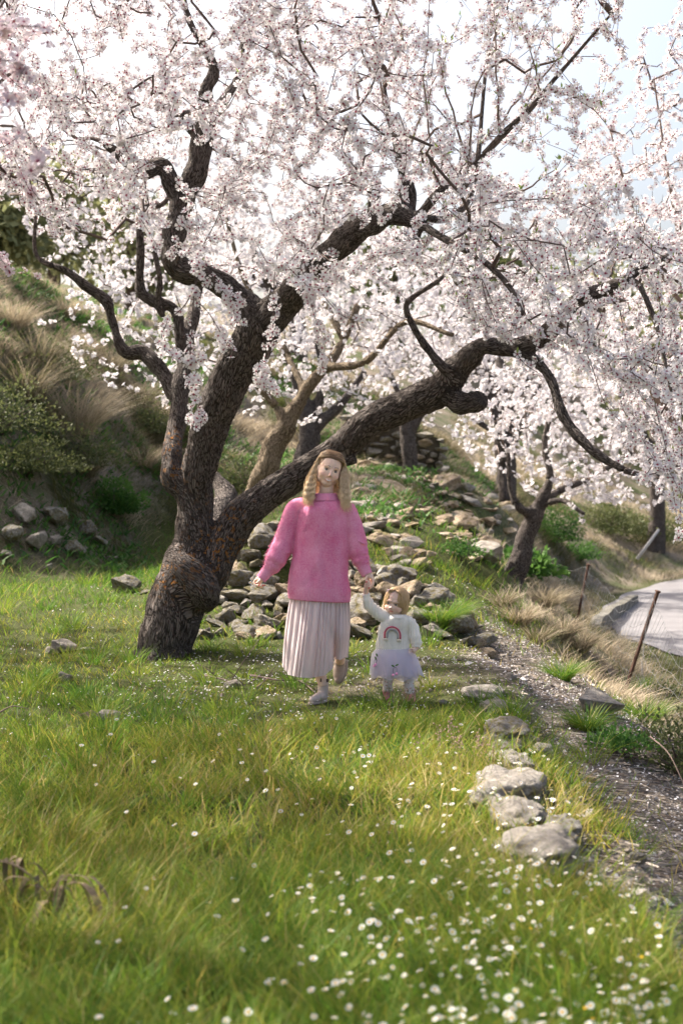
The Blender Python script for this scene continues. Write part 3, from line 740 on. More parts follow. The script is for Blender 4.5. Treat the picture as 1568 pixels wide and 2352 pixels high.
# ================================================================= more almond trees
def almond(label, basept, limbs, centre, rad3, n_att, per_m, seed, barkm=BARK, petals=PETAL2, voxel=.045, size=.032, lod=B1, zmin=None, twigm=TWIG, extra=None, rmax=.012, gap=False, r0=.003):
    g = np.random.default_rng(seed)
    gz = float(H(basept[0], basept[1]))
    t = empty('almond_tree', (basept[0], basept[1], gz)); tag(t, label, 'tree', None)
    nm = NM(); thick, thin = split_limbs(limbs, voxel * 1.15)
    for S in thick: tube(nm, S[:, :3], S[:, 3], 10)
    me = remeshed('trunk', nm, voxel, 2, .5); add_bark_attrs(me, limbs, None, .02)
    link('trunk', me, barkm, t)
    if thin: boughs(thin, t, barkm, 6)
    q = g.normal(size=(n_att * 3, 3)); q /= np.linalg.norm(q, axis=1, keepdims=True); q *= g.random((len(q), 1)) ** .38
    q = q * np.array(rad3) + np.array(centre)
    zf = H(q[:, 0], q[:, 1]) + (0.9 if zmin is None else zmin)
    q = q[q[:, 2] > zf]
    if gap: q = q[~in_gap(q)]
    q = q[:n_att]
    if extra is not None: q = np.vstack([q, extra])
    nodes = np.vstack([S[len(S) // 3::2, :3] for S in limbs])
    P, par, n0 = grow(nodes, q, seed=seed, step=.4, wig=.12)
    rad_ = radii(par, n0, r0, cap=.04)
    link('branches', branch_mesh('branches', P, par, n0, rad_, (3, 4)), twigm, t)
    fp, fd = flower_spots(P, par, n0, rad_, per_m, rmax, seed)
    if gap:
        ok = ~in_gap(fp); fp, fd = fp[ok], fd[ok]
    nm = NM(); scatter(nm, lod[0], lod[1], None, fp, rot_from_z(fd, g.random(len(fp)) * 6.28), g.uniform(.8, 1.2, len(fp)) * size, t_core=lod[2])
    tag(link('blossoms', nm.mesh('blossoms'), petals, t), kind='stuff')
    print(label[:30], 'blossoms', len(fp))
    return t
def gen_limbs(b, top_z, r, n, spread, seed, lean=(0, 0)):
    g = np.random.default_rng(seed); b = np.array([b[0], b[1], float(H(b[0], b[1])) - .15])
    f = b + np.array([lean[0], lean[1], (top_z - b[2]) * .33]); out = []
    out.append(smooth_path(np.array([[*b, r * 1.25], [*(b * .5 + f * .5 + np.array([.05, 0, 0])), r], [*f, r * .9]]), 6))
    for k in range(n):
        a = k * 2 * PI / n + g.uniform(-.4, .4); s = spread * g.uniform(.7, 1.1)
        m1 = f + np.array([math.cos(a) * s * .35, math.sin(a) * s * .35, (top_z - f[2]) * .35])
        m2 = f + np.array([math.cos(a + .3) * s * .7, math.sin(a + .3) * s * .7, (top_z - f[2]) * .6])
        m3 = f + np.array([math.cos(a + .1) * s, math.sin(a + .1) * s, (top_z - f[2]) * g.uniform(.75, 1.)])
        out.append(smooth_path(np.array([[*f, r * .75], [*m1, r * .5], [*m2, r * .33], [*m3, r * .14]]), 5))
    return out
# pale-barked tree right behind the fork
LD = [limb([(560, 1235, 18.5, 30), (585, 1150, 18.2, 30), (608, 1090, 18, 28), (625, 1035, 18, 27), (652, 990, 18, 24), (672, 950, 18, 19), (700, 900, 18, 15), (745, 845, 18, 14), (790, 780, 18.2, 10), (820, 700, 18.4, 8)]),
      limb([(655, 985, 18, 20), (640, 940, 18, 11), (585, 880, 18, 8), (520, 820, 18, 6)]), limb([(745, 845, 18, 12), (840, 830, 17.6, 9), (930, 740, 17.4, 7), (1040, 770, 17, 5)]),
      limb([(700, 900, 18, 11), (640, 780, 18.6, 8), (560, 640, 19, 6), (520, 500, 19, 4)]), limb([(790, 780, 18.2, 9), (720, 620, 18.6, 6), (760, 450, 19, 4)])]
bp = at(560, 1210, 18.5)
almond('pale-barked almond tree with orange lichen leaning behind the fork of the big tree', bp, LD, at(700, 680, 18.6), (3.6, 2.6, 1.75), 620, 26, 31, BARK2, PETAL2, zmin=1.35, size=.036)
LT = [limb([(690, 1110, 26, 26), (700, 1050, 26, 25), (712, 990, 26, 24), (690, 900, 26, 14), (650, 800, 26, 8)]), limb([(712, 990, 26, 18), (780, 930, 26, 11), (840, 850, 26, 7)]), limb([(712, 990, 26, 14), (740, 880, 26, 9), (720, 760, 26, 6)])]
almond('distant almond tree with a short thick dark trunk left of the woman\'s head', at(700, 1100, 26), LT, at(640, 720, 26.5), (3.8, 2.5, 2.1), 420, 18, 32, size=.045, zmin=1.6)
LT = [limb([(940, 1125, 27, 17), (940, 1060, 27, 18), (935, 1000, 27, 17), (920, 920, 27, 9), (880, 820, 27, 6)]), limb([(935, 1005, 27, 12), (985, 920, 27, 8), (1030, 830, 27, 5)])]
almond('distant almond tree with a straight brown trunk before the dry stone wall', at(940, 1105, 27), LT, at(960, 800, 27), (2.9, 2.4, 1.75), 420, 18, 33, size=.045, zmin=1.1)
LT = [limb([(1165, 1150, 28, 19), (1160, 1090, 28, 18), (1150, 1030, 28, 15), (1135, 950, 28, 8), (1100, 850, 28, 5)]), limb([(1160, 1060, 28, 13), (1195, 980, 28, 8), (1240, 880, 28, 5)]), limb([(1160, 1080, 28, 10), (1150, 1010, 27.6, 9), (1085, 960, 27.5, 6)])]
almond('far almond tree with twin trunks standing on the stony terrace above the slope', at(1162, 1140, 28), LT, at(1170, 820, 28), (2.9, 2.4, 1.9), 430, 19, 34, petals=PETAL2, size=.045, zmin=1.2)
LT = [limb([(1170, 1345, 20, 30), (1192, 1290, 20, 25), (1205, 1240, 20, 22), (1225, 1190, 20, 20), (1240, 1155, 20, 16), (1262, 1090, 20, 9), (1250, 1010, 20, 7), (1280, 900, 20, 5)]),
      limb([(1225, 1180, 20, 15), (1190, 1165, 19.8, 10), (1172, 1120, 19.8, 6), (1165, 1040, 19.8, 5)]), limb([(1240, 1155, 20, 12), (1300, 1120, 20.4, 8), (1370, 1090, 20.8, 6), (1450, 1040, 21, 4)]),
      limb([(1240, 1160, 20, 10), (1290, 1150, 19.8, 6), (1340, 1180, 19.5, 4)])]
almond('small leaning almond tree with drooping pinkish boughs on the green slope', at(1185, 1325, 20), LT, at(1370, 970, 20.6), (2.2, 2.0, 1.25), 720, 30, 35, petals=PETAL2, size=.036, zmin=.55, twigm=TWIG2, extra=np.array([at(a_, b_, c_) for a_, b_, c_ in ((1250, 1130, 19.5), (1300, 1150, 19.4), (1350, 1100, 20), (1390, 1080, 20), (1290, 1080, 19.6), (1330, 1050, 19.8), (1260, 1060, 19.4), (1440, 1130, 20.4), (1420, 1160, 20.3), (1340, 1200, 19.6), (1480, 1170, 20.5))]))
b6 = at(1790, 1330, 15.5)
L6 = gen_limbs(b6, 4.0, .15, 5, 1.6, 41, (-.3, 0)) + [limb([(1790, 1200, 15.5, 24), (1700, 1000, 15.4, 12), (1610, 760, 15.3, 8), (1560, 560, 15.2, 4), (1530, 380, 15.1, 2.6), (1500, 180, 15, 1.8)]), limb([(1610, 760, 15.3, 7), (1500, 600, 15, 3.6), (1440, 440, 14.9, 2.6), (1400, 300, 14.9, 1.8)])]
almond('tall almond tree rooted beyond the right edge with upright sparse shoots', b6, L6, at(1625, 530, 15.4), (1.35, 1.9, 2.6), 800, 26, 36, TWIG2, size=.036, zmin=1.6, lod=B0, petals=PETAL, extra=np.vstack([S[4:, :3] + rng.normal(size=(len(S) - 4, 3)) * .22 for S in L6[-2:] for _ in range(5)]))
b7 = (-8.3, 28.5)
almond('almond tree up on the dry bank at the far left', b7, gen_limbs(b7, 8.6, .22, 5, 3.0, 42), (-4.4, 26.6, 6.7), (4.4, 2.6, 2.6), 850, 19, 37, size=.05, zmin=1.9)
b8 = (9.6, 43.5)
almond('far pinkish almond tree behind the road bend', b8, gen_limbs(b8, 7.5, .25, 5, 3.4, 43), (8.2, 42.0, 4.2), (4.4, 2.6, 3.6), 640, 13, 38, petals=PETAL2, size=.075, zmin=.6, voxel=.07)
b9 = (4.3, 37.5)
almond('far almond tree above the slope between the far trunks', b9, gen_limbs(b9, 7.6, .25, 5, 3.4, 44), (4.2, 37, 5.4), (3.6, 2.5, 2.6), 480, 13, 39, size=.07, zmin=1.2, voxel=.07)
b10 = (-1.2, 38)
almond('far almond tree behind the crown of the big tree', b10, gen_limbs(b10, 8.8, .25, 5, 3.8, 45), (-.8, 37.5, 6.6), (4.4, 2.5, 2.5), 480, 13, 40, size=.07, zmin=1.2, voxel=.07)
# neighbour whose bough reaches into the upper left corner close to the camera
bn = (-3.9, 6.3)
LN = gen_limbs(bn, 4.6, .18, 6, 2.3, 46) + [smooth_path(np.array([[-3.7, 6.0, 1.9, .07], [-2.6, 5.6, 2.9, .05], [-1.7, 5.2, 3.0, .03], [-1.0, 4.9, 3.35, .012]]), 5)]
q = np.random.default_rng(8).uniform((-4.9, 6.6, 2.9), (-2.15, 10.6, 4.9), (1000, 3)); q = q[~in_gap(q)][:750]  # block of unseen twigs added to shade the grass on the left
ex = np.vstack([q, np.array([at(a_, b_, c_) for a_, b_, c_ in ((20, 60, 5.2), (60, 150, 5.0), (20, 230, 5.0), (90, 60, 5.2), (60, 300, 4.9), (110, 380, 4.9), (10, 400, 4.8), (140, 120, 5.2), (-40, 300, 4.9), (-60, 120, 5))])])
almond('neighbouring almond tree at the left edge reaching one pink bough into the corner', bn, LN, (-4.0, 6.6, 3.8), (2.5, 3.2, 1.4), 1500, 36, 47, size=.034, lod=B0, petals=PETAL3, extra=ex, zmin=1.5, gap=True)

bn2 = (-6.6, 13.4)  # unseen tree added to cast shade on the big tree and the walkers
almond('almond tree standing out of sight beyond the left edge beside the big one', bn2, gen_limbs(bn2, 5.6, .2, 6, 2.4, 50), (-6.6, 13.2, 4.9), (2.5, 3.2, 1.8), 1000, 26, 51, size=.045, zmin=1.8, gap=True)
# ================================================================= stones
def stone_mat(name, a, b_, c_, moss=0.0, scale=6):
    m, nt, b = mat(name, .92, .15); p = obj_co(nt)
    rnd = nt.nodes.new('ShaderNodeObjectInfo').outputs['Random']
    vm = N_(nt, 'ShaderNodeVectorMath', operation='ADD'); nt.links.new(p, vm.inputs[0])
    cb = nt.nodes.new('ShaderNodeCombineXYZ'); sc_ = math_(nt, 'MULTIPLY', rnd, 37.0)
    for i in range(3): nt.links.new(sc_, cb.inputs[i])
    nt.links.new(cb.outputs[0], vm.inputs[1]); p = vm.outputs[0]
    n1 = noise_(nt, p, scale, 7, .68, .6); n2 = noise_(nt, p, scale * 9, 5, .7)
    v = N_(nt, 'ShaderNodeTexVoronoi', i_Scale=scale * 2.2); nt.links.new(p, v.inputs['Vector'])
    c = ramp(nt, math_(nt, 'ADD', math_(nt, 'MULTIPLY', n1, .65), math_(nt, 'MULTIPLY', n2, .35)), [(.36, a), (.5, b_), (.62, c_)])
    # each stone a shade of its own
    c = mix(nt, math_(nt, 'MULTIPLY', rnd, .45), c, tuple(.5 * (x + y) * .75 for x, y in zip(a, b_)))
    if moss:
        f = ramp(nt, noise_(nt, p, scale * .7, 4), [(.52 - .1 * moss, 0.0), (.66 - .05 * moss, .85)])
        c = mix(nt, f, c, ramp(nt, n2, [(.3, (.07, .06, .02)), (.7, (.2, .165, .06))]))
    pits = ramp(nt, noise_(nt, p, scale * 3.4, 3), [(.32, 1.0), (.4, 0.0)])
    c = mix(nt, math_(nt, 'MULTIPLY', pits, .6), c, (.05, .045, .04))
    base(nt, b, c)
    h = math_(nt, 'ADD', math_(nt, 'MULTIPLY', n1, 1.0), math_(nt, 'MULTIPLY', n2, .35))
    bump(nt, b, h, .9, .03)
    return m
ROCK_GREY = stone_mat('grey_limestone', (.10, .095, .085), (.24, .225, .205), (.40, .38, .35), .7)
ROCK_PALE = stone_mat('pale_limestone', (.15, .135, .115), (.31, .28, .245), (.47, .435, .39), .0, 5)
ROCK_TAN = stone_mat('tan_limestone', (.17, .125, .085), (.33, .26, .19), (.50, .43, .35), .35)
def make_stone(seed, n=13, cuts=2, rough=.05, flat=.7, boxy=.3):
    g = random.Random(seed); bm = bmesh.new()
    for _ in range(n):
        v = Vector([g.gauss(0, 1) for _ in range(3)]).normalized()
        m_ = max(abs(v.x), abs(v.y), abs(v.z)); v = v.lerp(v / m_ * .85, boxy) * g.uniform(.82, 1.05); v.z *= flat; bm.verts.new(v)
    r = bmesh.ops.convex_hull(bm, input=bm.verts)
    bmesh.ops.delete(bm, geom=list({e for e in list(r['geom_interior']) + list(r['geom_unused']) if isinstance(e, bmesh.types.BMVert)}), context='VERTS')
    bmesh.ops.bevel(bm, geom=list(bm.edges), offset=.07, segments=1, affect='EDGES', clamp_overlap=True)
    bmesh.ops.triangulate(bm, faces=bm.faces)
    if cuts > 1: 
        long_ = [e for e in bm.edges if e.calc_length() > .45]
        bmesh.ops.subdivide_edges(bm, edges=long_, cuts=1, use_grid_fill=True)
        bmesh.ops.triangulate(bm, faces=bm.faces)
        long_ = [e for e in bm.edges if e.calc_length() > .3]
        bmesh.ops.subdivide_edges(bm, edges=long_, cuts=1); bmesh.ops.triangulate(bm, faces=bm.faces)
    for v in bm.verts:
        q = v.co * 2.2 + Vector((seed, seed * 2, 0)); v.co += v.co.normalized() * (mnoise.noise(q) * rough * 1.6 + mnoise.noise(q * 3) * rough * .6)
    me = bpy.data.meshes.new('stone'); bm.to_mesh(me); bm.free()
    return me
def make_boulder(seed, flat=.6, rough=.22, sub=5):
    """weathered outcrop: a finely divided ball with pits and ledges"""
    bm = bmesh.new(); bmesh.ops.create_icosphere(bm, subdivisions=sub, radius=1); o3 = Vector((seed * 3.1, seed * 1.7, 0))
    for v in bm.verts:
        mx3 = max(abs(v.co.x), abs(v.co.y), abs(v.co.z)); v.co = v.co.lerp(v.co / mx3 * .86, .28)
        p = v.co.copy(); n1 = mnoise.fractal(p * 1.1 + o3, 1.0, 2.1, 4); n2 = mnoise.noise(p * 4 + o3); n3 = mnoise.noise(p * 9 + o3)
        ridge = 1 - abs(mnoise.noise(p * 2.2 + o3 * 2)) * 2
        k = 1 + rough * n1 * 1.5 + .07 * ridge + .05 * n2 + .03 * n3
        q = p * k; q.z = q.z * flat; 
        st = .14 * flat; q.z = q.z * .6 + (round(q.z / st) * st) * .4
        v.co = q
    me = bpy.data.meshes.new('boulder'); bm.to_mesh(me); bm.free()
    me.polygons.foreach_set('use_smooth', [True] * len(me.polygons))
    return me
STONES = [make_stone(i, 11 + i % 5, 2, .06, .6 + .08 * (i % 5), .2 + .15 * (i % 4)) for i in range(14)]
_mats = {}
def stone_mesh(i, m_):
    k = (i, m_.name)
    if k not in _mats:
        me = STONES[i].copy(); me.materials.clear(); me.materials.append(m_); _mats[k] = me
    return _mats[k]
SMALL = {}
def small_stone(k, m_, p, s, rz, tilt):
    """past the limit for single stones: joined into one mass per kind of rock"""
    me = STONES[k]; n = len(me.vertices); co = np.empty(n * 3); me.vertices.foreach_get('co', co)
    me.calc_loop_triangles(); t = np.empty(len(me.loop_triangles) * 3, dtype=np.int32); me.loop_triangles.foreach_get('vertices', t)
    Rm = np.array((Matrix.Rotation(rz, 3, 'Z') @ Matrix.Rotation(tilt[1], 3, 'Y') @ Matrix.Rotation(tilt[0], 3, 'X')).to_4x4())[:3, :3]
    SMALL.setdefault(m_.name, (m_, NM()))[1].add((co.reshape(-1, 3) * np.array(s)) @ Rm.T + np.array(p), t.reshape(-1, 3))
def put_stone(name, me, p, s, rz=0., tilt=(0, 0), label=None, cat='stone', group=None, m_=None):
    o = bpy.data.objects.new(name, me); COL.objects.link(o); o.location = p; o.scale = s if hasattr(s, '__len__') else (s, s, s)
    o.rotation_euler = (tilt[0], tilt[1], rz)
    if m_ is not None and not me.materials: me.materials.append(m_)
    return tag(o, label, cat, group)
BLOCKS = []   # footprints where no grass grows: x, y, r
# boulders of the terrace edge
def edge_boulder(u0, u1, v0, v1, d, seed, label, flat=.6, rz=0., m_=None, name='boulder', depth=1.0, sink=.35):
    uc = (u0 + u1) / 2; d = ground_hit(min(uc, 784 + (edge_x(d) + .02) * F / d), v1 - (v1 - v0) * .1)
    c = at(uc, v1 - (v1 - v0) * .34, d); wx = (u1 - u0) / 2 / F * d; hz = (v1 - v0) / F * d
    me = make_boulder(seed, 1.0, .20); me.materials.append(m_ or ROCK_PALE)
    hz2 = hz * .66
    o = put_stone(name, me, c, (wx * 1.10, wx * 1.9 * depth, hz2 * .80), rz, (.0, .0), label, 'boulder')
    BLOCKS.append((c[0], c[1], wx * .6)); return o
edge_boulder(1064, 1148, 1571, 1607, 10.3, 1, 'flat pale slab tilting down at the terrace edge level with the child\'s boots', m_=ROCK_PALE)
edge_boulder(1105, 1160, 1606, 1632, 9.8, 2, 'thin low slab half buried just below the flat pale slab')
edge_boulder(1112, 1218, 1648, 1712, 9.0, 3, 'rounded grey rock hump in the row of edge stones above the leaf-marked slab', m_=ROCK_GREY)
edge_boulder(1125, 1198, 1694, 1736, 8.4, 4, 'narrow grey ledge stone between the rounded hump and the leaf-marked slab', m_=ROCK_GREY)
edge_boulder(1124, 1220, 1722, 1782, 7.9, 5, 'smooth tilted slab just behind the biggest sunlit boulder')
edge_boulder(1080, 1246, 1756, 1864, 7.2, 6, 'biggest sunlit white boulder at the terrace edge, split by a mossy cleft', depth=.8)
edge_boulder(1082, 1160, 1818, 1862, 6.95, 7, 'low sunlit stone wedged in front of the biggest boulder')
edge_boulder(1130, 1256, 1826, 1915, 6.65, 8, 'pitted sunlit boulder with grey lichen spots below the biggest boulder', depth=.8)
edge_boulder(1150, 1320, 1892, 2000, 6.1, 9, 'long dark-pitted boulder nearest the camera, daisies in front', depth=.8)
d = ground_hit(1370, 1640); c = at(1370, 1612, d); big_me = make_stone(77, 12, 2, .07, .8, .55)
for _q in range(1):
    bm = bmesh.new(); bm.from_mesh(big_me); bmesh.ops.subdivide_edges(bm, edges=bm.edges, cuts=2, smooth=.2); bmesh.ops.triangulate(bm, faces=bm.faces)
    for v in bm.verts: v.co += v.co.normalized() * (mnoise.noise(v.co * 5) * .05 + mnoise.noise(v.co * 11) * .02)
    bm.to_mesh(big_me); bm.free()
big_me.materials.append(ROCK_PALE)
put_stone('boulder', big_me, c, (.225, .21, .185), .5, (0, .2), 'big pale angular boulder alone at the path foot of the leaning fence post', 'boulder'); BLOCKS.append((c[0], c[1], .13))
edge_boulder(1240, 1330, 1868, 1950, 6.4, 21, 'rough grey ledge bridging the pitted boulder and the dark-pitted one', m_=ROCK_GREY)
edge_boulder(1200, 1260, 1795, 1850, 7.0, 22, 'shaded grey shoulder on the path side of the biggest boulder', m_=ROCK_GREY)
edge_boulder(1225, 1268, 1705, 1735, 9.6, 11, 'small pale pointed stone beside the gravel path', name='rock')
# stones lying in the meadow
def meadow(u0, u1, v0, v1, k, label, m_=ROCK_PALE, sink=.3, rz=0., name='stone'):
    uc = (u0 + u1) / 2; d = ground_hit(uc, v1); c = at(uc, v1, d); wx = (u1 - u0) / 2 / F * d; hz = (v1 - v0) / F * d
    c[2] = H(c[0], c[1]) + hz * (.5 - sink * .5)
    o = put_stone(name, stone_mesh(k, m_), c, (wx * 1.05, wx * .9, hz * .85), rz, (R.uniform(-.15, .15), R.uniform(-.15, .15)), label)
    BLOCKS.append((c[0], c[1], wx * .7)); return o
meadow(577, 628, 1408, 1454, 0, 'round pale stone in short grass in front of the stone pile', ROCK_GREY)
meadow(598, 626, 1452, 1470, 1, 'small flat stone just below the round pale stone')
meadow(570, 596, 1466, 1478, 2, 'tiny flat stone left of the small flat stone')
meadow(114, 180, 1466, 1495, 3, 'long white flat stone in the grass left of the trunk')
meadow(95, 140, 1486, 1500, 4, 'thin sliver of stone under the long white flat stone')
meadow(180, 222, 1484, 1500, 5, 'half-hidden sliver of stone right of the long white flat stone')
meadow(128, 170, 1536, 1564, 6, 'pale knobbly stone alone in the grass at the left')
meadow(222, 284, 1622, 1658, 7, 'bright domed stone, larger of the pair in the left meadow')
meadow(182, 224, 1628, 1656, 8, 'dull low stone, smaller of the pair in the left meadow', ROCK_TAN)
meadow(250, 330, 1320, 1360, 9, 'brown mossy rock on the far grass left of the trunk', ROCK_GREY)
meadow(318, 350, 1350, 1366, 10, 'grey chip of stone beside the brown mossy rock', ROCK_GREY)
meadow(510, 566, 1558, 1584, 11, 'flat stone under dead twigs left of the woman\'s boots')
meadow(876, 935, 1648, 1674, 12, 'oblong pale stone lying in grass in front of the child')
meadow(1186, 1216, 1618, 1640, 13, 'pale pebble on the bank above the gravel path')
meadow(1000, 1030, 1604, 1620, 1, 'small white stone right of the child\'s boot')
meadow(930, 985, 2065, 2110, 2, 'brownish stone half hidden among the daisies', ROCK_TAN, .5)
meadow(835, 870, 1966, 1992, 3, 'small white stone in the sunlit grass')
meadow(1150, 1190, 1545, 1562, 4, 'flat white stone at the upper end of the gravel path')
meadow(1290, 1315, 1770, 1790, 5, 'small round stone on the gravel path')
meadow(1340, 1372, 1780, 1800, 6, 'flat chip on the gravel path under the dead sticks', ROCK_TAN)
meadow(1440, 1490, 1950, 1985, 7, 'buried block at the near end of the path', ROCK_GREY)
meadow(1210, 1240, 1690, 1712, 8, 'small upright stone beside the path')
# --- the stone pile behind the woman
g = random.Random(5); pile = []
tries = 0
while len(pile) < 230 and tries < 9000:
    tries += 1
    x, y = g.uniform(-1.55, 1.35), g.uniform(13.0, 15.9)
    if mound(x, y) < .10 and not (g.random() < .06): continue
    if y > 15.2 and x > -.2: continue
    s = g.choice((.2, .17, .15, .13)) if tries < 700 else g.choice((.07, .08, .09, .1, .12))
    if all((x - a) ** 2 + ((y - b_) * 1.1) ** 2 > (.66 * (s + c_)) ** 2 for a, b_, c_ in pile): pile.append((x, y, s))
pile_big = set(sorted(range(len(pile)), key=lambda i: -pile[i][2] + .02 * (pile[i][1] - 14))[:125])
MN = {'grey_limestone': 'grey mossy', 'tan_limestone': 'tan', 'pale_limestone': 'pale'}
for ii_, (x, y, s) in enumerate(pile):
    z = float(H(x, y)) + s * .25
    mm = ROCK_GREY if g.random() < .75 else ROCK_TAN; k_ = g.randrange(14)
    sc_ = (s * g.uniform(1.0, 1.5), s * g.uniform(.9, 1.2), s * g.uniform(.8, 1.1)); rz_ = g.uniform(0, 6.28); tl_ = (g.uniform(-.5, .5), g.uniform(-.4, .4))
    BLOCKS.append((x, y, s))
    if ii_ not in pile_big: small_stone(k_, mm, (x, y, z), sc_, rz_, tl_); continue
    hgt_ = float(mound(x, y)); sz_ = 'large' if s > .15 else ('middling' if s > .1 else 'small')
    wh = ('on the crown' if hgt_ > .55 else 'halfway up' if hgt_ > .3 else 'at the foot') + ' of the stone heap, ' + ('next to the trunk' if x < -.75 else 'left of the woman' if x < -.4 else 'behind the woman' if x < .1 else 'between woman and child' if x < .4 else 'right of the child')
    put_stone('stone', stone_mesh(k_, mm), (x, y, z), sc_, rz_, tl_, sz_ + ' ' + MN[mm.name] + ' stone ' + wh, 'stone', 'stones of the field heap')
def big(u0, u1, v0, v1, d, k, label, m_, rz=0.):
    c = at((u0 + u1) / 2, (v0 + v1) / 2, d); wx = (u1 - u0) / 2 / F * d; hz = (v1 - v0) / 2 / F * d
    return put_stone('stone', stone_mesh(k, m_), c, (wx * 1.1, wx * .95, hz * 1.35), rz, (0, R.uniform(-.1, .1)), label)
big(568, 622, 1217, 1262, 14.6, 2, 'largest squared block on the top of the heap beside the forked trunk', ROCK_GREY)
big(565, 618, 1352, 1388, 13.9, 6, 'mossy squared block at the foot of the heap under the woman\'s flower hand', ROCK_GREY)
big(520, 556, 1222, 1250, 14.7, 8, 'small grey block at the shoulder of the heap by the trunk', ROCK_GREY)
big(945, 985, 1408, 1440, 13.6, 4, 'dark rounded boulder right of the child\'s shoulder', ROCK_GREY)
big(962, 1022, 1432, 1486, 13.0, 9, 'pale smooth boulder at the right end of the heap', ROCK_PALE)
big(860, 935, 1300, 1368, 14.2, 11, 'broad pale rock behind the held hands', ROCK_GREY)
big(900, 985, 1330, 1420, 14.0, 7, 'long sloping rock right behind the child\'s head', ROCK_GREY)
# --- loose stones on the slope to the right of the tree
n_ = 0; tries = 0; placed = []
while n_ < 290 and tries < 12000:
    tries += 1
    uu = g.uniform(790, 1180); vv = g.uniform(1065, 1300)
    line = 1300 - (uu - 790) * .15
    # two tongues of rubble
    t1 = math.exp(-((vv - (1120 + (uu - 900) * .12)) / 45) ** 2); t2 = math.exp(-((vv - (1180 + (uu - 830) * .9)) / 30) ** 2) * (uu < 1000); t3 = math.exp(-((vv - (1240 + (uu - 1100) * .6)) / 26) ** 2) * (uu > 1020) * (uu < 1120)
    if g.random() > max(t1, t2 * .9, t3 * .8): continue
    d = ground_hit(uu, vv) if False else None
    x = None
    # march coarse then fine
    dd = ground_hit(uu, vv)
    if dd >= 36: continue
    p = at(uu, vv, dd - .2); x, y = p[0], p[1]
    s = g.choice((.06, .08, .1, .12, .15, .2, .26)) * (1 if y < 22 else 1.15)
    if any((x - a) ** 2 + (y - b_) ** 2 < (.75 * (s + c_)) ** 2 for a, b_, c_ in placed): continue
    placed.append((x, y, s)); n_ += 1; BLOCKS.append((x, y, s * .8))
    mm = ROCK_TAN if g.random() < .7 else ROCK_PALE; k_ = g.randrange(14)
    sc_ = (s * g.uniform(1., 1.7), s * g.uniform(.9, 1.3), s * g.uniform(.6, 1.0)); rz_ = g.uniform(0, 6.28); tl_ = (g.uniform(-.4, .4), g.uniform(-.3, .3)); p_ = (x, y, float(H(x, y)) + s * .2)
    if s / y < .0062: small_stone(k_, mm, p_, sc_, rz_, tl_); continue
    wh = ('near the far trunks' if y > 25 else 'in the middle of the rubble slope' if y > 20 else 'at the near end of the rubble slope') + (', left side' if x < 1.2 else ', right side')
    put_stone('stone', stone_mesh(k_, mm), p_, sc_, rz_, tl_, ('large ' if s > .18 else 'small ') + MN[mm.name] + ' stone ' + wh, 'stone', 'rubble stones on the slope')
# --- rocks at the foot of the left bank
LB = [(60, 110, 1208, 1262, 'pale upright rock, left of two at the foot of the bank'), (112, 140, 1222, 1258, 'white wedge-shaped rock leaning at the foot of the bank'), (0, 60, 1195, 1250, 'broad dark rock cut by the left edge of the bank'), (150, 200, 1240, 1275, 'grey squared rock at the corner of bank and meadow'),
      (30, 90, 1150, 1205, 'big dark rock jutting from the bank above the pale upright rock'), (95, 160, 1160, 1205, 'brown ledge rock under the green bush'), (170, 225, 1190, 1230, 'sloping brown rock at the bank foot near the green bush'), (0, 30, 1262, 1290, 'grey rock at the left edge where the meadow begins'), (100, 125, 1290, 1310, 'small pale rock in the meadow in front of the bank'), (205, 250, 1225, 1262, 'lichened rock at the lower right of the bank rocks'), (240, 275, 1270, 1292, 'low grey rock in front of the bank')]
for i, (u0, u1, v0, v1, lb) in enumerate(LB):
    d = ground_hit((u0 + u1) / 2, v1); c = at((u0 + u1) / 2, (v0 + v1) / 2, d - .1); wx = (u1 - u0) / 2 / F * d; hz = (v1 - v0) / 2 / F * d
    put_stone('rock', stone_mesh((i * 5 + 2) % 14, ROCK_PALE if 'pale' in lb or 'white' in lb else ROCK_GREY), c, (wx * 1.15, wx, hz * 1.3), R.uniform(0, 3), (R.uniform(-.3, .3), R.uniform(-.3, .3)), lb, 'rock')
for nm_, (m_, q_) in SMALL.items():
    me = q_.mesh('small_stones'); tag(link('small_stones', me, m_), kind='stuff')
# --- dry stone wall far behind the woman
wl = empty('dry_stone_wall', (1.0, 30.2, float(H(1.0, 30.2)))); tag(wl, 'old dry stone terrace wall of grey blocks far behind the woman\'s head', 'wall')
def wall_line(x): return 30.3 + .05 * (x - 1) ** 2
g = random.Random(9); rows = 7; z0f = lambda x: float(H(x, wall_line(x) - .25)) - .1
nmw = NM()
for r_ in range(rows):
    x = .1 + g.uniform(-.2, 0)
    while x < 2.1:
        wd = g.uniform(.16, .42); hh = .17
        c = (x + wd / 2, wall_line(x + wd / 2) + .06 * r_ * .3 + g.uniform(-.03, .03), z0f(x + wd / 2) + (r_ + .5) * hh + g.uniform(-.015, .015))
        o = bpy.data.objects.new('block', stone_mesh(g.randrange(14), ROCK_GREY if g.random() < .7 else ROCK_TAN)); COL.objects.link(o)
        o.parent = wl; o.location = Vector(c) - wl.location; o.scale = (wd * .58, .2, hh * .72); o.rotation_euler = (g.uniform(-.1, .1), g.uniform(-.1, .1), g.choice((0, PI)) + g.uniform(-.15, .15))
        x += wd
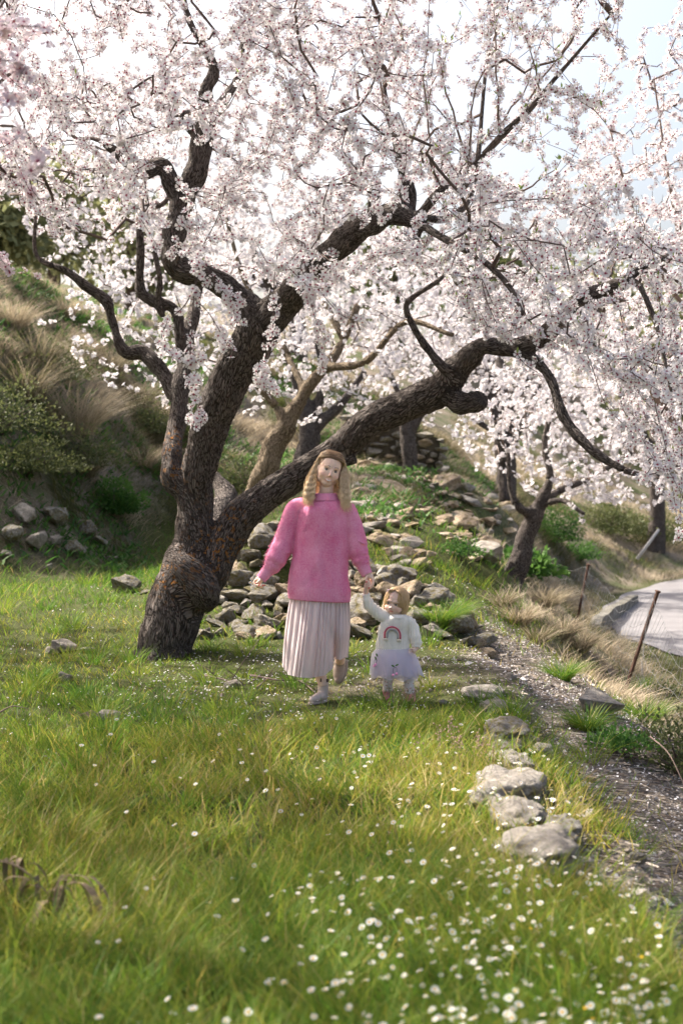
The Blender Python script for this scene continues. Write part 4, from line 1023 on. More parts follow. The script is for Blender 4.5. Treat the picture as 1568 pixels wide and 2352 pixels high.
# earth core behind the blocks
xs = np.linspace(.1, 2.1, 14); V = []; 
for x in xs:
    y = wall_line(x); z = z0f(x); V += [(x, y + .05, z - .3), (x, y + .05, z + rows * .17 - .05), (x, y + 1.2, z + rows * .17 - .02), (x, y + 1.4, z - .3)]
Qs = [[i * 4 + j, i * 4 + (j + 1) % 4, i * 4 + 4 + (j + 1) % 4, i * 4 + 4 + j] for i in range(len(xs) - 1) for j in range(4)]
mcore = plain('wall_earth', (.07, .06, .045), .95, .1, .3, 6)
link('core', np_mesh('core', V, [np.array(Qs)]), mcore, wl)
# ================================================================= grass
def blades(nm, x, y, z, h, wdt, lean_dir, lean, curl, tint, levels=2, side=None):
    """tapered curved blades; everything an array"""
    n = len(x); g_ = rng
    a = g_.random(n) * PI if side is None else side
    sx, sy = np.cos(a), np.sin(a); lx, ly = np.cos(lean_dir), np.sin(lean_dir)
    V = np.zeros((n, levels * 2 + 1, 3))
    for k in range(levels + 1):
        t = k / levels; off = h * (lean * t + curl * t * t); up = h * (t - .35 * (lean + curl) * t * t * .5)
        cx = x + lx * off; cy = y + ly * off; cz = z + up
        if k < levels:
            ww = wdt * (1 - .35 * t) * .5
            V[:, 2 * k] = np.stack([cx - sx * ww, cy - sy * ww, cz], 1); V[:, 2 * k + 1] = np.stack([cx + sx * ww, cy + sy * ww, cz], 1)
        else: V[:, 2 * k] = np.stack([cx, cy, cz], 1)
    off = (np.arange(n) * (levels * 2 + 1))[:, None, None]
    Q = np.array([[2 * k, 2 * k + 1, 2 * k + 3, 2 * k + 2] for k in range(levels - 1)]); T = np.array([[2 * levels - 2, 2 * levels - 1, 2 * levels]])
    nm.add(V.reshape(-1, 3), (T[None] + off).reshape(-1, 3), (Q[None] + off).reshape(-1, 4) if len(Q) else None, tint=np.repeat(tint, levels * 2 + 1))
GRASS = leafy('meadow_grass', None, None, .5, patch=[(0.0, (.055, .145, .016)), (.3, (.11, .2, .024)), (.6, (.19, .25, .03)), (.84, (.33, .305, .055)), (.93, (.36, .27, .07)), (1.0, (.42, .34, .16))])
DRYG = leafy('dry_grass', None, None, .35, patch=[(0.0, (.09, .11, .03)), (.3, (.19, .16, .09)), (.65, (.32, .265, .19)), (1.0, (.5, .42, .3))])
BUSH = leafy('bush_leaf', (.05, .07, .025), (.14, .155, .06), .35)
WEED = leafy('weed_leaf', (.03, .10, .02), (.10, .2, .04), .4)
def block_reject(x, y):
    bl = np.array([b for b in BLOCKS if b[1] < 24]); keep = np.ones(len(x), bool)
    for bx, by, br in bl: keep &= (x - bx) ** 2 + (y - by) ** 2 > (br * .85) ** 2
    return keep
def sample(n, d0, d1, pw=2.0, xa=.27, xm=.8, g=rng):
    """ground points whose number falls off with distance"""
    q = g.random(n)
    if pw == 2: d = 1 / (1 / d0 - q * (1 / d0 - 1 / d1))       # density ~ 1/d^2 along y, uniform across
    else: d = d0 + q * (d1 - d0)
    x = g.uniform(-1, 1, n) * (xa * d + xm)
    return x, d
x, y = sample(440000, 2.5, 30, xa=.30, xm=1.3)
z = H(x, y)
pm, hm, rm, bm_ = path_mask(x, y), hill_mask(x, y), right_mask(x, y), bare_mask(x, y)
cl = fbm(x * 1.6, y * 1.6, 4, 3); cl2 = fbm(x * 6, y * 6, 9, 2)
dens = (1 - .97 * pm) * (1 - .93 * hm) * (1 - .8 * rm) * (1 - .75 * bm_) * (1 - road_mask(x, y)) * (mound(x, y) < .12)
# worn strip between the tree and the path
worn = np.exp(-((y - 11.6 - .2 * x) / 1.5) ** 2) * sstep(-2.2, -.6, x) * (x < 1.4)
dens *= 1 - .45 * worn * (cl2 > .45)
dens *= .25 + 1.0 * sstep(.35, .6, cl2)
keep = (rng.random(len(x)) < dens) & block_reject(x, y)
x, y, z, cl, cl2, worn = x[keep], y[keep], z[keep], cl[keep], cl2[keep], worn[keep]; n = len(x)
print('grass', n)
near = sstep(9.2, 6.5, y)
h = (.075 + .075 * near + .05 * sstep(12, 17, y)) * (.55 + 1.1 * cl) * rng.choice([.45, .7, 1.0, 1.25, 1.7], n, p=[.2, .25, .3, .17, .08]) * rng.uniform(.8, 1.2, n) * (1 - .55 * worn)
h *= .88 * (1 - .78 * np.exp(-((x - .15) / .75) ** 2 - ((y - 9.6) / .62) ** 2))
h *= 1 + .35 * np.exp(-((x - .2) / 1.2) ** 2 - ((y - 8.2) / .5) ** 2)
ld = fbm(x * .9, y * .9, 7, 3) * 18 + rng.normal(size=n) * 1.5
tint = np.clip(.13 + .75 * fbm(x * .8 + 5, y * .8, 2, 4) - .02 + .24 * rng.normal(size=n) * .9 + .12 * near * sstep(-2, .3, x) - .22 * sstep(14, 19, y) - .1 * sstep(-1, -3, x), 0, 1)
tint = np.where(rng.random(n) < .06, rng.uniform(.85, 1, n), tint)
nm = NM(); blades(nm, x, y, z - .01, h, .0028 + .00034 * y + .0016 * rng.random(n), ld, rng.uniform(.1, .7, n), rng.uniform(0, .7, n), tint, 2)
tag(link('grass', nm.mesh('grass'), GRASS), kind='stuff')
# longer tufts standing out of the meadow
g = np.random.default_rng(77)
tx, ty = sample(420, 3.4, 22, g=g); ok = (path_mask(tx, ty) < .2) & (hill_mask(tx, ty) < .3) & (bare_mask(tx, ty) < .3) & (right_mask(tx, ty) < .4) & (mound(tx, ty) < .1)
tx, ty = tx[ok], ty[ok]
ex = np.array([(1.32, 7.6), (1.36, 7.2), (1.42, 6.9), (1.35, 7.9), (1.3, 6.5), (1.5, 5.6), (1.4, 5.2), (1.55, 8.8), (1.25, 8.3), (-2.35, 12.1), (-1.75, 12.0), (-2.1, 11.95), (-1.6, 12.4), (.05, 8.6), (.3, 8.7), (-.1, 8.9), (.45, 8.5)])
tx = np.concatenate([tx, ex[:, 0]]); ty = np.concatenate([ty, ex[:, 1]])
k = 70; X = np.repeat(tx, k) + g.normal(size=len(tx) * k) * .05; Y = np.repeat(ty, k) + g.normal(size=len(tx) * k) * .05
a = np.arctan2(Y - np.repeat(ty, k), X - np.repeat(tx, k)) + g.normal(size=len(X)) * .4
hh = np.repeat(g.uniform(.13, .24, len(tx)), k) * g.uniform(.5, 1.1, len(X)); ok = block_reject(X, Y)
tt = np.clip(np.repeat(g.uniform(.1, .6, len(tx)), k) + g.normal(size=len(X)) * .15, 0, 1)
nm = NM(); blades(nm, X[ok], Y[ok], H(X[ok], Y[ok]) - .01, hh[ok], .003 + .0002 * Y[ok], a[ok], g.uniform(.1, .6, ok.sum()), g.uniform(.1, .9, ok.sum()), tt[ok], 3)
tag(link('tall_grass', nm.mesh('tall_grass'), GRASS), kind='stuff')
# ---- dry grass and brush on the bank and the verge
def bank_points(n, x0, x1, y0, y1, fn, g):
    x = g.uniform(x0, x1, n); y = g.uniform(y0, y1, n); k = g.random(n) < fn(x, y); return x[k], y[k]
x1_, y1_ = bank_points(300000, -12, 4.5, 17, 40, lambda x, y: hill_mask(x, y) * (.25 + .9 * sstep(.4, .6, fbm(x * 1.3, y * 1.3, 6, 3))) * (1 - .5 * (x > .2)), g)
x2_, y2_ = bank_points(90000, 1.9, 6.5, 8, 34, lambda x, y: right_mask(x, y) * (.25 + .9 * sstep(.42, .6, fbm(x * 1.7, y * 1.7, 6, 3))), g)
x3_, y3_ = bank_points(90000, 4, 18, 30, 54, lambda x, y: (1 - road_mask(x, y)) * (.2 + .9 * sstep(.35, .55, fbm(x * .9, y * .9, 16, 3))), g)
x4_, y4_ = bank_points(70000, -8, -2.3, 18.5, 28, lambda x, y: .25 + .7 * sstep(.4, .6, fbm(x * 1.6, y * 1.6, 26, 3)) * (H(x, y) > .75), g)
x4_, y4_ = x4_[H(x4_, y4_) > .7], y4_[H(x4_, y4_) > .7]
X = np.concatenate([x1_, x2_, x3_, x4_]); Y = np.concatenate([y1_, y2_, y3_, y4_]); n = len(X); ok = block_reject(X, Y); X, Y = X[ok], Y[ok]; n = len(X)
gr = fbm(X * .8, Y * .8, 12, 3)
tt = np.clip(.45 + (gr - .5) * 2.6 + g.normal(size=n) * .18, 0, 1)
nm = NM(); blades(nm, X, Y, H(X, Y) - .02, (.10 + .26 * vnoise(X * 1.4, Y * 1.4, 3) ** 1.5) * g.uniform(.5, 1.3, n), .006 + .0003 * Y, vnoise(X * .5, Y * .5) * 9 + g.normal(size=n) * .7, g.uniform(.1, .9, n), g.uniform(.1, 1.2, n), tt, 2)
print('dry', n)
tag(link('dry_grass', nm.mesh('dry_grass'), DRYG), kind='stuff')
# green leafy ground cover patches on the bank
X, Y = bank_points(90000, -12, 5, 17, 38, lambda x, y: hill_mask(x, y) * sstep(.48, .60, fbm(x * .7 + 9, y * .7, 3, 3)), g)
n = len(X); nm = NM()
blades(nm, X, Y, H(X, Y) + g.uniform(0, .12, n), g.uniform(.06, .16, n), .03 + .02 * g.random(n), g.random(n) * 6.28, g.uniform(.4, 1.2, n), g.uniform(.1, .6, n), g.random(n), 2)
tag(link('ground_cover', nm.mesh('ground_cover'), WEED), kind='stuff')
# ---- single tussocks and bushes
def tussock(px, py, size, nb, m_, label, name='grass_tussock', spread=1.0, group=None, tmid=.7, wd=.007, up=0.):
    gz = float(H(px, py)); n = int(nb * .65) if m_ is DRYG else nb; wd = wd * 1.25 if m_ is DRYG else wd; a = g.random(n) * 6.28; r = np.sqrt(g.random(n)) * size * .28
    nm = NM(); blades(nm, r * np.cos(a), r * np.sin(a), np.full(n, -.03), size * g.uniform(.5, 1.15, n), wd + .0 * r, a + g.normal(size=n) * .9, g.uniform(.05, .7, n) * spread, g.uniform(.2, 1.3, n) * spread, np.clip(tmid - .1 + g.normal(size=n) * .3, 0, 1), 4)
    o = link(name, nm.mesh(name), m_, loc=(px, py, gz + up)); return tag(o, label, 'grass tussock', group)
def gp(u, v):
    d = ground_hit(u, v); p = at(u, v, d); return p[0], p[1]
for (u, v, s, nb, lb, tm) in ((175, 1000, 1.0, 1100, 'large pale straw-coloured tussock glowing on the left bank', .9), (60, 930, .8, 700, 'dull brown tussock high on the left bank below the crest', .55), (30, 760, .6, 800, 'sunlit tan tussock on the crest of the left bank at the frame edge', .85),
      (150, 730, .5, 800, 'sunlit tan tussock on the crest under the far left almond boughs', .85), (280, 760, .45, 600, 'straw tussock on the crest left of the bent bough', .8), (250, 860, .7, 600, 'mauve-brown tussock in the middle of the left bank', .55), (330, 930, .6, 500, 'brown tussock on the bank behind the bent bough', .5),
      (200, 1100, .45, 400, 'drooping brown tussock over the bank ledge beside the leafy bush', .6), (90, 850, .8, 700, 'greyish tussock on the upper left bank', .5), (330, 1080, .5, 400, 'low straw tussock on the bank left of the trunk', .7),
      (1190, 1440, .32, 700, 'pale straw tussock on the verge right of the green slope', .85), (1250, 1400, .40, 800, 'tall straw tussock between the two far fence posts', .8), (1290, 1470, .34, 600, 'bushy straw tussock at the foot of the rusty thin post', .75), (1150, 1400, .3, 400, 'brown tussock at the bottom of the green slope', .6),
      (1330, 1500, .32, 500, 'straw tussock left of the leaning post', .7), (1230, 1480, .28, 500, 'mixed green and straw tussock above the path', .5), (1400, 1500, .3, 500, 'reddish brown tussock behind the leaning post', .55)):
    px, py = gp(u, v); tussock(px, py, s, nb, DRYG, lb, tmid=tm)
for (u, v, s, nb, lb) in ((1010, 1440, .3, 700, 'dark green fine tussock right of the pale smooth boulder'), (1045, 1415, .26, 500, 'smaller green tussock behind the dark green fine tussock'), (1350, 1680, .22, 400, 'green tussock under the big angular boulder'), (1450, 1600, .3, 500, 'green and brown tussock at the base of the leaning post'), (1480, 1660, .28, 500, 'green tussock right of the big angular boulder'), (1290, 1560, .24, 400, 'green tussock between path and verge above the angular boulder')):
    px, py = gp(u, v); tussock(px, py, s, nb, GRASS, lb, tmid=.35, wd=.005)
def bush(px, py, rx, rz, n, m_, label, leaf=.05, name='bush', cat='bush', stems=True, ry=None):
    gz = float(H(px, py)); ry = ry or rx; o = empty(name, (px, py, gz)); tag(o, label, cat)
    q = g.normal(size=(n, 3)); q /= np.linalg.norm(q, axis=1, keepdims=True)
    ln = vnoise(q[:, 0] * 2.3 + px, q[:, 1] * 2.3, q[:, 2] * 2.3)
    ln2 = vnoise(q[:, 0] * 5 + py, q[:, 1] * 5, q[:, 2] * 5); q *= (g.random((n, 1)) ** .35) * (.30 + .85 * ln[:, None] + .35 * ln2[:, None]); q[:, 2] = np.abs(q[:, 2]) if stems else q[:, 2]
    p3 = q * np.array([rx, ry, rz]) + np.array([px, py, gz + .05])
    d = q + g.normal(size=(n, 3)) * .7 + np.array([0, 0, .3])
    tv = np.array([(0, 0, 0), (.28, .0, .5), (0, .08, 1.0), (-.28, 0, .5)]); tt = np.array([(0, 1, 2), (0, 2, 3)])
    nm = NM(); scatter(nm, tv, tt, None, p3, rot_from_z(d, g.random(n) * 6.28), leaf * g.uniform(.6, 1.4, n), tint=np.clip(.5 + (ln - .5) * 1.2 + g.normal(size=n) * .25, 0, 1))
    tag(link('leaves', nm.mesh('leaves'), m_, o), kind='stuff')
    nm = NM()
    for k in range(14):
        a = g.random() * 6.28; e = g.uniform(.4, .9); tip = np.array([math.cos(a) * rx * e, math.sin(a) * ry * e, rz * g.uniform(.5, .95)]); b0 = np.array([px, py, gz - .05])
        tube(nm, np.array([b0, b0 + tip * np.array([.4, .4, .6]), b0 + tip]), [.012, .009, .004], 4)
    link('stems', nm.mesh('stems', True), TWIG, o); return o
for (u, v, rx, rz, n, m_, lb, lf) in ((262, 1185, .55, .5, 3800, WEED, 'bright dark-green leafy bush at the foot of the left bank', .06), (60, 1100, .8, .5, 4200, BUSH, 'wide dark green shrub covering the left bank at the frame edge', .05), (170, 1090, .8, .6, 3200, BUSH, 'dark shrub under the pale straw-coloured tussock', .05),
      (0, 1000, .9, .8, 3200, BUSH, 'dark shrub cut by the left frame edge halfway up the bank', .05), (330, 1000, .8, .6, 2600, BUSH, 'olive shrub on the bank left of the big trunk', .05), (560, 1130, .8, .7, 2600, BUSH, 'olive shrub between the trunks on the bank', .05), (120, 880, 1.0, .6, 2400, BUSH, 'green scrub patch on the upper left bank', .05), (420, 1010, .7, .5, 1800, BUSH, 'small olive shrub on the bank behind the left limb', .05),
      (250, 700, 1.0, 1.1, 3600, WEED, 'bright green bush on the bank crest below the blossom', .07), (1270, 1250, .9, .85, 4200, WEED, 'yellow-green bush behind the small leaning almond tree', .06), (1400, 1230, 1.3, 1.0, 4200, BUSH, 'dark bush on the far bank above the road bend', .08), (1330, 1290, .6, .4, 1800, WEED, 'low green bush at the far side of the gully', .06), (1500, 1250, 1.4, .9, 3800, BUSH, 'dark scrub on the far bank right of the leaning pole', .08),
      (1200, 1330, .5, .4, 1800, WEED, 'grey-green agave-like clump at the foot of the small leaning tree', .09), (1540, 1650, .5, .45, 2600, BUSH, 'brown-green bramble at the right edge below the fence', .035), (1560, 1780, .4, .35, 2200, BUSH, 'low bramble at the right edge beside the path', .03), (1420, 1740, .22, .14, 900, WEED, 'small green herb patch beside the path', .03), (1060, 1290, .35, .25, 900, WEED, 'dark green herb patch in the slope', .04)):
    px, py = gp(u, v); bush(px, py, rx, rz, n, m_, lb, lf)
# far pines and scrub
def far_tree(px, py, hgt, r, n, label, seed, m_=BUSH):
    gz = float(H(px, py)); o = empty('pine_tree', (px, py, gz)); tag(o, label, 'tree')
    nm = NM(); tube(nm, np.array([[px, py, gz - .3], [px + .2, py, gz + hgt * .5], [px, py, gz + hgt * .9]]), [.28, .18, .06], 8)
    for k in range(9):
        a = k * 2.4; z0 = gz + hgt * (.3 + .06 * k); tube(nm, np.array([[px + .1, py, z0], [px + math.cos(a) * r * .4, py + math.sin(a) * r * .4, z0 + .6], [px + math.cos(a) * r * .8, py + math.sin(a) * r * .8, z0 + .8]]), [.08, .05, .02], 5)
    link('trunk', nm.mesh('trunk', True), TWIG, o)
    gg = np.random.default_rng(seed); cc = gg.normal(size=(26, 3)); cc /= np.linalg.norm(cc, axis=1, keepdims=True); cc *= (gg.random((26, 1)) ** .5) * np.array([r, r, hgt * .38]); cc[:, 2] += gz + hgt * .62; cc[:, 0] += px; cc[:, 1] += py
    k = gg.integers(0, 26, n); q = gg.normal(size=(n, 3)); q /= np.linalg.norm(q, axis=1, keepdims=True); p3 = cc[k] + q * gg.random((n, 1)) ** .4 * r * .38
    tv = np.array([(0, 0, 0), (.3, .0, .5), (0, .05, 1.0), (-.3, 0, .5)]); tt = np.array([(0, 1, 2), (0, 2, 3)])
    nm = NM(); scatter(nm, tv, tt, None, p3, rot_from_z(q + gg.normal(size=(n, 3)) * .5, gg.random(n) * 6.28), .28 * gg.uniform(.6, 1.4, n), tint=gg.random(n))
    tag(link('crown', nm.mesh('crown'), m_, o), kind='stuff')
OLIVE = leafy('hazed_olive_leaf', (.13, .15, .07), (.32, .32, .15), .35)  # leaf colour lightened, so the distance haze is mixed into it
for i, (u, d, hgt, r, lb, m_) in enumerate(((-20, 42, 3.4, 1.8, 'hazy olive-green pine on the crest at the left frame edge', OLIVE), (120, 46, 4.6, 2.2, 'hazy pine on the crest behind the far left blossom', OLIVE), (300, 50, 4.0, 2.0, 'small pine on the crest seen through the blossom', OLIVE), (1500, 62, 6.5, 3.2, 'sunlit yellow-green pine on the far hill at the right', OLIVE), (1400, 66, 5.5, 2.6, 'yellow-green pine on the far hill left of the sunlit one', OLIVE), (1580, 58, 6, 3, 'yellow-green pine on the far hill at the right frame edge', OLIVE), (1120, 64, 5, 2.6, 'dark pine on the far hill behind the far trunks', BUSH), (900, 62, 5, 3, 'dark pine on the far hill behind the stone wall', BUSH))):
    p = at(u, 1176, d); far_tree(p[0], p[1], hgt, r, 3000, lb, 90 + i, m_)
# ================================================================= daisies
def daisy_lod():
    V = []; T = []; C = []
    n = 11
    for k in range(n):
        a = k * 2 * PI / n; o = len(V)
        V += [(.25 * math.cos(a), .25 * math.sin(a), .03), (.75 * math.cos(a - .24), .75 * math.sin(a - .24), .12), (1.0 * math.cos(a), 1.0 * math.sin(a), .12), (.75 * math.cos(a + .24), .75 * math.sin(a + .24), .12)]
        C += [0, 0, 0, 0]; T += [(o, o + 1, o + 2), (o, o + 2, o + 3)]
    o = len(V); V += [(.36 * math.cos(i * PI / 3), .36 * math.sin(i * PI / 3), .05) for i in range(6)] + [(0, 0, .2)]; C += [1] * 7
    T += [(o + i, o + (i + 1) % 6, o + 6) for i in range(6)]
    return np.array(V), np.array(T), np.array(C, float)
DL = daisy_lod()
m = bpy.data.materials.new('daisy'); m.use_nodes = True; nt = m.node_tree; b = nt.nodes["Principled BSDF"]; b.inputs['Roughness'].default_value = .7
c = ramp(nt, attr(nt, 'core').outputs['Fac'], [(0.0, (.82, .82, .83)), (.5, (.82, .82, .83)), (.51, (.75, .42, .03))], 'CONSTANT'); base(nt, b, c)
tr = N_(nt, 'ShaderNodeBsdfTranslucent'); nt.links.new(c, tr.inputs[0]); mx = N_(nt, 'ShaderNodeMixShader', i_0=.35)
nt.links.new(b.outputs[0], mx.inputs[1]); nt.links.new(tr.outputs[0], mx.inputs[2]); nt.links.new(mx.outputs[0], nt.nodes["Material Output"].inputs[0])
DAISY = m
STEM = plain('flower_stem', (.10, .17, .04), .7)
YEL = leafy('yellow_petal', (.75, .45, .02), (.85, .55, .04), .3)
g = np.random.default_rng(99)
def daisy_w(x, y):
    w = .012 + 1.0 * sstep(-.5, 1.1, x + (5 - y) * .12) * sstep(8.0, 6.6, y) * (.28 + 1.4 * sstep(.42, .62, fbm(x * 3.2, y * 3.2, 31, 3)))
    w += .35 * np.exp(-((x - .05) / .7) ** 2 - ((y - 7.3) / .6) ** 2)
    w += 0.35 * sstep(.2, .9, x) * sstep(5.8, 4.2, y)
    return w
dx, dy = sample(7000, 3.35, 9.2, g=g); k = (g.random(len(dx)) < daisy_w(dx, dy) * .85) & (path_mask(dx, dy) < .3) & block_reject(dx, dy)
dx, dy = dx[k], dy[k]
ex = np.array([gp(a_, b_) for a_, b_ in ((512, 1720), (178, 1786), (230, 1850), (296, 1940), (442, 1990), (320, 1590), (600, 1650), (797, 1760), (620, 1860), (680, 1790), (720, 1810), (645, 1880), (700, 1700), (1010, 1760), (850, 1800), (290, 2190), (290, 2140), (522, 2100))])
dx = np.concatenate([dx, ex[:, 0]]); dy = np.concatenate([dy, ex[:, 1]]); dz = H(dx, dy); n = len(dx); print('daisies', n)
sh = g.uniform(.07, .17, n); tilt = g.normal(size=(n, 2)) * .25
head = np.stack([dx + tilt[:, 0] * sh, dy + tilt[:, 1] * sh, dz + sh], 1)
dirv = np.stack([tilt[:, 0] * 1.3 - .15, tilt[:, 1] * 1.3 - .25, np.ones(n)], 1); rot = rot_from_z(dirv, g.random(n) * 6.28); ds = g.uniform(.0075, .0145, n)
dme = np_mesh('petals', DL[0], [DL[1]], False, {'core': ('FLOAT', DL[2])}); dme.materials.append(DAISY)
nms = NM(); tube(nms, np.array([(0, 0, 0), (.02, 0, .5), (0, 0, 1.0)]), [.0011, .001, .001], 3, cap=False); sme = nms.mesh('stem'); sme.materials.append(STEM)
du = 784 + F * dx / dy; inview = (du > -20) & (du < 1590)
order = np.argsort(np.where(inview, dy, 1e9)); solo = set(order[:300].tolist())
for i in sorted(solo):
    o = bpy.data.objects.new('daisy', dme); COL.objects.link(o)
    M4 = Matrix(rot[i].tolist()).to_4x4(); M4.translation = Vector(head[i]); o.matrix_world = M4 @ Matrix.Scale(ds[i], 4)
    where = 'in the grass near the child\'s boots' if dy[i] > 8.2 else 'in the sunlit patch before the white boulders' if dy[i] > 6.6 else 'just in front of the dark-pitted boulder' if dy[i] > 5.6 else 'in the thick drift at the lower right' if dy[i] > 4.4 else 'large in the bottom rows near the camera'
    where += ', on the left' if dx[i] < -.25 else ', in the middle' if dx[i] < .35 else ', by the path side'
    tag(o, ('tall' if sh[i] > .12 else 'short') + ' white daisy ' + where, 'flower', 'daisies in the meadow')
    s = bpy.data.objects.new('stem', sme); COL.objects.link(s); s.parent = o
    b3 = Vector((dx[i], dy[i], dz[i])); v = Vector(head[i]) - b3
    Mw = v.to_track_quat('Z', 'Y').to_matrix().to_4x4(); Mw.translation = b3
    Mw = Mw @ Matrix.Diagonal((1, 1, v.length, 1)); s.matrix_parent_inverse = o.matrix_world.inverted(); s.matrix_basis = Mw
rest = np.array([i for i in range(n) if i not in solo], int)
if len(rest):
    nm = NM(); scatter(nm, DL[0], DL[1], None, head[rest], rot[rest], ds[rest], t_core=DL[2]); tag(link('daisies', nm.mesh('daisies'), DAISY), kind='stuff')
# small yellow flowers
yx, yy = sample(900, 3.4, 7.5, g=g); k = (g.random(len(yx)) < daisy_w(yx, yy) * .16); yx, yy = yx[k], yy[k]; n = len(yx)
nm = NM(); scatter(nm, DL[0], DL[1], None, np.stack([yx, yy, H(yx, yy) + g.uniform(.06, .13, n)], 1), rot_from_z(g.normal(size=(n, 3)) * .3 + np.array([0, -.2, 1]), g.random(n)), np.full(n, .0075), tint=g.random(n))
tag(link('yellow_flowers', nm.mesh('yellow_flowers'), YEL), kind='stuff')
# fallen petals, tiny white seed heads
px_, py_ = bank_points(14000, -3, 3, 7.5, 17, lambda x, y: (.15 + .7 * np.exp(-((y - 10.8) / 1.6) ** 2) * (x > -1.6) + .5 * path_mask(x, y)) * .8, g); n = len(px_)
tv = np.array([(-.5, -.4, 0), (.5, -.4, .1), (.6, .4, 0), (-.4, .5, .15)]); tq = np.array([(0, 1, 2, 3)])
nm = NM(); scatter(nm, tv, None, tq, np.stack([px_, py_, H(px_, py_) + g.uniform(.005, .05, n)], 1), rot_from_z(g.normal(size=(n, 3)) * .4 + np.array([0, 0, 1]), g.random(n) * 6.28), g.uniform(.008, .016, n), core=np.zeros(n))
tag(link('fallen_petals', nm.mesh('fallen_petals'), PETAL), kind='stuff')
# gravel of the path and the bare ground
px_, py_ = bank_points(90000, .9, 3.2, 5, 17, lambda x, y: path_mask(x, y) * .85, g); qx, qy = bank_points(12000, -1.2, 2, 9.3, 13.5, lambda x, y: bare_mask(x, y) * .5, g)
px_ = np.concatenate([px_, qx]); py_ = np.concatenate([py_, qy]); n = len(px_)
tv = np.array([(1, 0, 0), (0, .8, 0), (-.9, 0, .1), (0, -.9, 0), (.1, 0, .6), (0, 0, -.5)]); tt = np.array([(0, 1, 4), (1, 2, 4), (2, 3, 4), (3, 0, 4)])
nm = NM(); sz = np.abs(g.normal(size=n)) * .006 + .004; sz = np.where(g.random(n) < .02, sz * 3.0, sz)
scatter(nm, tv, tt, None, np.stack([px_, py_, H(px_, py_)], 1), rot_from_z(g.normal(size=(n, 3)) * .25 + np.array([0, 0, 1]), g.random(n) * 6.28), sz, tint=g.random(n))
m, nt, b = mat('gravel_stone', .9, .2); base(nt, b, ramp(nt, attr(nt, 'tint').outputs['Fac'], [(0, (.09, .07, .055)), (.6, (.2, .17, .14)), (.93, (.38, .34, .31)), (1, (.6, .57, .54))]))
tag(link('gravel', nm.mesh('gravel'), m), kind='stuff'); print('gravel', n)
# chopped twigs on the path
qx, qy = bank_points(26000, .9, 3.6, 5, 15, lambda x, y: path_mask(x, y) * .25 * (1 + 2 * (y < 9)) * .4 + .05, g); n = len(qx); a = g.normal(size=n) * .6 - .5; L = g.uniform(.03, .14, n)
nm = NM(); tv = np.array([(-.5, -.03, 0), (.5, -.03, 0), (.5, .03, .0), (-.5, .03, .0), (-.5, 0, .05), (.5, 0, .05)]); tq = np.array([(0, 1, 5, 4), (2, 3, 4, 5)])
rz = np.zeros((n, 3, 3)); rz[:, 0, 0] = np.cos(a); rz[:, 0, 1] = -np.sin(a); rz[:, 1, 0] = np.sin(a); rz[:, 1, 1] = np.cos(a); rz[:, 2, 2] = 1
scatter(nm, tv, None, tq, np.stack([qx, qy, H(qx, qy) + .006], 1), rz, L, tint=g.random(n))
m, nt, b = mat('twig_litter', .9, .1); base(nt, b, ramp(nt, attr(nt, 'tint').outputs['Fac'], [(0, (.06, .045, .035)), (.6, (.2, .165, .135)), (1, (.42, .37, .32))]))
tag(link('twig_litter', nm.mesh('twig_litter'), m), kind='stuff')
# ---- dead branches
def deadwood(pts, label, r=.008, m_=TWIG, side=(), name='dead_branch', on_ground=True, cat='branch'):
    A = np.array([at(u, v, ground_hit(u, v) if d is None else d) for u, v, d in pts]); 
    if on_ground: A[:, 2] = H(A[:, 0], A[:, 1]) + .03
    A = smooth_path(A, 5); nm = NM(); tube(nm, A - A[0], np.linspace(r, r * .35, len(A)), 6)
    for k in side:
        i = int(k * (len(A) - 1)); p0 = A[i] - A[0]; dd = g.normal(size=3) * .12; dd[2] = abs(dd[2]) * .7
        tube(nm, np.array([p0, p0 + dd * .6 + (0, 0, .01), p0 + dd * 1.4]), [r * .5, r * .4, r * .2], 4)
    return tag(link(name, nm.mesh(name, True), m_, loc=A[0]), label, cat)
deadwood([(468, 1560, None), (510, 1570, None), (560, 1583, None), (600, 1560, None)], 'thin grey dead branch lying in the grass left of the boots', .009, side=(.3, .5, .7))
deadwood([(575, 1560, None), (640, 1572, None), (690, 1575, None), (735, 1612, None)], 'long forked dead branch reaching the standing boot', .009, side=(.2, .4, .6, .8))
deadwood([(590, 1590, None), (640, 1545, None)], 'short stick crossing the dead branches', .007)
deadwood([(0, 1636, 9.2), (30, 1622, 9.2), (66, 1628, 9.2)], 'pale curved stick at the left edge of the meadow', .007, TWIG2, on_ground=False)
deadwood([(1270, 1856, None), (1330, 1850, None), (1390, 1856, None), (1440, 1862, None)], 'pale dead stick lying across the path edge', .008, TWIG2, side=(.1, .3, .5))
deadwood([(1215, 1868, None), (1270, 1856, None), (1300, 1920, None)], 'dark bent twig beside the pitted boulder', .006, side=(.5,))
deadwood([(1440, 1560, None), (1380, 1540, None)], 'pale splinter above the angular boulder', .006, TWIG2)
deadwood([(90, 2245, None), (170, 2240, None), (240, 2256, None), (320, 2272, None)], 'dark blurred stick in the near grass at the lower left', .006, side=(.5,))
WITH = plain('withered_leaf', (.20, .15, .10), .9, .1, .35, 30)
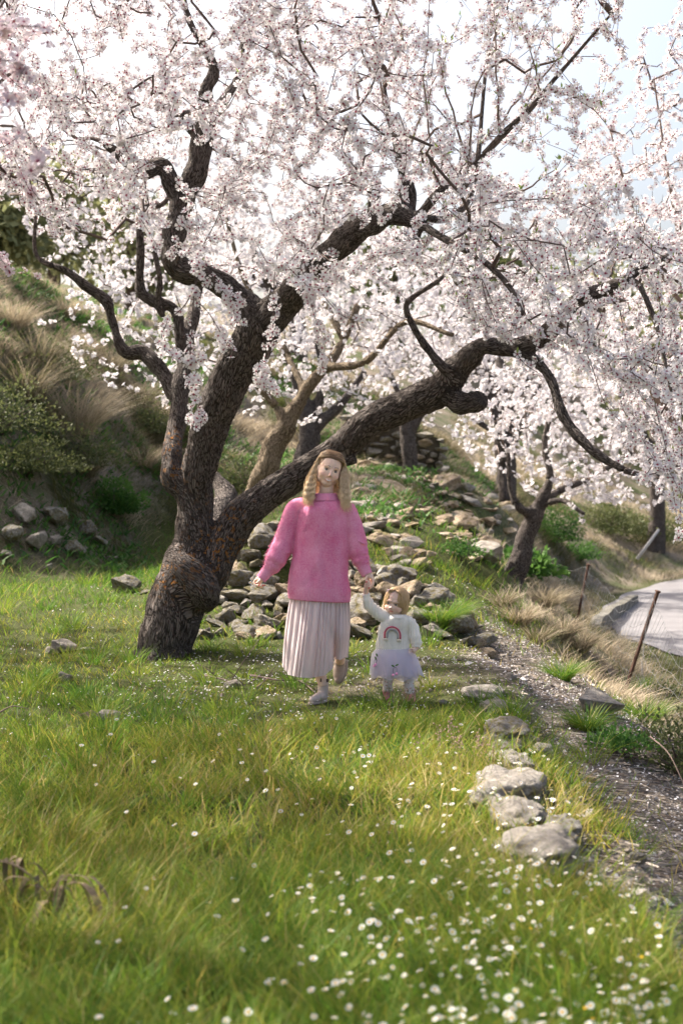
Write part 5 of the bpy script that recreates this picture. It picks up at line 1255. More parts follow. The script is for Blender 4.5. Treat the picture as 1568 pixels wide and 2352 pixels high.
def withered(pts, label, drops):
    A = smooth_path(np.array([at(*p_) for p_ in pts]), 5); nm = NM(); tube(nm, A, np.linspace(.006, .002, len(A)), 5)
    for q in range(drops):
        i = int(g.integers(len(A) // 3, len(A))); L_ = g.uniform(.06, .17); d_ = np.array([g.normal() * .04, g.normal() * .04, 0]); p0 = A[i]
        S = smooth_path(np.array([p0, p0 + d_ + (0, 0, .005), p0 + d_ * 1.6 - (0, 0, L_ * .5), p0 + d_ * 1.7 - (0, 0, L_)]), 4); w_ = .007 * np.sin(np.linspace(.3, 3.0, len(S)))[:, None] * np.array([[g.normal(), g.normal(), .2]])
        n_ = len(S); nm.add(np.concatenate([S - w_, S + w_]), None, np.array([[k, k + 1, n_ + k + 1, n_ + k] for k in range(n_ - 1)]))
    return tag(link('withered_plant', nm.mesh('withered_plant', True), WITH), label, 'plant')
withered([(-60, 2120, 5.0), (-20, 1990, 5.0), (40, 1990, 4.95), (100, 2040, 4.9), (135, 2085, 4.85)], 'withered brown plant bending in from the left edge', 26)
withered([(110, 2170, 4.75), (140, 2060, 4.8), (158, 2010, 4.8), (175, 2030, 4.8)], 'withered seed stalk drooping in the lower left grass', 12)
deadwood([(1360, 1290, 40), (1440, 1302, 38), (1468, 1262, 38), (1508, 1212, 38)], 'long pale pole leaning on the far bank above the road', .07, plain('bleached_wood', (.45, .44, .42)), name='wooden_pole', on_ground=False, cat='pole') if False else None
nm = NM(); a3, b3 = at(1462, 1284, 36), at(1512, 1216, 36); tube(nm, np.array([a3, (a3 + b3) / 2, b3]) - a3, [.045, .04, .034], 8)
tag(link('wooden_pole', nm.mesh('wooden_pole', True), plain('bleached_wood', (.45, .44, .42), .8, .2, .2, 3), loc=a3), 'long pale pole leaning on the far bank above the road', 'pole')
# dry seed heads beside the biggest boulder and before the child
def seed_stalks(u, v, n, hgt, label, spread=.12):
    px, py = gp(u, v); gz = float(H(px, py)); nm = NM()
    for k in range(n):
        b0 = np.array([g.normal() * spread, g.normal() * spread * .6, 0]); t = b0 + np.array([g.normal() * .05, g.normal() * .05, hgt * g.uniform(.7, 1.1)])
        tube(nm, np.array([b0, (b0 + t) / 2 + g.normal(size=3) * .006, t]), [.0018, .0014, .001], 3)
        for q in range(9):
            c = t - np.array([0, 0, 1]) * q * hgt * .06 + g.normal(size=3) * .012; tube(nm, np.array([t - (0, 0, q * hgt * .06 + .01), c]), [.0008, .0008], 3); 
            scatter(nm, tv8, tt8, None, c[None], np.eye(3)[None], [.006])
    return tag(link('seed_stalks', nm.mesh('seed_stalks'), SEED, loc=(px, py, gz)), label, 'plant')
tv8 = np.array([(1, 0, 0), (0, 1, 0), (-1, 0, 0), (0, -1, 0), (0, 0, 1), (0, 0, -1.)]); tt8 = np.array([(0, 1, 4), (1, 2, 4), (2, 3, 4), (3, 0, 4), (1, 0, 5), (2, 1, 5), (3, 2, 5), (0, 3, 5)])
SEED = plain('dry_seed', (.36, .25, .2), .9, .1, .3)
seed_stalks(1075, 1770, 9, .2, 'pinkish dry seed stalks left of the smooth tilted slab', .1)
seed_stalks(1040, 1745, 5, .2, 'sparse dry seed stalks in the grass behind the sunlit patch', .06)
seed_stalks(893, 1622, 4, .2, 'dry branching weed standing before the child\'s legs', .03)
seed_stalks(925, 1625, 3, .14, 'short dry weed between the child\'s boots', .03)
# ================================================================= fence by the road
fr = empty('wire_fence', tuple(at(1430, 1612, 15.5))); tag(fr, 'sagging sheep wire fence on rusty leaning posts beside the road', 'fence')
RUST = plain('rusty_iron', (.10, .055, .04), .85, .3, .4, 20); WIRE = plain('fence_wire', (.2, .2, .21), .5, .5)
posts = [(at(1424, 1618, 15.6), at(1509, 1360, 15.4), .022), (at(1312, 1490, 20.5), at(1350, 1298, 20.3), .02), (at(1165, 1400, 25.5), at(1180, 1258, 25.5), .02), (at(1735, 1900, 10.6), at(1800, 1500, 10.4), .022)]
for a3, b3, r_ in posts:
    nm = NM(); a3 = a3 - (b3 - a3) * .12; L_ = np.linspace(0, 1, 6)[:, None]
    tube(nm, a3 + (b3 - a3) * L_, r_, 6); tube(nm, np.array([b3, b3 + (b3 - a3) * .012]), r_ * 1.5, 6)
    link('post', nm.mesh('post'), RUST, fr)
def wirenet(p0, p1, sag, cols, rows=7, bulge=.0):
    nm = NM(); (a0, a1, _), (b0, b1, _) = p0, p1; G = np.zeros((rows + 1, cols + 1, 3))
    for i in range(cols + 1):
        t = i / cols
        for j in range(rows + 1):
            s = j / rows; lo = a0 * (1 - t) + b0 * t; hi = a1 * (1 - t) + b1 * t; s2 = s * (1 - sag * math.sin(PI * t))
            G[j, i] = lo + (hi - lo) * (s2 * .95 + .02) + np.array([math.sin(s * 5 + t * 9) * .04 + bulge * math.sin(PI * t), .03 * math.sin(i * .8 + j), .02 * math.sin(i * 1.3 + j * 2)])
    for j in range(rows + 1): tube(nm, G[j], .0018, 3, cap=False)
    for i in range(cols + 1): tube(nm, G[:, i], .0016, 3, cap=False)
    o = link('wire_mesh', nm.mesh('wire_mesh'), WIRE, fr); tag(o, kind='stuff')
wirenet(posts[1], posts[0], .18, 28); wirenet(posts[0], posts[3], .3, 34, bulge=-.1); wirenet(posts[2], posts[1], .15, 26)
# bare pale stalk catching the sun at the right edge
deadwood([(1492, 1692, 8.2), (1530, 1725, 8.0), (1555, 1770, 7.9), (1575, 1830, 7.8), (1590, 1980, 7.8)], 'tall bent dry stalk catching light at the right edge', .005, TWIG2, on_ground=False, name='dry_stalk', cat='plant')
# ================================================================= the two walkers
PD = 9.9; PX = PD / F
def W(u, v, dd=0.0): return at(u, v, PD + dd)
def skin_mat(name, c, c2):
    m, nt, b = mat(name, .5, .35); n = noise_(nt, obj_co(nt), 14, 3)
    c0 = ramp(nt, n, [(.35, c), (.65, c2)])
    bl = attr(nt, 'blush').outputs['Fac']
    base(nt, b, mix(nt, bl, c0, (.62, .17, .15)))
    b.inputs['Subsurface Weight'].default_value = .12; b.inputs['Subsurface Radius'].default_value = (.012, .005, .003); b.inputs['Subsurface Scale'].default_value = 1.0
    return m
SKIN_W = skin_mat('tan_skin', (.84, .585, .46), (.87, .63, .51)); SKIN_C = skin_mat('fair_skin', (.74, .52, .43), (.78, .57, .48))
def knit(name, c1, c2, scale=90, fuzz=.6):
    m, nt, b = mat(name, .95, .1); p = obj_co(nt)
    n = math_(nt, 'ADD', math_(nt, 'MULTIPLY', noise_(nt, p, scale, 4, .8), .6), math_(nt, 'MULTIPLY', noise_(nt, p, 9, 4), .4))
    base(nt, b, ramp(nt, n, [(.38, c1), (.62, c2)])); bump(nt, b, noise_(nt, p, scale * 1.6, 4, .8), fuzz, .004)
    b.inputs['Sheen Weight'].default_value = .5; b.inputs['Sheen Roughness'].default_value = .5; b.inputs['Sheen Tint'].default_value = (*c2, 1)
    return m
PINKK = knit('pink_mohair', (.74, .17, .35), (.86, .37, .54)); PINKR = knit('pink_rib', (.75, .22, .39), (.86, .40, .56))
WHITEK = knit('white_knit', (.78, .73, .66), (.86, .82, .76), 60, .4)
def hair_mat(name, stops):
    m, nt, b = mat(name, .45, .4); base(nt, b, ramp(nt, attr(nt, 'tint').outputs['Fac'], stops)); return m
HAIR_W = hair_mat('wavy_blonde_hair', [(0, (.13, .075, .04)), (.16, (.26, .165, .095)), (.34, (.60, .43, .26)), (1, (.90, .73, .50))])
HAIR_C = hair_mat('fine_blonde_hair', [(0, (.34, .21, .11)), (.5, (.54, .36, .19)), (1, (.74, .54, .31))])
def ellipsoid(nm, c, ax, r, seg=20, ring=14, **at_):
    """c centre, ax 3x3 rows = axes, r radii"""
    th = np.linspace(0, PI, ring + 1)[1:-1]; ph = np.arange(seg) / seg * 2 * PI
    P = np.stack([np.sin(th)[:, None] * np.cos(ph), np.sin(th)[:, None] * np.sin(ph), np.cos(th)[:, None] * np.ones(seg)], -1).reshape(-1, 3)
    P = np.vstack([P, [0, 0, 1], [0, 0, -1]]); V = (P * np.array(r)) @ np.array(ax) + np.array(c)
    nr = ring - 1; i = np.arange(nr - 1)[:, None] * seg; j = np.arange(seg)[None]; k = (j + 1) % seg
    Q = np.stack([i + j, i + seg + j, i + seg + k, i + k], -1).reshape(-1, 4)
    jj = np.arange(seg); kk = (jj + 1) % seg; n0 = nr * seg
    T = np.concatenate([np.stack([np.full(seg, n0), jj, kk], 1), np.stack([np.full(seg, n0 + 1), (nr - 1) * seg + kk, (nr - 1) * seg + jj], 1)])
    nm.add(V, T, Q, **at_)
I3 = np.eye(3)
def axes(yaw, roll, pitch=0.):
    """rows: face-right, forward, up; forward starts toward the camera"""
    M_ = Matrix.Rotation(roll, 3, 'Y') @ Matrix.Rotation(yaw, 3, 'Z') @ Matrix.Rotation(pitch, 3, 'X')
    r, f, u = M_ @ Vector((1, 0, 0)), M_ @ Vector((0, -1, 0)), M_ @ Vector((0, 0, 1))
    return np.array([r, f, u])
class Head:
    def __init__(s, eye_mid, ax, k, child=False):
        s.ax = ax; s.k = k; s.child = child; s.o = np.array(eye_mid) - ax[1] * .080 * k
    def p(s, x, y, z): return s.o + (np.array([x, y, z]) * s.k) @ s.ax
    def build(s, nm):
        E = lambda c, r: ellipsoid(nm, s.p(*c), s.ax, np.array(r) * s.k)
        if s.child:
            E((0, -.012, .028), (.078, .092, .088)); E((0, .018, -.028), (.067, .064, .072)); E((0, .032, -.062), (.038, .038, .030))
            for q in (-1, 1): E((q * .034, .034, -.036), (.036, .036, .034))
            E((0, .081, -.027), (.0095, .011, .008)); tube(nm, [s.p(0, .072, .002), s.p(0, .079, -.022)], [.005 * s.k, .006 * s.k], 8)
        else:
            E((0, -.012, .028), (.078, .092, .090)); E((0, .018, -.026), (.072, .070, .082)); E((0, .040, -.084), (.040, .036, .034))
            for q in (-1, 1): E((q * .038, .045, -.036), (.031, .031, .031)); E((q * .042, .014, -.064), (.029, .036, .034))
            tube(nm, [s.p(0, .078, .008), s.p(0, .092, -.016), s.p(0, .100, -.034)], np.array([.006, .0075, .0105]) * s.k, 10)
        for q in (-1, 1):
            E((q * .0105, .088 if not s.child else .079, -.037 if not s.child else -.030), (.0075, .009, .006))
            E((q * .073, -.004, -.014), (.011, .019, .030))
            tube(nm, [s.p(q * .050, .060, .018), s.p(q * .032, .075, .024), s.p(q * .010, .080, .017)], np.array([.007, .009, .007]) * s.k, 8)
        z = -.064 if not s.child else -.052; yy = .084 if not s.child else .074; w_ = .025 if not s.child else .014; up = .006 if not s.child else -.002
        tube(nm, [s.p(-w_, yy - .012, z + up), s.p(-w_ * .4, yy, z + .001), s.p(0, yy + .002, z + .002), s.p(w_ * .4, yy, z + .001), s.p(w_, yy - .012, z + up)], np.array([.003, .0058, .0055, .0058, .003]) * s.k, 8)
        tube(nm, [s.p(-w_ * .9, yy - .012, z + up - .004), s.p(0, yy - .001, z - .011), s.p(w_ * .9, yy - .012, z + up - .004)], np.array([.003, .0065, .003]) * s.k, 8)
    def shape(s, co):
        """press the eye sockets in"""
        L = (co - s.o) @ s.ax.T / s.k
        for q in (-1, 1):
            d2 = ((L[:, 0] - q * .032) / .014) ** 2 + ((L[:, 2] + .001) / .0095) ** 2
            co -= np.outer(np.exp(-d2) * (L[:, 1] > .03) * .0085 * s.k, s.ax[1])
        return co
    def blush(s, co):
        L = (co - s.o) @ s.ax.T / s.k; b_ = np.zeros(len(co)); fr = L[:, 1] > .03
        for q in (-1, 1): b_ += .28 * np.exp(-((L[:, 0] - q * .042) / .02) ** 2 - ((L[:, 2] + .034) / .017) ** 2) * fr
        b_ += .25 * np.exp(-(L[:, 0] / .012) ** 2 - ((L[:, 2] + .034) / .01) ** 2) * fr
        z = -.069 if not s.child else -.056; w_ = .024 if not s.child else .017
        b_ += .75 * (np.abs(L[:, 0]) < w_) * np.exp(-((L[:, 2] - z - .005 * (L[:, 0] / w_) ** 2 * (0 if s.child else 1.6)) / .0075) ** 4) * (L[:, 1] > .055)
        return np.clip(b_, 0, 1)
    def features(s, parent, brow_c, iris_c, smile):
        for q in (-1, 1):
            e = empty('eye', s.p(q * .032, .062, 0)); e.parent = parent; e.location = Vector(s.p(q * .032, .062, 0)) - parent.location
            nm = NM(); ellipsoid(nm, s.p(q * .032, .0655, -.001), s.ax, np.array([.0122, .0095, .0052 if smile else .0066]) * s.k, 16, 10); link('eyeball', nm.mesh('eyeball', True), EYEW, e)
            nm = NM(); ellipsoid(nm, s.p(q * .032 + (.000 if smile else -.002), .0735, -.0005), s.ax, np.array([.0060, .0026, .0056]) * s.k, 14, 8); link('iris', nm.mesh('iris', True), iris_c, e)
            nm = NM(); ellipsoid(nm, s.p(q * .032 + (.000 if smile else -.002), .0756, -.0005), s.ax, np.array([.0027, .0012, .0027]) * s.k, 10, 6); link('pupil', nm.mesh('pupil', True), DARK, e)
            nm = NM(); tube(nm, smooth_path(np.array([s.p(q * .0175, .0715, -.001), s.p(q * .026, .0765, .0070), s.p(q * .035, .0765, .0078), s.p(q * .0475, .0675, .001)]), 4), np.array([.0012] * 4 + [.0018] * 5 + [.0012] * 4) * s.k * (1.15 if smile else .85), 5); link('eyelid', nm.mesh('eyelid', True), LASH, e)
            nm = NM(); tube(nm, smooth_path(np.array([s.p(q * .015, .0835, .0255), s.p(q * .028, .0835, .0300), s.p(q * .040, .0765, .0290), s.p(q * .052, .0650, .0215)]), 4), np.linspace(.0019 if smile else .0012, .0009, 13) * s.k, 5); link('eyebrow', nm.mesh('eyebrow', True), brow_c, parent)
        if smile:
            nm = NM(); tube(nm, smooth_path(np.array([s.p(-.019, .0775, -.0640), s.p(-.010, .0868, -.0690), s.p(0, .0895, -.0702), s.p(.010, .0868, -.0690), s.p(.019, .0775, -.0640)]), 4), None, 8, ell=(np.full(17, .0016 * s.k), np.full(17, .0042 * s.k))) if False else tube(nm, smooth_path(np.array([s.p(-.023, .0745, -.0605), s.p(-.012, .0868, -.0665), s.p(0, .0905, -.0685), s.p(.012, .0868, -.0665), s.p(.023, .0745, -.0605)]), 4), np.concatenate([np.linspace(.0015, .0044, 8), np.linspace(.0044, .0015, 9)]) * s.k, 8)
            link('teeth', nm.mesh('teeth', True), TEETH, parent)
        z = -.0565 if s.child else -.0635
        if not smile:
            nm = NM(); tube(nm, smooth_path(np.array([s.p(-.016, .071, z + .002), s.p(0, .0835, z + .004), s.p(.016, .071, z + .002)]), 5), .0012 * s.k, 5); link('mouth_line', nm.mesh('mouth_line', True), plain('lip_shadow', (.28, .10, .09)), parent)
EYEW = plain('eye_white', (.55, .53, .51), .3, .4); DARK = plain('pupil_black', (.01, .01, .01), .2, .5); LASH = plain('lash_brown', (.045, .025, .018), .6)
IRIS_W = plain('grey_blue_iris', (.13, .16, .17), .25, .5); IRIS_C = plain('dark_grey_iris', (.06, .065, .075), .25, .5)
BROW_W = plain('brown_brow', (.20, .12, .08), .8); BROW_C = plain('faint_brow', (.42, .27, .18), .8); TEETH = plain('teeth_white', (.78, .76, .72), .3, .4)
NAIL = plain('coral_nail', (.78, .06, .09), .25, .5)
def rings_loft(nm, rows, sides=40, mod=None, cap=True):
    """rows: (centre xyz, half width, half depth); level rings"""
    th = np.arange(sides) / sides * 2 * PI; V = []
    for i, (c, a, b_) in enumerate(rows):
        f = mod(th, i / (len(rows) - 1)) if mod is not None else 1.0
        V.append(np.stack([c[0] + a * np.cos(th) * f, c[1] + b_ * np.sin(th) * f, np.full(sides, c[2])], 1))
    n = len(rows); V = np.concatenate(V); i = np.arange(n - 1)[:, None] * sides; j = np.arange(sides)[None]; k = (j + 1) % sides
    Q = np.stack([i + j, i + k, i + sides + k, i + sides + j], -1).reshape(-1, 4)
    T = None
    if cap:
        V = np.vstack([V, rows[0][0], rows[-1][0]]); jj = np.arange(sides); kk = (jj + 1) % sides
        T = np.concatenate([np.stack([np.full(sides, n * sides), kk, jj], 1), np.stack([np.full(sides, n * sides + 1), (n - 1) * sides + jj, (n - 1) * sides + kk], 1)])
    nm.add(V, T, Q)
def px_rows(tab, k=5, ratio=.62):
    """tab rows (v, u centre, half width px[, ratio]) -> smooth rows"""
    A = np.array([(v, u, hw, rt) for v, u, hw, rt in [(t + (ratio,))[:4] for t in tab]]); S = smooth_path(A, k)
    return [(W(u, v), hw * PX, hw * PX * rt) for v, u, hw, rt in S]
def sleeve(nm, pts, folds=.07, seed=0, k=7):
    A = np.array([[*W(u, v, dd), r * PX] for u, v, dd, r in pts]); S = smooth_path(A, k); n = len(S); t = np.arange(n)
    S[:, 3] *= 1 + folds * np.sin(t * 1.05 + seed) * sstep(.35, .75, t / n) * sstep(1.0, .9, t / n)
    tube(nm, S[:, :3], S[:, 3], 20); return S
def finish(name, me, m_, parent, heads=(), blush_extra=None):
    n = len(me.vertices); co = np.empty(n * 3); me.vertices.foreach_get('co', co); co = co.reshape(-1, 3)
    for h in heads: co = h.shape(co)
    me.vertices.foreach_set('co', co.ravel().astype(np.float32))
    b_ = np.zeros(n)
    for h in heads: b_ = np.maximum(b_, h.blush(co))
    a = me.attributes.new('blush', 'FLOAT', 'POINT'); a.data.foreach_set('value', b_.astype(np.float32))
    me.materials.clear(); me.update(); return link(name, me, m_, parent)
def ribbed(name, P, r, m_, parent, ridges=30, amp=.0022, ell=None, rows=5):
    """knitted rib band: path P, radii r, with real ridges"""
    P = np.asarray(P); T, N, B = frames(P); sd = ridges * 4; th = np.arange(sd) / sd * 2 * PI; rr = amp * (.5 + .5 * np.cos(th * ridges))
    ra, rb = (r, r) if ell is None else ell
    V = P[:, None] + (np.cos(th)[None, :, None] * N[:, None]) * (np.asarray(ra)[:, None] + rr[None])[..., None] + (np.sin(th)[None, :, None] * B[:, None]) * (np.asarray(rb)[:, None] + rr[None])[..., None]
    n = len(P); i = np.arange(n - 1)[:, None] * sd; j = np.arange(sd)[None]; k = (j + 1) % sd
    Q = np.stack([i + j, i + k, i + sd + k, i + sd + j], -1).reshape(-1, 4)
    nm = NM(); nm.add(V.reshape(-1, 3), None, Q); return link(name, nm.mesh(name, True), m_, parent)
def fingers(nm, table, r):
    for pts in table:
        A = np.array([W(u, v, dd) for u, v, dd in pts]); S = smooth_path(A, 3); tube(nm, S, np.linspace(r * 1.05, r * .82, len(S)), 10)
        ellipsoid(nm, S[-1], I3, [r * .84] * 3, 10, 8)
def nails(lst, parent, r=.0048):
    for (u, v, dd) in lst:
        nm = NM(); ellipsoid(nm, W(u, v, dd), I3, [r, r * .5, r * 1.15], 10, 6); link('fingernail', nm.mesh('fingernail', True), NAIL, parent)
# ----------------------------------------------------------------- the woman
wz = float(H(-.14, 9.9)); woman = empty('person', (W(740, 1612)[0], 9.85, wz))
tag(woman, 'smiling woman with wavy blonde hair in pink sweater and long pleated skirt', 'person')
hw_ = Head(W(760.3, 1081.5, -.085), axes(.20, .28, .05), 1.02)
nm = NM(); hw_.build(nm)
tube(nm, [hw_.p(0, -.03, -.03), W(750, 1124, .0), W(747, 1142, .02), W(745, 1165, .02)], [.052, .050, .056, .07], 16)
tube(nm, [W(745, 1165, .02), W(740, 1240, .02), W(736, 1330, .02), W(735, 1400, .02)], [.06, .08, .085, .08], 16)
for pts in ([(700, 1175, 0, 16), (655, 1240, .02, 14), (622, 1302, -.02, 11), (600, 1329, -.04, 9)], [(795, 1175, 0, 16), (816, 1240, .02, 14), (832, 1295, -.02, 11), (844, 1318, -.03, 9)]):
    A = np.array([[*W(u, v, dd), r * PX] for u, v, dd, r in pts]); tube(nm, A[:, :3], A[:, 3], 12)
# legs: standing one and the one swinging behind
tube(nm, smooth_path(np.array([W(712, 1395, .03), W(716, 1470, .0), W(730, 1530, .02), W(743, 1575, .02)]), 4), np.concatenate([np.linspace(.085, .058, 5), np.linspace(.056, .034, 8)]), 12)
tube(nm, smooth_path(np.array([W(758, 1395, .04), W(776, 1460, .07), W(780, 1495, .20), W(781, 1520, .30)]), 4), np.concatenate([np.linspace(.075, .050, 5), np.linspace(.048, .034, 8)]), 12)
# her right hand, pinching the daisies
tube(nm, [W(601, 1328, -.04), W(596, 1331, -.05), W(590, 1335, -.055)], None, 14, ell=(np.array([.022, .030, .026]), np.array([.020, .020, .018]))) if False else None
tube(nm, [W(603, 1327, -.04), W(597, 1331, -.05), W(591, 1334, -.055)], [.021, .028, .024], 14)
fingers(nm, [[(588, 1331, -.055), (583, 1337, -.06), (587, 1343.5, -.075), (594, 1344.5, -.085)], [(590, 1334, -.05), (585, 1342, -.05), (591, 1347.5, -.065), (599, 1345.5, -.08)],
             [(594, 1336, -.045), (589, 1345, -.04), (595, 1349.5, -.055), (603, 1344.5, -.075)], [(598, 1337, -.04), (595, 1346, -.035), (600, 1349, -.045), (607, 1344.5, -.07)]], .0078)
fingers(nm, [[(599, 1329, -.065), (595, 1335, -.088), (589, 1339.5, -.095)]], .0088)
# her left hand, closed round the child's
tube(nm, [W(844, 1318, -.03), W(848, 1323, -.035), W(851, 1329, -.035)], [.020, .026, .024], 14)
fingers(nm, [[(853, 1326, -.055), (856.5, 1334, -.062), (854, 1343, -.07), (848, 1349, -.075)], [(855, 1328, -.035), (858, 1337, -.04), (855, 1347, -.045), (848, 1352, -.05)],
             [(853, 1329, -.015), (856, 1339, -.015), (852, 1348, -.02), (846, 1351, -.025)], [(850, 1330, .003), (852, 1340, .003), (848, 1346, 0), (843, 1347, -.005)]], .0076)
fingers(nm, [[(843, 1321, -.05), (840, 1328, -.072), (841, 1335.5, -.08)]], .0088)
me = remeshed('body', nm, .0035, 5, .5); finish('body', me, SKIN_W, woman, [hw_])
hw_.features(woman, BROW_W, IRIS_W, True)
nails([(588, 1340.2, -.105), (594.5, 1345, -.094), (603.5, 1344.5, -.084), (607.5, 1344.5, -.079), (841.2, 1336.5, -.09), (847, 1350.5, -.084)], woman)
# sweater
nm = NM()
rings_loft(nm, px_rows([(1139, 747, 24, .95), (1147, 747, 29, .9), (1152, 746, 38, .8), (1160, 745, 50, .66), (1172, 743, 59, .62), (1200, 740, 62), (1250, 737, 63), (1300, 734.5, 66), (1340, 733, 70), (1362, 733, 71), (1370, 733, 69)], 4, .60), 48,
    lambda th, t: 1 + .022 * np.sin(th * 5 + 1 + t * 3) * t + .015 * np.sin(th * 9 - t * 5) * t)
SL1 = sleeve(nm, [(702, 1160, .01, 20), (678, 1172, .01, 22), (664, 1205, .01, 23), (652, 1245, .01, 25.5), (636, 1277, -.01, 26), (624, 1298, -.02, 21.5), (613, 1311, -.03, 14.5), (608, 1317, -.035, 11.5)], .06, 1)
SL2 = sleeve(nm, [(775, 1160, .01, 20), (796, 1172, .01, 21), (807, 1205, .01, 22), (816, 1242, .01, 24.5), (821, 1266, .0, 23.5), (829, 1288, -.01, 20.5), (836, 1303, -.02, 14.5), (839, 1310, -.025, 12)], .07, 2.2)
# soft fold rolls above the cuffs and under the arms
for a_, b_, r_ in (((612, 1283, -.07), (650, 1296, -.06), 3.4), ((606, 1296, -.06), (634, 1309, -.06), 3.2), ((820, 1266, -.06), (846, 1272, -.04), 3.2), ((812, 1290, -.05), (850, 1290, -.05), 3.2), ((630, 1262, -.07), (668, 1270, -.05), 2.4), ((822, 1240, -.07), (842, 1250, -.04), 2.4)):
    m3 = (W(*a_) + W(*b_)) / 2 + np.array([0, -.012, -.006]); tube(nm, smooth_path(np.array([W(*a_), m3, W(*b_)]), 4), np.concatenate([np.linspace(r_ * .4, r_, 5), np.linspace(r_, r_ * .4, 4)]) * PX, 10)
me = remeshed('sweater', nm, .006, 6, .5)
n = len(me.vertices); co = np.empty(n * 3); me.vertices.foreach_get('co', co); co = co.reshape(-1, 3); no = np.empty(n * 3); me.vertices.foreach_get('normal', no); no = no.reshape(-1, 3)
fz = (fbm(co[:, 0] * 9, co[:, 1] * 9, co[:, 2] * 4.5, 3) - .5) * .032 + (fbm(co[:, 0] * 90, co[:, 1] * 90, co[:, 2] * 90, 2) - .5) * .003
me.vertices.foreach_set('co', (co + no * fz[:, None]).ravel().astype(np.float32)); me.materials.clear(); me.update()
link('sweater', me, PINKK, woman)
# loose mohair fibres
k = rng.integers(0, n, 16000); nmf = NM(); tvf = np.array([(-.05, 0, 0), (.05, 0, 0), (0, 0, 1.)]); scatter(nmf, tvf, np.array([(0, 1, 2)]), None, co[k], rot_from_z(no[k] + rng.normal(size=(len(k), 3)) * .7, rng.random(len(k)) * 6.28), rng.uniform(.006, .015, len(k)))
tag(link('mohair_fuzz', nmf.mesh('mohair_fuzz'), PINKK, woman), kind='stuff')
hem = [(W(733, v, 0) + np.array([.0, 0, 0]), ) for v in np.linspace(1352, 1378, 6)]
def band(name, tab, ratio, m_, parent, ridges, slope=0.):
    rows = px_rows(tab, 3, ratio); sd = ridges * 4; th = np.arange(sd) / sd * 2 * PI; V = []
    for c, a, b_ in rows:
        rr = .0022 * (.5 + .5 * np.cos(th * ridges)); x = (a + rr) * np.cos(th)
        V.append(np.stack([c[0] + x, c[1] + (b_ + rr) * np.sin(th), c[2] - slope * x], 1))
    n = len(rows); i = np.arange(n - 1)[:, None] * sd; j = np.arange(sd)[None]; k = (j + 1) % sd
    nm = NM(); nm.add(np.concatenate(V), None, np.stack([i + j, i + k, i + sd + k, i + sd + j], -1).reshape(-1, 4)); return link(name, nm.mesh(name, True), m_, parent)
band('hem_band', [(1348, 733, 70.5), (1360, 733, 71.5), (1376, 733, 70.5), (1379, 733, 68)], .61, PINKR, woman, 74, .06)
band('collar', [(1135, 748, 21, .98), (1133, 748, 23.5, .98), (1137, 748, 25.5, .98), (1143, 747.5, 28, .98), (1149, 747, 31, .95)], .95, PINKR, woman, 42, .0)
for pts in ([(617, 1308, -.028, 14), (608, 1319, -.036, 12.6), (599, 1330, -.042, 11.6)], [(834, 1301, -.02, 14), (838.5, 1311, -.027, 12.8), (843, 1320, -.032, 12)]):
    A = np.array([[*W(u, v, dd), r * PX] for u, v, dd, r in pts]); S = smooth_path(A, 4); ribbed('cuff', S[:, :3], S[:, 3], PINKR, woman, 26)
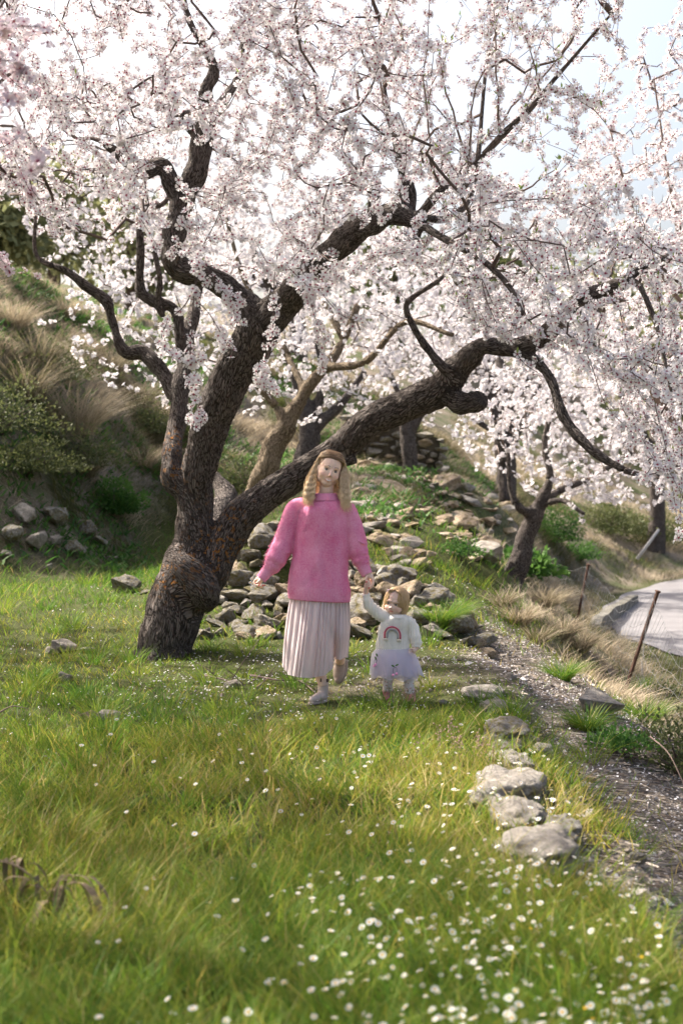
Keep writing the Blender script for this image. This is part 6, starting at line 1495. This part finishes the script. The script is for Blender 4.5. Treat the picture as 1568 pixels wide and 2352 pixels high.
# pleated skirt
FR, BK = 150, 80
def skirt_mesh():
    rows = 40; V = np.zeros((rows, FR + BK, 3)); s = np.linspace(0, 1, FR)
    ub = np.interp(s, [0, .06, .18, .5, .66, .735, .77, .80, .88, .95, 1], [647, 655, 668, 712, 745, 763, 766, 769, 783, 793, 801])
    vb = np.interp(s, [0, .06, .12, .3, .5, .66, .735, .76, .80, .86, .95, 1], [1528, 1538, 1549, 1555, 1557, 1551, 1536, 1514, 1507, 1516, 1508, 1488])
    db = np.interp(s, [0, .12, .35, .6, .735, .78, .85, .93, 1], [.06, -.08, -.17, -.13, -.07, .02, .0, .04, .12])
    ut = 665 + s * 137; dt = -.100 * np.sin(PI * np.clip(s, .02, .98)) ** .6
    ph = 2 * PI * (s * 15 + .45 * np.sin(s * 8) + .30 * np.sin(s * 21))
    sb = np.linspace(1, 0, BK + 2)[1:-1]
    for r in range(rows):
        t = r / (rows - 1); q = t ** 1.15
        bul = np.sin(PI * t)
        u = ut * (1 - q) + ub * q + 3 * bul * (s - .5) * 2 * (s > .5) - 4 * bul * (s < .1)
        v = 1368 * (1 - t) + vb * t
        valley = .055 * np.exp(-((s - .765 + .09 * (1 - t)) / .035) ** 2) * sstep(.25, .8, t)
        d = dt * (1 - t) + db * t - .035 * bul * np.sin(PI * s) - .05 * np.exp(-((s - .86) / .10) ** 2) * np.exp(-((t - .62) / .25) ** 2) + valley
        A = (.0062 + .009 * t) * (.65 + .5 * np.sin(s * 13 + 1) ** 2) * (1 - .55 * sstep(.72, .8, s) * t) * (1 - .4 * t * t)
        w1 = np.sin(ph); w1 = np.sign(w1) * np.abs(w1) ** .6
        d = d + A * w1 + .007 * t * np.sin(s * 31 + t * 4)
        u = u + 1.1 * np.cos(ph) * (1 - .4 * t)
        P = CAM + (PD + d)[:, None] * (_fw[None] + ((u - 784) / F)[:, None] * np.array([[1, 0, 0]]) - ((v - 1176) / F)[:, None] * _up[None])
        V[r, :FR] = P
        ub2 = 655 + sb * 146; vb2 = 1535 - 25 * sb; d2 = .12 + .10 * np.sin(PI * sb) * (1 + .6 * t); u2 = (665 + sb * 137) * (1 - q) + ub2 * q; v2 = 1368 * (1 - t) + vb2 * t
        d2 = d2 * (.6 + .4 * t) + .010 * np.sin(sb * 90)
        e0, e1 = sstep(0, .12, sb), sstep(1, .88, sb)
        d2 = d2 * e0 * e1 + (db[0] * t + dt[0] * (1 - t)) * (1 - e0) + (db[-1] * t + dt[-1] * (1 - t)) * (1 - e1)
        V[r, FR:] = CAM + (PD + d2)[:, None] * (_fw[None] + ((u2 - 784) / F)[:, None] * np.array([[1, 0, 0]]) - ((v2 - 1176) / F)[:, None] * _up[None])
    n = FR + BK; i = np.arange(rows - 1)[:, None] * n; j = np.arange(n)[None]; k = (j + 1) % n
    nm = NM(); nm.add(V.reshape(-1, 3), None, np.stack([i + j, i + k, i + n + k, i + n + j], -1).reshape(-1, 4)); return nm.mesh('skirt', True), V
def sheer(name, c, alpha, transl=.35, var=.06):
    m = bpy.data.materials.new(name); m.use_nodes = True; nt = m.node_tree; b = nt.nodes["Principled BSDF"]; b.inputs['Roughness'].default_value = .8; b.inputs['Specular IOR Level'].default_value = .15
    n = noise_(nt, obj_co(nt), 8, 3); cc = ramp(nt, n, [(.3, tuple(x * (1 - var) for x in c)), (.7, c)]); base(nt, b, cc)
    tr = N_(nt, 'ShaderNodeBsdfTranslucent'); nt.links.new(cc, tr.inputs[0]); mx = N_(nt, 'ShaderNodeMixShader', i_0=transl)
    nt.links.new(b.outputs[0], mx.inputs[1]); nt.links.new(tr.outputs[0], mx.inputs[2])
    tp = N_(nt, 'ShaderNodeBsdfTransparent'); m2 = N_(nt, 'ShaderNodeMixShader', i_0=alpha)
    nt.links.new(tp.outputs[0], m2.inputs[1]); nt.links.new(mx.outputs[0], m2.inputs[2]); nt.links.new(m2.outputs[0], nt.nodes["Material Output"].inputs[0]); return m
sk, SV = skirt_mesh(); link('skirt', sk, sheer('blush_chiffon', (.80, .70, .72), .95, .3), woman)
nm = NM(); tube(nm, SV[-1, :FR:1], .0016, 4, cap=False); link('skirt_hem', nm.mesh('skirt_hem', True), plain('hem_stitch', (.72, .62, .63)), woman)
# boots
LEA = plain('greige_leather', (.56, .455, .40), .5, .4, .12, 14); LEA_SHADE = plain('shaded_greige_leather', (.40, .32, .28), .45, .4, .12, 14); SOLE = plain('boot_sole', (.34, .28, .24), .7); ELAS = plain('brown_elastic', (.11, .075, .06), .8)  # rear boot has the same leather darkened, with its shade in the colour
def boot(name, shaft, foot, sole_pts, m_, parent, sole_m, vox=.005):
    o = empty(name, shaft[0][:3]); o.parent = parent; o.location = Vector(shaft[0][:3]) - parent.location
    nm = NM(); A = smooth_path(np.array(shaft), 5); tube(nm, A[:, :3], A[:, 3], 18); B = smooth_path(np.array(foot), 5); tube(nm, B[:, :3], B[:, 3], 18); ellipsoid(nm, B[-1, :3], I3, [B[-1, 3]] * 3)
    me = remeshed('upper', nm, vox, 3, .5); me.materials.clear(); link('upper', me, m_, o)
    nm = NM(); C_ = smooth_path(np.array(sole_pts), 5)
    T, N, B_ = frames(C_[:, :3]); up = np.array([0, 0, 1.0]); sd = np.cross(T, up); sd /= np.maximum(np.linalg.norm(sd, axis=1, keepdims=True), 1e-6); up_ = np.cross(sd, T)
    th = np.arange(16) / 16 * 2 * PI; hh = C_[:, 4]
    V = C_[:, None, :3] + sd[:, None] * (np.cos(th)[None] * C_[:, 3][:, None])[..., None] + up_[:, None] * (np.sign(np.sin(th))[None] * np.abs(np.sin(th))[None] ** .4 * hh[:, None])[..., None]
    n = len(C_); i = np.arange(n - 1)[:, None] * 16; j = np.arange(16)[None]; k = (j + 1) % 16
    V = np.vstack([V.reshape(-1, 3), C_[0, :3], C_[-1, :3]]); jj = np.arange(16); kk = (jj + 1) % 16
    T_ = np.concatenate([np.stack([np.full(16, n * 16), kk, jj], 1), np.stack([np.full(16, n * 16 + 1), (n - 1) * 16 + jj, (n - 1) * 16 + kk], 1)])
    nm.add(V, T_, np.stack([i + j, i + k, i + 16 + k, i + 16 + j], -1).reshape(-1, 4)); link('sole', nm.mesh('sole', True), sole_m, o); return o
def Wr(u, v, dd, r): return [*W(u, v, dd), r * PX]
b1 = boot('boot', [Wr(742, 1566, .03, 12.5), Wr(742, 1580, .03, 12.5), Wr(741, 1596, .03, 13)], [Wr(742, 1601, .05, 12), Wr(735, 1601, -.01, 12), Wr(724, 1605, -.08, 10), Wr(717, 1607.5, -.12, 8)],
    [[*W(746, 1610, .08), .034, .010], [*W(738, 1611.5, .02), .036, .010], [*W(726, 1614, -.06), .038, .010], [*W(716, 1616, -.125), .030, .010], [*W(712, 1617, -.145), .012, .009]], LEA, woman, SOLE)
for (u0, v0, dd, s_) in ((737, 1562, -.012, 1), (752, 1563, .0, 1)):
    nm = NM(); c = W(u0, v0, dd); tube(nm, [c + (0, 0, .012), c - (0, 0, .012)], .0085, 4); link('pull_tab', nm.mesh('pull_tab'), ELAS, b1)
boot('boot', [Wr(782, 1498, .28, 11.5), Wr(781, 1512, .30, 12.5), Wr(780, 1526, .33, 14)], [Wr(779, 1530, .33, 14), Wr(778, 1545, .33, 14), Wr(776.5, 1556, .32, 12), Wr(775, 1562, .31, 8)],
    [[*W(789, 1515, .38), .030, .016], [*W(787, 1535, .37), .040, .016], [*W(783, 1552, .355), .040, .014], [*W(778, 1566, .335), .026, .012], [*W(775, 1570, .325), .012, .008]], LEA_SHADE, woman, SOLE)
# hair
def strand(nm, pts, r, wave, freq, ph, t0=0., t1=1., k=7):
    A = smooth_path(np.array([W(*p_) for p_ in pts]), k); n = len(A); t = np.linspace(0, 1, n); ln = np.concatenate([[0], np.cumsum(np.linalg.norm(np.diff(A, axis=0), axis=1))])
    am = wave * sstep(.12, .5, t); A[:, 0] += am * np.sin(ln * freq + ph); A[:, 1] += am * .8 * np.cos(ln * freq + ph); A[:, 2] += am * .25 * np.sin(ln * freq * 1.3)
    tube(nm, A, r * (1 - .75 * t ** 3), 4, cap=False, tint=np.concatenate([np.repeat(np.clip(t0 + (t1 - t0) * t + rng.normal() * .1, 0, 1), 4)]))
nm = NM(); ellipsoid(nm, hw_.p(0, -.022, .036), hw_.ax, [.084, .094, .092], 28, 20, tint=.08); 
link('hair_cap', nm.mesh('hair_cap', True), HAIR_W, woman)
nm = NM(); g = np.random.default_rng(4)
def hpx(x, y, z):
    """head-space point -> (u, v, dd)"""
    p_ = hw_.p(x, y, z) - CAM; d = p_.dot(_fw); return (784 + F * p_[0] / d, 1176 - F * p_.dot(_up) / d, d - PD)
def on_cap(b_, a_, side, k_=1.03):
    d = np.array([side * math.sin(b_), math.cos(b_) * math.sin(a_), math.cos(b_) * math.cos(a_)]); return hpx(*(np.array([.004, -.022, .036]) + d * np.array([.084, .094, .092]) * k_))
for i in range(1000):
    side = -1 if i % 2 else 1; q = g.random(); lay = g.random(); a_ = 1.02 + .10 * g.random() - 2.35 * lay; kk_ = 1.04 + .10 * q
    a0 = on_cap(g.uniform(-.10, .06), a_, side, 1.03 + .02 * g.random()); a1 = on_cap(.5, a_ * .95, side, kk_); a2 = on_cap(.98, a_ * .85, side, kk_ + .02); a3 = on_cap(1.45, a_ * .6, side, kk_ + .03)
    if side < 0: c1 = (727 - 14 * q, 1090, -.040 + .10 * lay); c2 = (723 - 23 * q, 1122, -.10 + .13 * lay); c3 = (719 - 20 * q + g.normal() * 2, 1138 + 6 * g.random(), -.120 + .13 * lay); tip = (716 - 17 * q + g.normal() * 3, 1145 + 22 * g.random() ** 1.5, -.125 + .12 * lay)
    else: c1 = (782 + 15 * q, 1092, -.035 + .10 * lay); c2 = (781 + 21 * q, 1122, -.085 + .13 * lay); c3 = (783 + 20 * q + g.normal() * 2, 1145 + 6 * g.random(), -.115 + .13 * lay); tip = (784 + 20 * q + g.normal() * 4, 1150 + 28 * g.random() ** 1.4, -.120 + .12 * lay)
    lock = int(q * 5) * 1.7 + int(lay * 4) * 2.3
    strand(nm, [a0, a1, a2, a3, c1, c2, c3, tip], .0013 + .0007 * g.random(), .0045 + .002 * g.random(), 135 + 8 * math.sin(lock), lock + g.normal() * .35 + side, -.05, .85 + .2 * g.random(), 12)
for i in range(260):      # hair hanging behind the neck and close beside the cheeks
    side = -1 if i % 2 else 1; q = g.random()
    u_ = (752 + side * (6 + 28 * q)) ; strand(nm, [on_cap(.3 + .8 * q, -.6, side, 1.0), (u_ + side * 2, 1075, .10), (u_, 1100, .09), (u_ + side * 4, 1125, .07), (u_ + side * 6, 1143 + 8 * g.random(), .03)], .0018, .004, 135, q * 5, .0, .55, 8)
for i in range(90):       # flyaways
    side = -1 if i % 2 else 1; q = g.random(); e_ = 2 + 5 * g.random(); a_ = g.uniform(-.6, .8)
    a3 = on_cap(1.2, a_ * .6, side, 1.12 + .06 * q); c1 = ((727 if side < 0 else 783) + side * (10 + e_ + 8 * q), 1092 + 10 * g.random(), .02); tip = ((716 if side < 0 else 790) + side * (8 + e_ + 8 * q), 1120 + 30 * g.random(), .0)
    strand(nm, [on_cap(.2, a_, side, 1.05), on_cap(.7, a_ * .9, side, 1.10 + .05 * q), a3, c1, tip], .0006, .004, 120, g.random() * 6, .2, 1, 8)
link('hair', nm.mesh('hair', True), HAIR_W, woman)
GOLD = plain('gold', (.55, .36, .18), .25, .8); GOLD.node_tree.nodes["Principled BSDF"].inputs['Metallic'].default_value = 1
for (u, v, dd) in ((723.5, 1093, -.075), (775.5, 1106, -.09)):
    o = empty('earring', W(u, v, dd)); o.parent = woman; o.location = Vector(W(u, v, dd)) - woman.location
    for j in range(3):
        c = W(u + (.3 if j % 2 else -.3), v + j * 5.2, dd - .012); th = np.linspace(0, 2 * PI, 13); R_ = np.stack([c[0] + .0062 * np.cos(th) * (1 if j != 1 else .6), c[1] + .004 * np.cos(th) * (0 if j != 1 else 1), c[2] + .0088 * np.sin(th)], 1)
        nm = NM(); tube(nm, R_, .0019, 6, cap=False); link('ring', nm.mesh('ring', True), GOLD, o)
# the daisies she holds
pz = empty('daisy_posy', W(582, 1342, -.1)); tag(pz, 'little posy of picked daisies between the woman\'s fingers', 'flowers')
for (u, v, dd, rx) in ((580, 1341.5, -.10, .3), (584, 1345.5, -.105, .1), (575.5, 1338.5, -.095, 1.0), (579.5, 1349, -.10, 1.3), (578, 1330, -.09, 1.2)):
    c = Vector(W(u, v, dd)); o = bpy.data.objects.new('daisy_head', dme); COL.objects.link(o); o.parent = pz
    M4 = Matrix(rot_from_z(np.array([[rx * .3 - .2, -1, .5]]), np.array([rx]))[0].tolist()).to_4x4(); M4.translation = c - pz.location; o.matrix_local = M4 @ Matrix.Scale(.0135, 4)
    nm = NM(); tube(nm, [c, Vector(W(590, 1339, -.085))], .001, 4); link('stalk', nm.mesh('stalk'), STEM, pz)
# ----------------------------------------------------------------- the child
child = empty('person', (W(912, 1612)[0], 9.85, float(H(.39, 9.9)))); tag(child, 'fair toddler in white rainbow jumper and tulle skirt, one arm raised', 'person')
hc = Head(W(899.3, 1388, -.065), axes(-.42, .20, .14), .90, True)
nm = NM(); hc.build(nm)
tube(nm, [hc.p(0, -.025, -.03), W(911, 1410, .0), W(909, 1425, .0)], [.036, .034, .045], 14)
tube(nm, [W(909, 1425, .01), W(904, 1465, .01), W(904, 1510, .01)], [.04, .055, .06], 14)
for pts in ([(885, 1420, 0, 10), (860, 1402, 0, 8.5), (845, 1384, -.01, 7.5), (840, 1362, -.02, 6.6), (841, 1350, -.03, 6.2)], [(938, 1428, 0, 10), (953, 1458, 0, 8), (957, 1485, -.02, 7), (953, 1491, -.03, 6.3)],
            [(892, 1510, 0, 15), (891, 1545, 0, 12), (890, 1570, 0, 10), (890, 1595, .01, 8.5)], [(928, 1510, 0, 15), (937, 1545, -.01, 12.5), (939, 1570, -.01, 10.5), (941, 1595, -.01, 8.5)]):
    A = np.array([[*W(u, v, dd), r * PX] for u, v, dd, r in pts]); tube(nm, A[:, :3], A[:, 3], 12)
tube(nm, [W(841, 1351, -.03), W(842, 1345, -.035), W(844, 1340, -.04)], [.018, .020, .018], 12)
fingers(nm, [[(841, 1337, -.045), (844.5, 1334, -.06), (849, 1336, -.066), (850, 1340, -.064)], [(843, 1340, -.05), (846, 1338, -.068), (850.5, 1341, -.07), (850, 1345, -.066)], [(843, 1344, -.05), (845, 1342, -.069), (849, 1345, -.072), (849, 1349, -.066)], [(842, 1348, -.045), (843.5, 1346, -.064), (847, 1349, -.068), (846, 1352, -.062)]], .0056)
fingers(nm, [[(840, 1343, -.05), (841, 1336, -.06), (843.5, 1331.5, -.058)]], .0058)
tube(nm, [W(954, 1490, -.03), W(950, 1494, -.035), W(946.5, 1497, -.04)], [.017, .020, .018], 12)
fingers(nm, [[(944, 1495, -.05), (940.5, 1497, -.062), (938.5, 1501, -.062)], [(944.5, 1498, -.045), (942, 1502, -.058), (942.5, 1506, -.058)], [(947, 1500, -.04), (945.5, 1505, -.052), (947, 1508.5, -.052)], [(950, 1500, -.035), (949.5, 1505, -.045), (951, 1508, -.045)]], .0055)
fingers(nm, [[(948, 1491, -.05), (943, 1490, -.062), (939.5, 1493.5, -.064)]], .0058)
me = remeshed('body', nm, .0030, 5, .5); finish('body', me, SKIN_C, child, [hc])
hc.features(child, BROW_C, IRIS_C, False)
# jumper
nm = NM(); rings_loft(nm, px_rows([(1411, 912, 18, .9), (1416, 911, 24, .85), (1423, 909, 32, .7), (1434, 906, 35), (1455, 902, 35), (1480, 902, 38), (1500, 903, 39), (1509, 904, 37)], 4, .66), 44, lambda th, t: 1 + .02 * np.sin(th * 6 + 2 * t) * t)
sleeve(nm, [(898, 1424, 0, 13), (880, 1416, 0, 15.5), (864, 1405, 0, 14.5), (851, 1393, -.01, 13.5), (842.5, 1378, -.015, 12), (839.5, 1364, -.02, 9.5)], .05, 1, 6)
sleeve(nm, [(925, 1424, 0, 12), (940, 1430, 0, 14), (949, 1447, 0, 14.5), (953, 1464, -.01, 14.5), (956, 1479, -.015, 12.5), (955, 1489, -.025, 9.5)], .06, 2, 6)
me = remeshed('jumper', nm, .0045, 5, .5)
n = len(me.vertices); co = np.empty(n * 3); me.vertices.foreach_get('co', co); co = co.reshape(-1, 3); no = np.empty(n * 3); me.vertices.foreach_get('normal', no); no = no.reshape(-1, 3)
x_ = (co[:, 0] - W(904, 1460)[0]); ribs = np.cos(np.arctan2(x_, .12 + 0 * x_) * 2 * PI * 12.5) * .0032
fz = (fbm(co[:, 0] * 12, co[:, 1] * 12, co[:, 2] * 9, 3) - .5) * .014 + ribs
me.vertices.foreach_set('co', (co + no * fz[:, None]).ravel().astype(np.float32)); me.materials.clear(); me.update(); link('jumper', me, WHITEK, child)
band('jumper_hem', [(1499, 903, 39), (1506, 903.5, 39), (1511, 904, 37)], .66, WHITEK, child, 44, .10)
band('jumper_collar', [(1411, 912, 15, .9), (1410, 912, 17.5, .9), (1413, 912, 20.5, .92), (1418, 911.5, 23.5, .95)], .9, WHITEK, child, 30, .03)
# rainbow badge
def surf(u): return -(.66 * 36 * PX) * math.sqrt(max(.05, 1 - ((u - 903) / 38) ** 2)) - .008
def arc(Rr, wdt, m_, parent):
    P_ = []
    for a in np.linspace(0, PI, 15): 
        u = 901 - Rr * math.cos(a); v = 1458.5 - Rr * math.sin(a) * 1.03 + (u - 901) * .07; P_.append(W(u, v, surf(u)))
    for k_ in (1, 2): 
        for s_, e in ((0, 0), (1, -1)):
            pass
    l = [W(901 - Rr, 1458.5 + y - Rr * .07, surf(901 - Rr)) for y in (8.5, 4)]; r_ = [W(901 + Rr, 1458.5 + y + Rr * .07, surf(901 + Rr)) for y in (4, 8.5)]
    nm = NM(); tube(nm, l + P_ + r_, wdt * PX, 8); link('rainbow_arc', nm.mesh('rainbow_arc', True), m_, parent)
rb = empty('rainbow_badge', W(901, 1455, surf(901))); rb.parent = child; rb.location = rb.location - child.location
arc(18.0, 1.9, plain('raspberry_cord', (.52, .09, .15), .8), rb); arc(14.8, 1.2, plain('cream_cord', (.74, .58, .48), .8), rb); arc(12.2, 1.7, plain('grey_cord', (.33, .34, .38), .8), rb)
for s_ in (-1, 1):
    nm = NM(); u = 901 + s_ * 15.2; ellipsoid(nm, W(u, 1469 + s_ * 1.2, surf(u) - .002), I3, [.016, .006, .006]); 
    for q in range(9): tube(nm, [W(u - 4.6 + q * 1.15, 1468.5 + s_ * 1.2, surf(u) - .006), W(u - 4.6 + q * 1.15 + g.normal() * .4, 1472.5 + s_ * 1.2, surf(u) - .007)], .0016, 4)
    link('tassel', nm.mesh('tassel', True), plain('cream_tassel', (.75, .68, .58), .9), rb)
# tulle skirt, three layers
TUL = sheer('lilac_tulle', (.76, .74, .84), .42, .4, .04); TUL2 = sheer('pink_tulle_lining', (.80, .66, .76), .85, .3, .04)
def tutu(tab, rows, n, wv, ph, amp, m_, name):
    th = np.arange(n) / n * 2 * PI; S = smooth_path(np.array(tab), rows); V = []
    for i, (v, u, a, b_) in enumerate(S):
        t = i / (len(S) - 1); f = 1 + amp * t * (np.sin(th * wv + ph) * .7 + np.sin(th * (wv * 2 + 1) + ph * 2) * .35); c = W(u, v)
        V.append(np.stack([c[0] + a * PX * f * np.cos(th), c[1] + b_ * PX * f * np.sin(th), c[2] + .012 * t * np.sin(th * 3 + ph) - .010 * t * np.sin(th * wv + ph)], 1))
    m3 = len(S); i = np.arange(m3 - 1)[:, None] * n; j = np.arange(n)[None]; k = (j + 1) % n
    nm = NM(); nm.add(np.concatenate(V), None, np.stack([i + j, i + k, i + n + k, i + n + j], -1).reshape(-1, 4)); link(name, nm.mesh(name, True), m_, child)
tutu([(1492, 903, 34, 24), (1510, 905, 42, 31), (1530, 907, 47, 37), (1549, 909, 51, 41)], 5, 220, 11, .5, .05, TUL2, 'skirt_lining')
tutu([(1490, 903, 36, 26), (1506, 905, 48, 37), (1528, 907, 54, 43), (1554, 910, 57, 46)], 5, 260, 9, 1.5, .07, TUL, 'tulle_layer')
tutu([(1488, 903, 37, 27), (1502, 904, 50, 39), (1524, 908, 56, 46), (1549, 911, 61, 48)], 5, 260, 8, 4.1, .08, TUL, 'tulle_layer')
GRN = plain('felt_green', (.06, .16, .03), .9); POM = plain('pink_pompom', (.85, .36, .56), .9, .1, .15, 90); STK = plain('dark_cord', (.035, .02, .03), .8)
for (u, v, dd, sp, tl_) in ((906.5, 1532, -.150, 4, 0), (863.5, 1514, -.075, 1.6, 1)):
    o = empty('cherry_trim', W(u, v, dd)); o.parent = child; o.location = o.location - child.location
    for s_ in (-1, 1):
        e = W(u + s_ * sp + (0 if not tl_ else -3), v + 17 + (1.5 if s_ < 0 else -1.5) - 3 * tl_, dd - .012); c = W(u, v, dd)
        nm = NM(); tube(nm, smooth_path(np.array([c, (c + e) / 2 + np.array([s_ * .006, 0, .012]), e]), 4), .0014, 5); link('cherry_stalk', nm.mesh('cherry_stalk', True), STK, o)
        nm = NM(); ellipsoid(nm, e, I3, [.0092] * 3, 12, 8); link('pompom', nm.mesh('pompom', True), POM, o)
        L = W(u + s_ * 4.5 * (1 - .7 * tl_), v - 2.4 - 2 * (s_ > 0) - 5 * tl_ * (s_ > 0), dd - .006); nm = NM(); ellipsoid(nm, L, axes(0, -s_ * .5 * (1 - tl_) + tl_ * 1.2), [.0125, .003, .0055], 12, 8); link('felt_leaf', nm.mesh('felt_leaf', True), GRN, o)
# tights: ribbed sleeves over the legs
TIG = plain('white_tights', (.80, .74, .69), .85, .15, .08, 60)
for pts in ([(892, 1508, 0, 17), (891, 1545, 0, 12.5), (890, 1570, 0, 10.6), (890, 1592, .01, 9.6)], [(928, 1508, 0, 17), (937, 1545, -.01, 13), (939, 1570, -.01, 11.2), (940.5, 1592, -.01, 9.8)]):
    A = np.array([[*W(u, v, dd), r * PX] for u, v, dd, r in pts]); S = smooth_path(A, 5); ribbed('tights_leg', S[:, :3], S[:, 3], TIG, child, 16, .0016)
PB = plain('pink_suede', (.50, .20, .20), .8, .2, .12, 30); PS = plain('dusty_pink_strap', (.52, .27, .27), .75, .2, .1, 30); CRM = plain('cream_midsole', (.60, .52, .42), .7); DKS = plain('dark_outsole', (.035, .03, .028), .7); FUR = plain('fleece_trim', (.50, .33, .31), .95, .05, .2, 60)
def kid_boot(u, v0, tu, tv, up):
    o = boot('boot', [Wr(u, v0, .01, 11.5), Wr(u, v0 + 10, .01, 12), Wr(u, v0 + 17, .01, 12)], [Wr(u, v0 + 19, .03, 11), Wr(u + tu * .4, v0 + 20 + tv * .3, -.03, 11.5), Wr(u + tu, v0 + 20 + tv, -.085, 10.5)],
        [[*W(u, v0 + 29, .06), .030, .008], [*W(u + tu * .4, v0 + 29.5 + tv * .3 - up * .3, -.02), .033, .008], [*W(u + tu, v0 + 31 + tv - up, -.085), .034, .008], [*W(u + tu * 1.15, v0 + 30.5 + tv - up * 1.5, -.115), .022, .007]], PB, child, CRM, .004)
    nm = NM(); th = np.linspace(0, 2 * PI, 22); c = W(u, v0, .01); tube(nm, np.stack([c[0] + .034 * np.cos(th), c[1] + .034 * np.sin(th), c[2] + .003 * np.sin(th * 6)], 1), .0062, 6, cap=False); link('fleece_trim', nm.mesh('fleece_trim', True), FUR, o)
    for dv, dy_, rr in ((9, .006, 13.1), (17, -.012, 13.4)):
        nm = NM(); c = W(u + tu * .12 * (dv > 10), v0 + dv, dy_); A = np.array([[c[0] + rr * PX * math.cos(a), c[1] + rr * PX * math.sin(a) * 1.0, c[2] + .004 * math.sin(a)] for a in np.linspace(PI * .95, PI * 2.05, 12)])
        nm2 = NM(); Vv = []; 
        for p_ in A: Vv += [p_ + (0, 0, .009), p_ - (0, 0, .009)]
        nm2.add(np.array(Vv), None, np.array([[2 * q, 2 * q + 1, 2 * q + 3, 2 * q + 2] for q in range(11)])); link('strap', nm2.mesh('strap', True), PS, o)
    return o
kb1 = kid_boot(889.5, 1587, -1, 0, 0); kb2 = kid_boot(941, 1583.5, 6, 5, 0)
nm = NM(); c = W(947.5, 1616, -.10); ellipsoid(nm, c, axes(0, .05, .5), [.034, .008, .022], 18, 10); link('outsole', nm.mesh('outsole', True), DKS, kb2)
# hair of the child
nm = NM(); ellipsoid(nm, hc.p(0, -.032, .034), hc.ax, np.array([.087, .088, .089]) * .93, 28, 20, tint=.35); link('hair_cap', nm.mesh('hair_cap', True), HAIR_C, child)
nm = NM()
def hcp(x, y, z):
    p_ = hc.p(x, y, z) - CAM; d = p_.dot(_fw); return (784 + F * p_[0] / d, 1176 - F * p_.dot(_up) / d, d - PD)
for i in range(560):
    th = g.uniform(-2.75, 2.75) if i > 120 else g.choice((-1, 1)) * g.uniform(.75, 1.5); q = g.random()      # angle from the brow round the skull
    sx, cy = math.sin(th), math.cos(th); bx = .082 + .012 * q; by = .088 + .010 * q
    drop = -.062 - .028 * q if abs(th) > .9 else -.0
    if abs(th) < .45: continue
    e = -.060 - .030 * g.random() if abs(th) > 1.0 else -.01 - .05 * g.random() * (abs(th) - .4)
    a0 = hcp(.012 + .02 * g.normal() * .3, -.01 + .03 * g.random(), .118); 
    P_ = [a0, hcp(sx * bx * .62, cy * by * .62 - .015, .100 + .006 * q), hcp(sx * bx, cy * by * .95 - .012, .045), hcp(sx * bx * 1.04, cy * by * .9 - .014, -.012), hcp(sx * bx * .93, cy * by * .85 - .016, e)]
    if abs(th) > 1.2: P_.append(hcp(sx * bx * .78, cy * by * .75 - .01, e - .014))
    strand(nm, P_, .0019 + .0008 * g.random(), .0022, 60, g.random() * 6, .15 + .3 * g.random(), .7 + .3 * g.random(), 5)
for i in range(260):      # fringe swept across from the clip side
    q = g.random(); a0 = hcp(-.005, .03 + .02 * q, .112); 
    s_ = 1 if i % 3 else -1
    strand(nm, [a0, hcp(s_ * (.022 + .022 * g.random()), .062 - .04 * g.random(), .102 - .006 * q), hcp(s_ * (.062 + .006 * q), .046 - .02 * q, .060), hcp(s_ * (.078 + .004 * q), .020 - .02 * q, .015), hcp(s_ * .080, .005 - .02 * q, -.03)], .0016, .0015, 60, g.random() * 6, .2, .8, 5)
link('hair', nm.mesh('hair', True), HAIR_C, child)
o = empty('hair_clip', hcp and hc.p(-.046, .040, .094)); o.parent = child; o.location = o.location - child.location
for k_ in range(5):
    a = k_ * 2 * PI / 5; c = hc.p(-.050 + .009 * math.cos(a), .050, .090 + .009 * math.sin(a)); nm = NM(); ellipsoid(nm, c, hc.ax, [.0075, .004, .0075], 10, 8); link('clip_petal', nm.mesh('clip_petal', True), plain('clip_pink', (.78, .58, .66), .5), o)
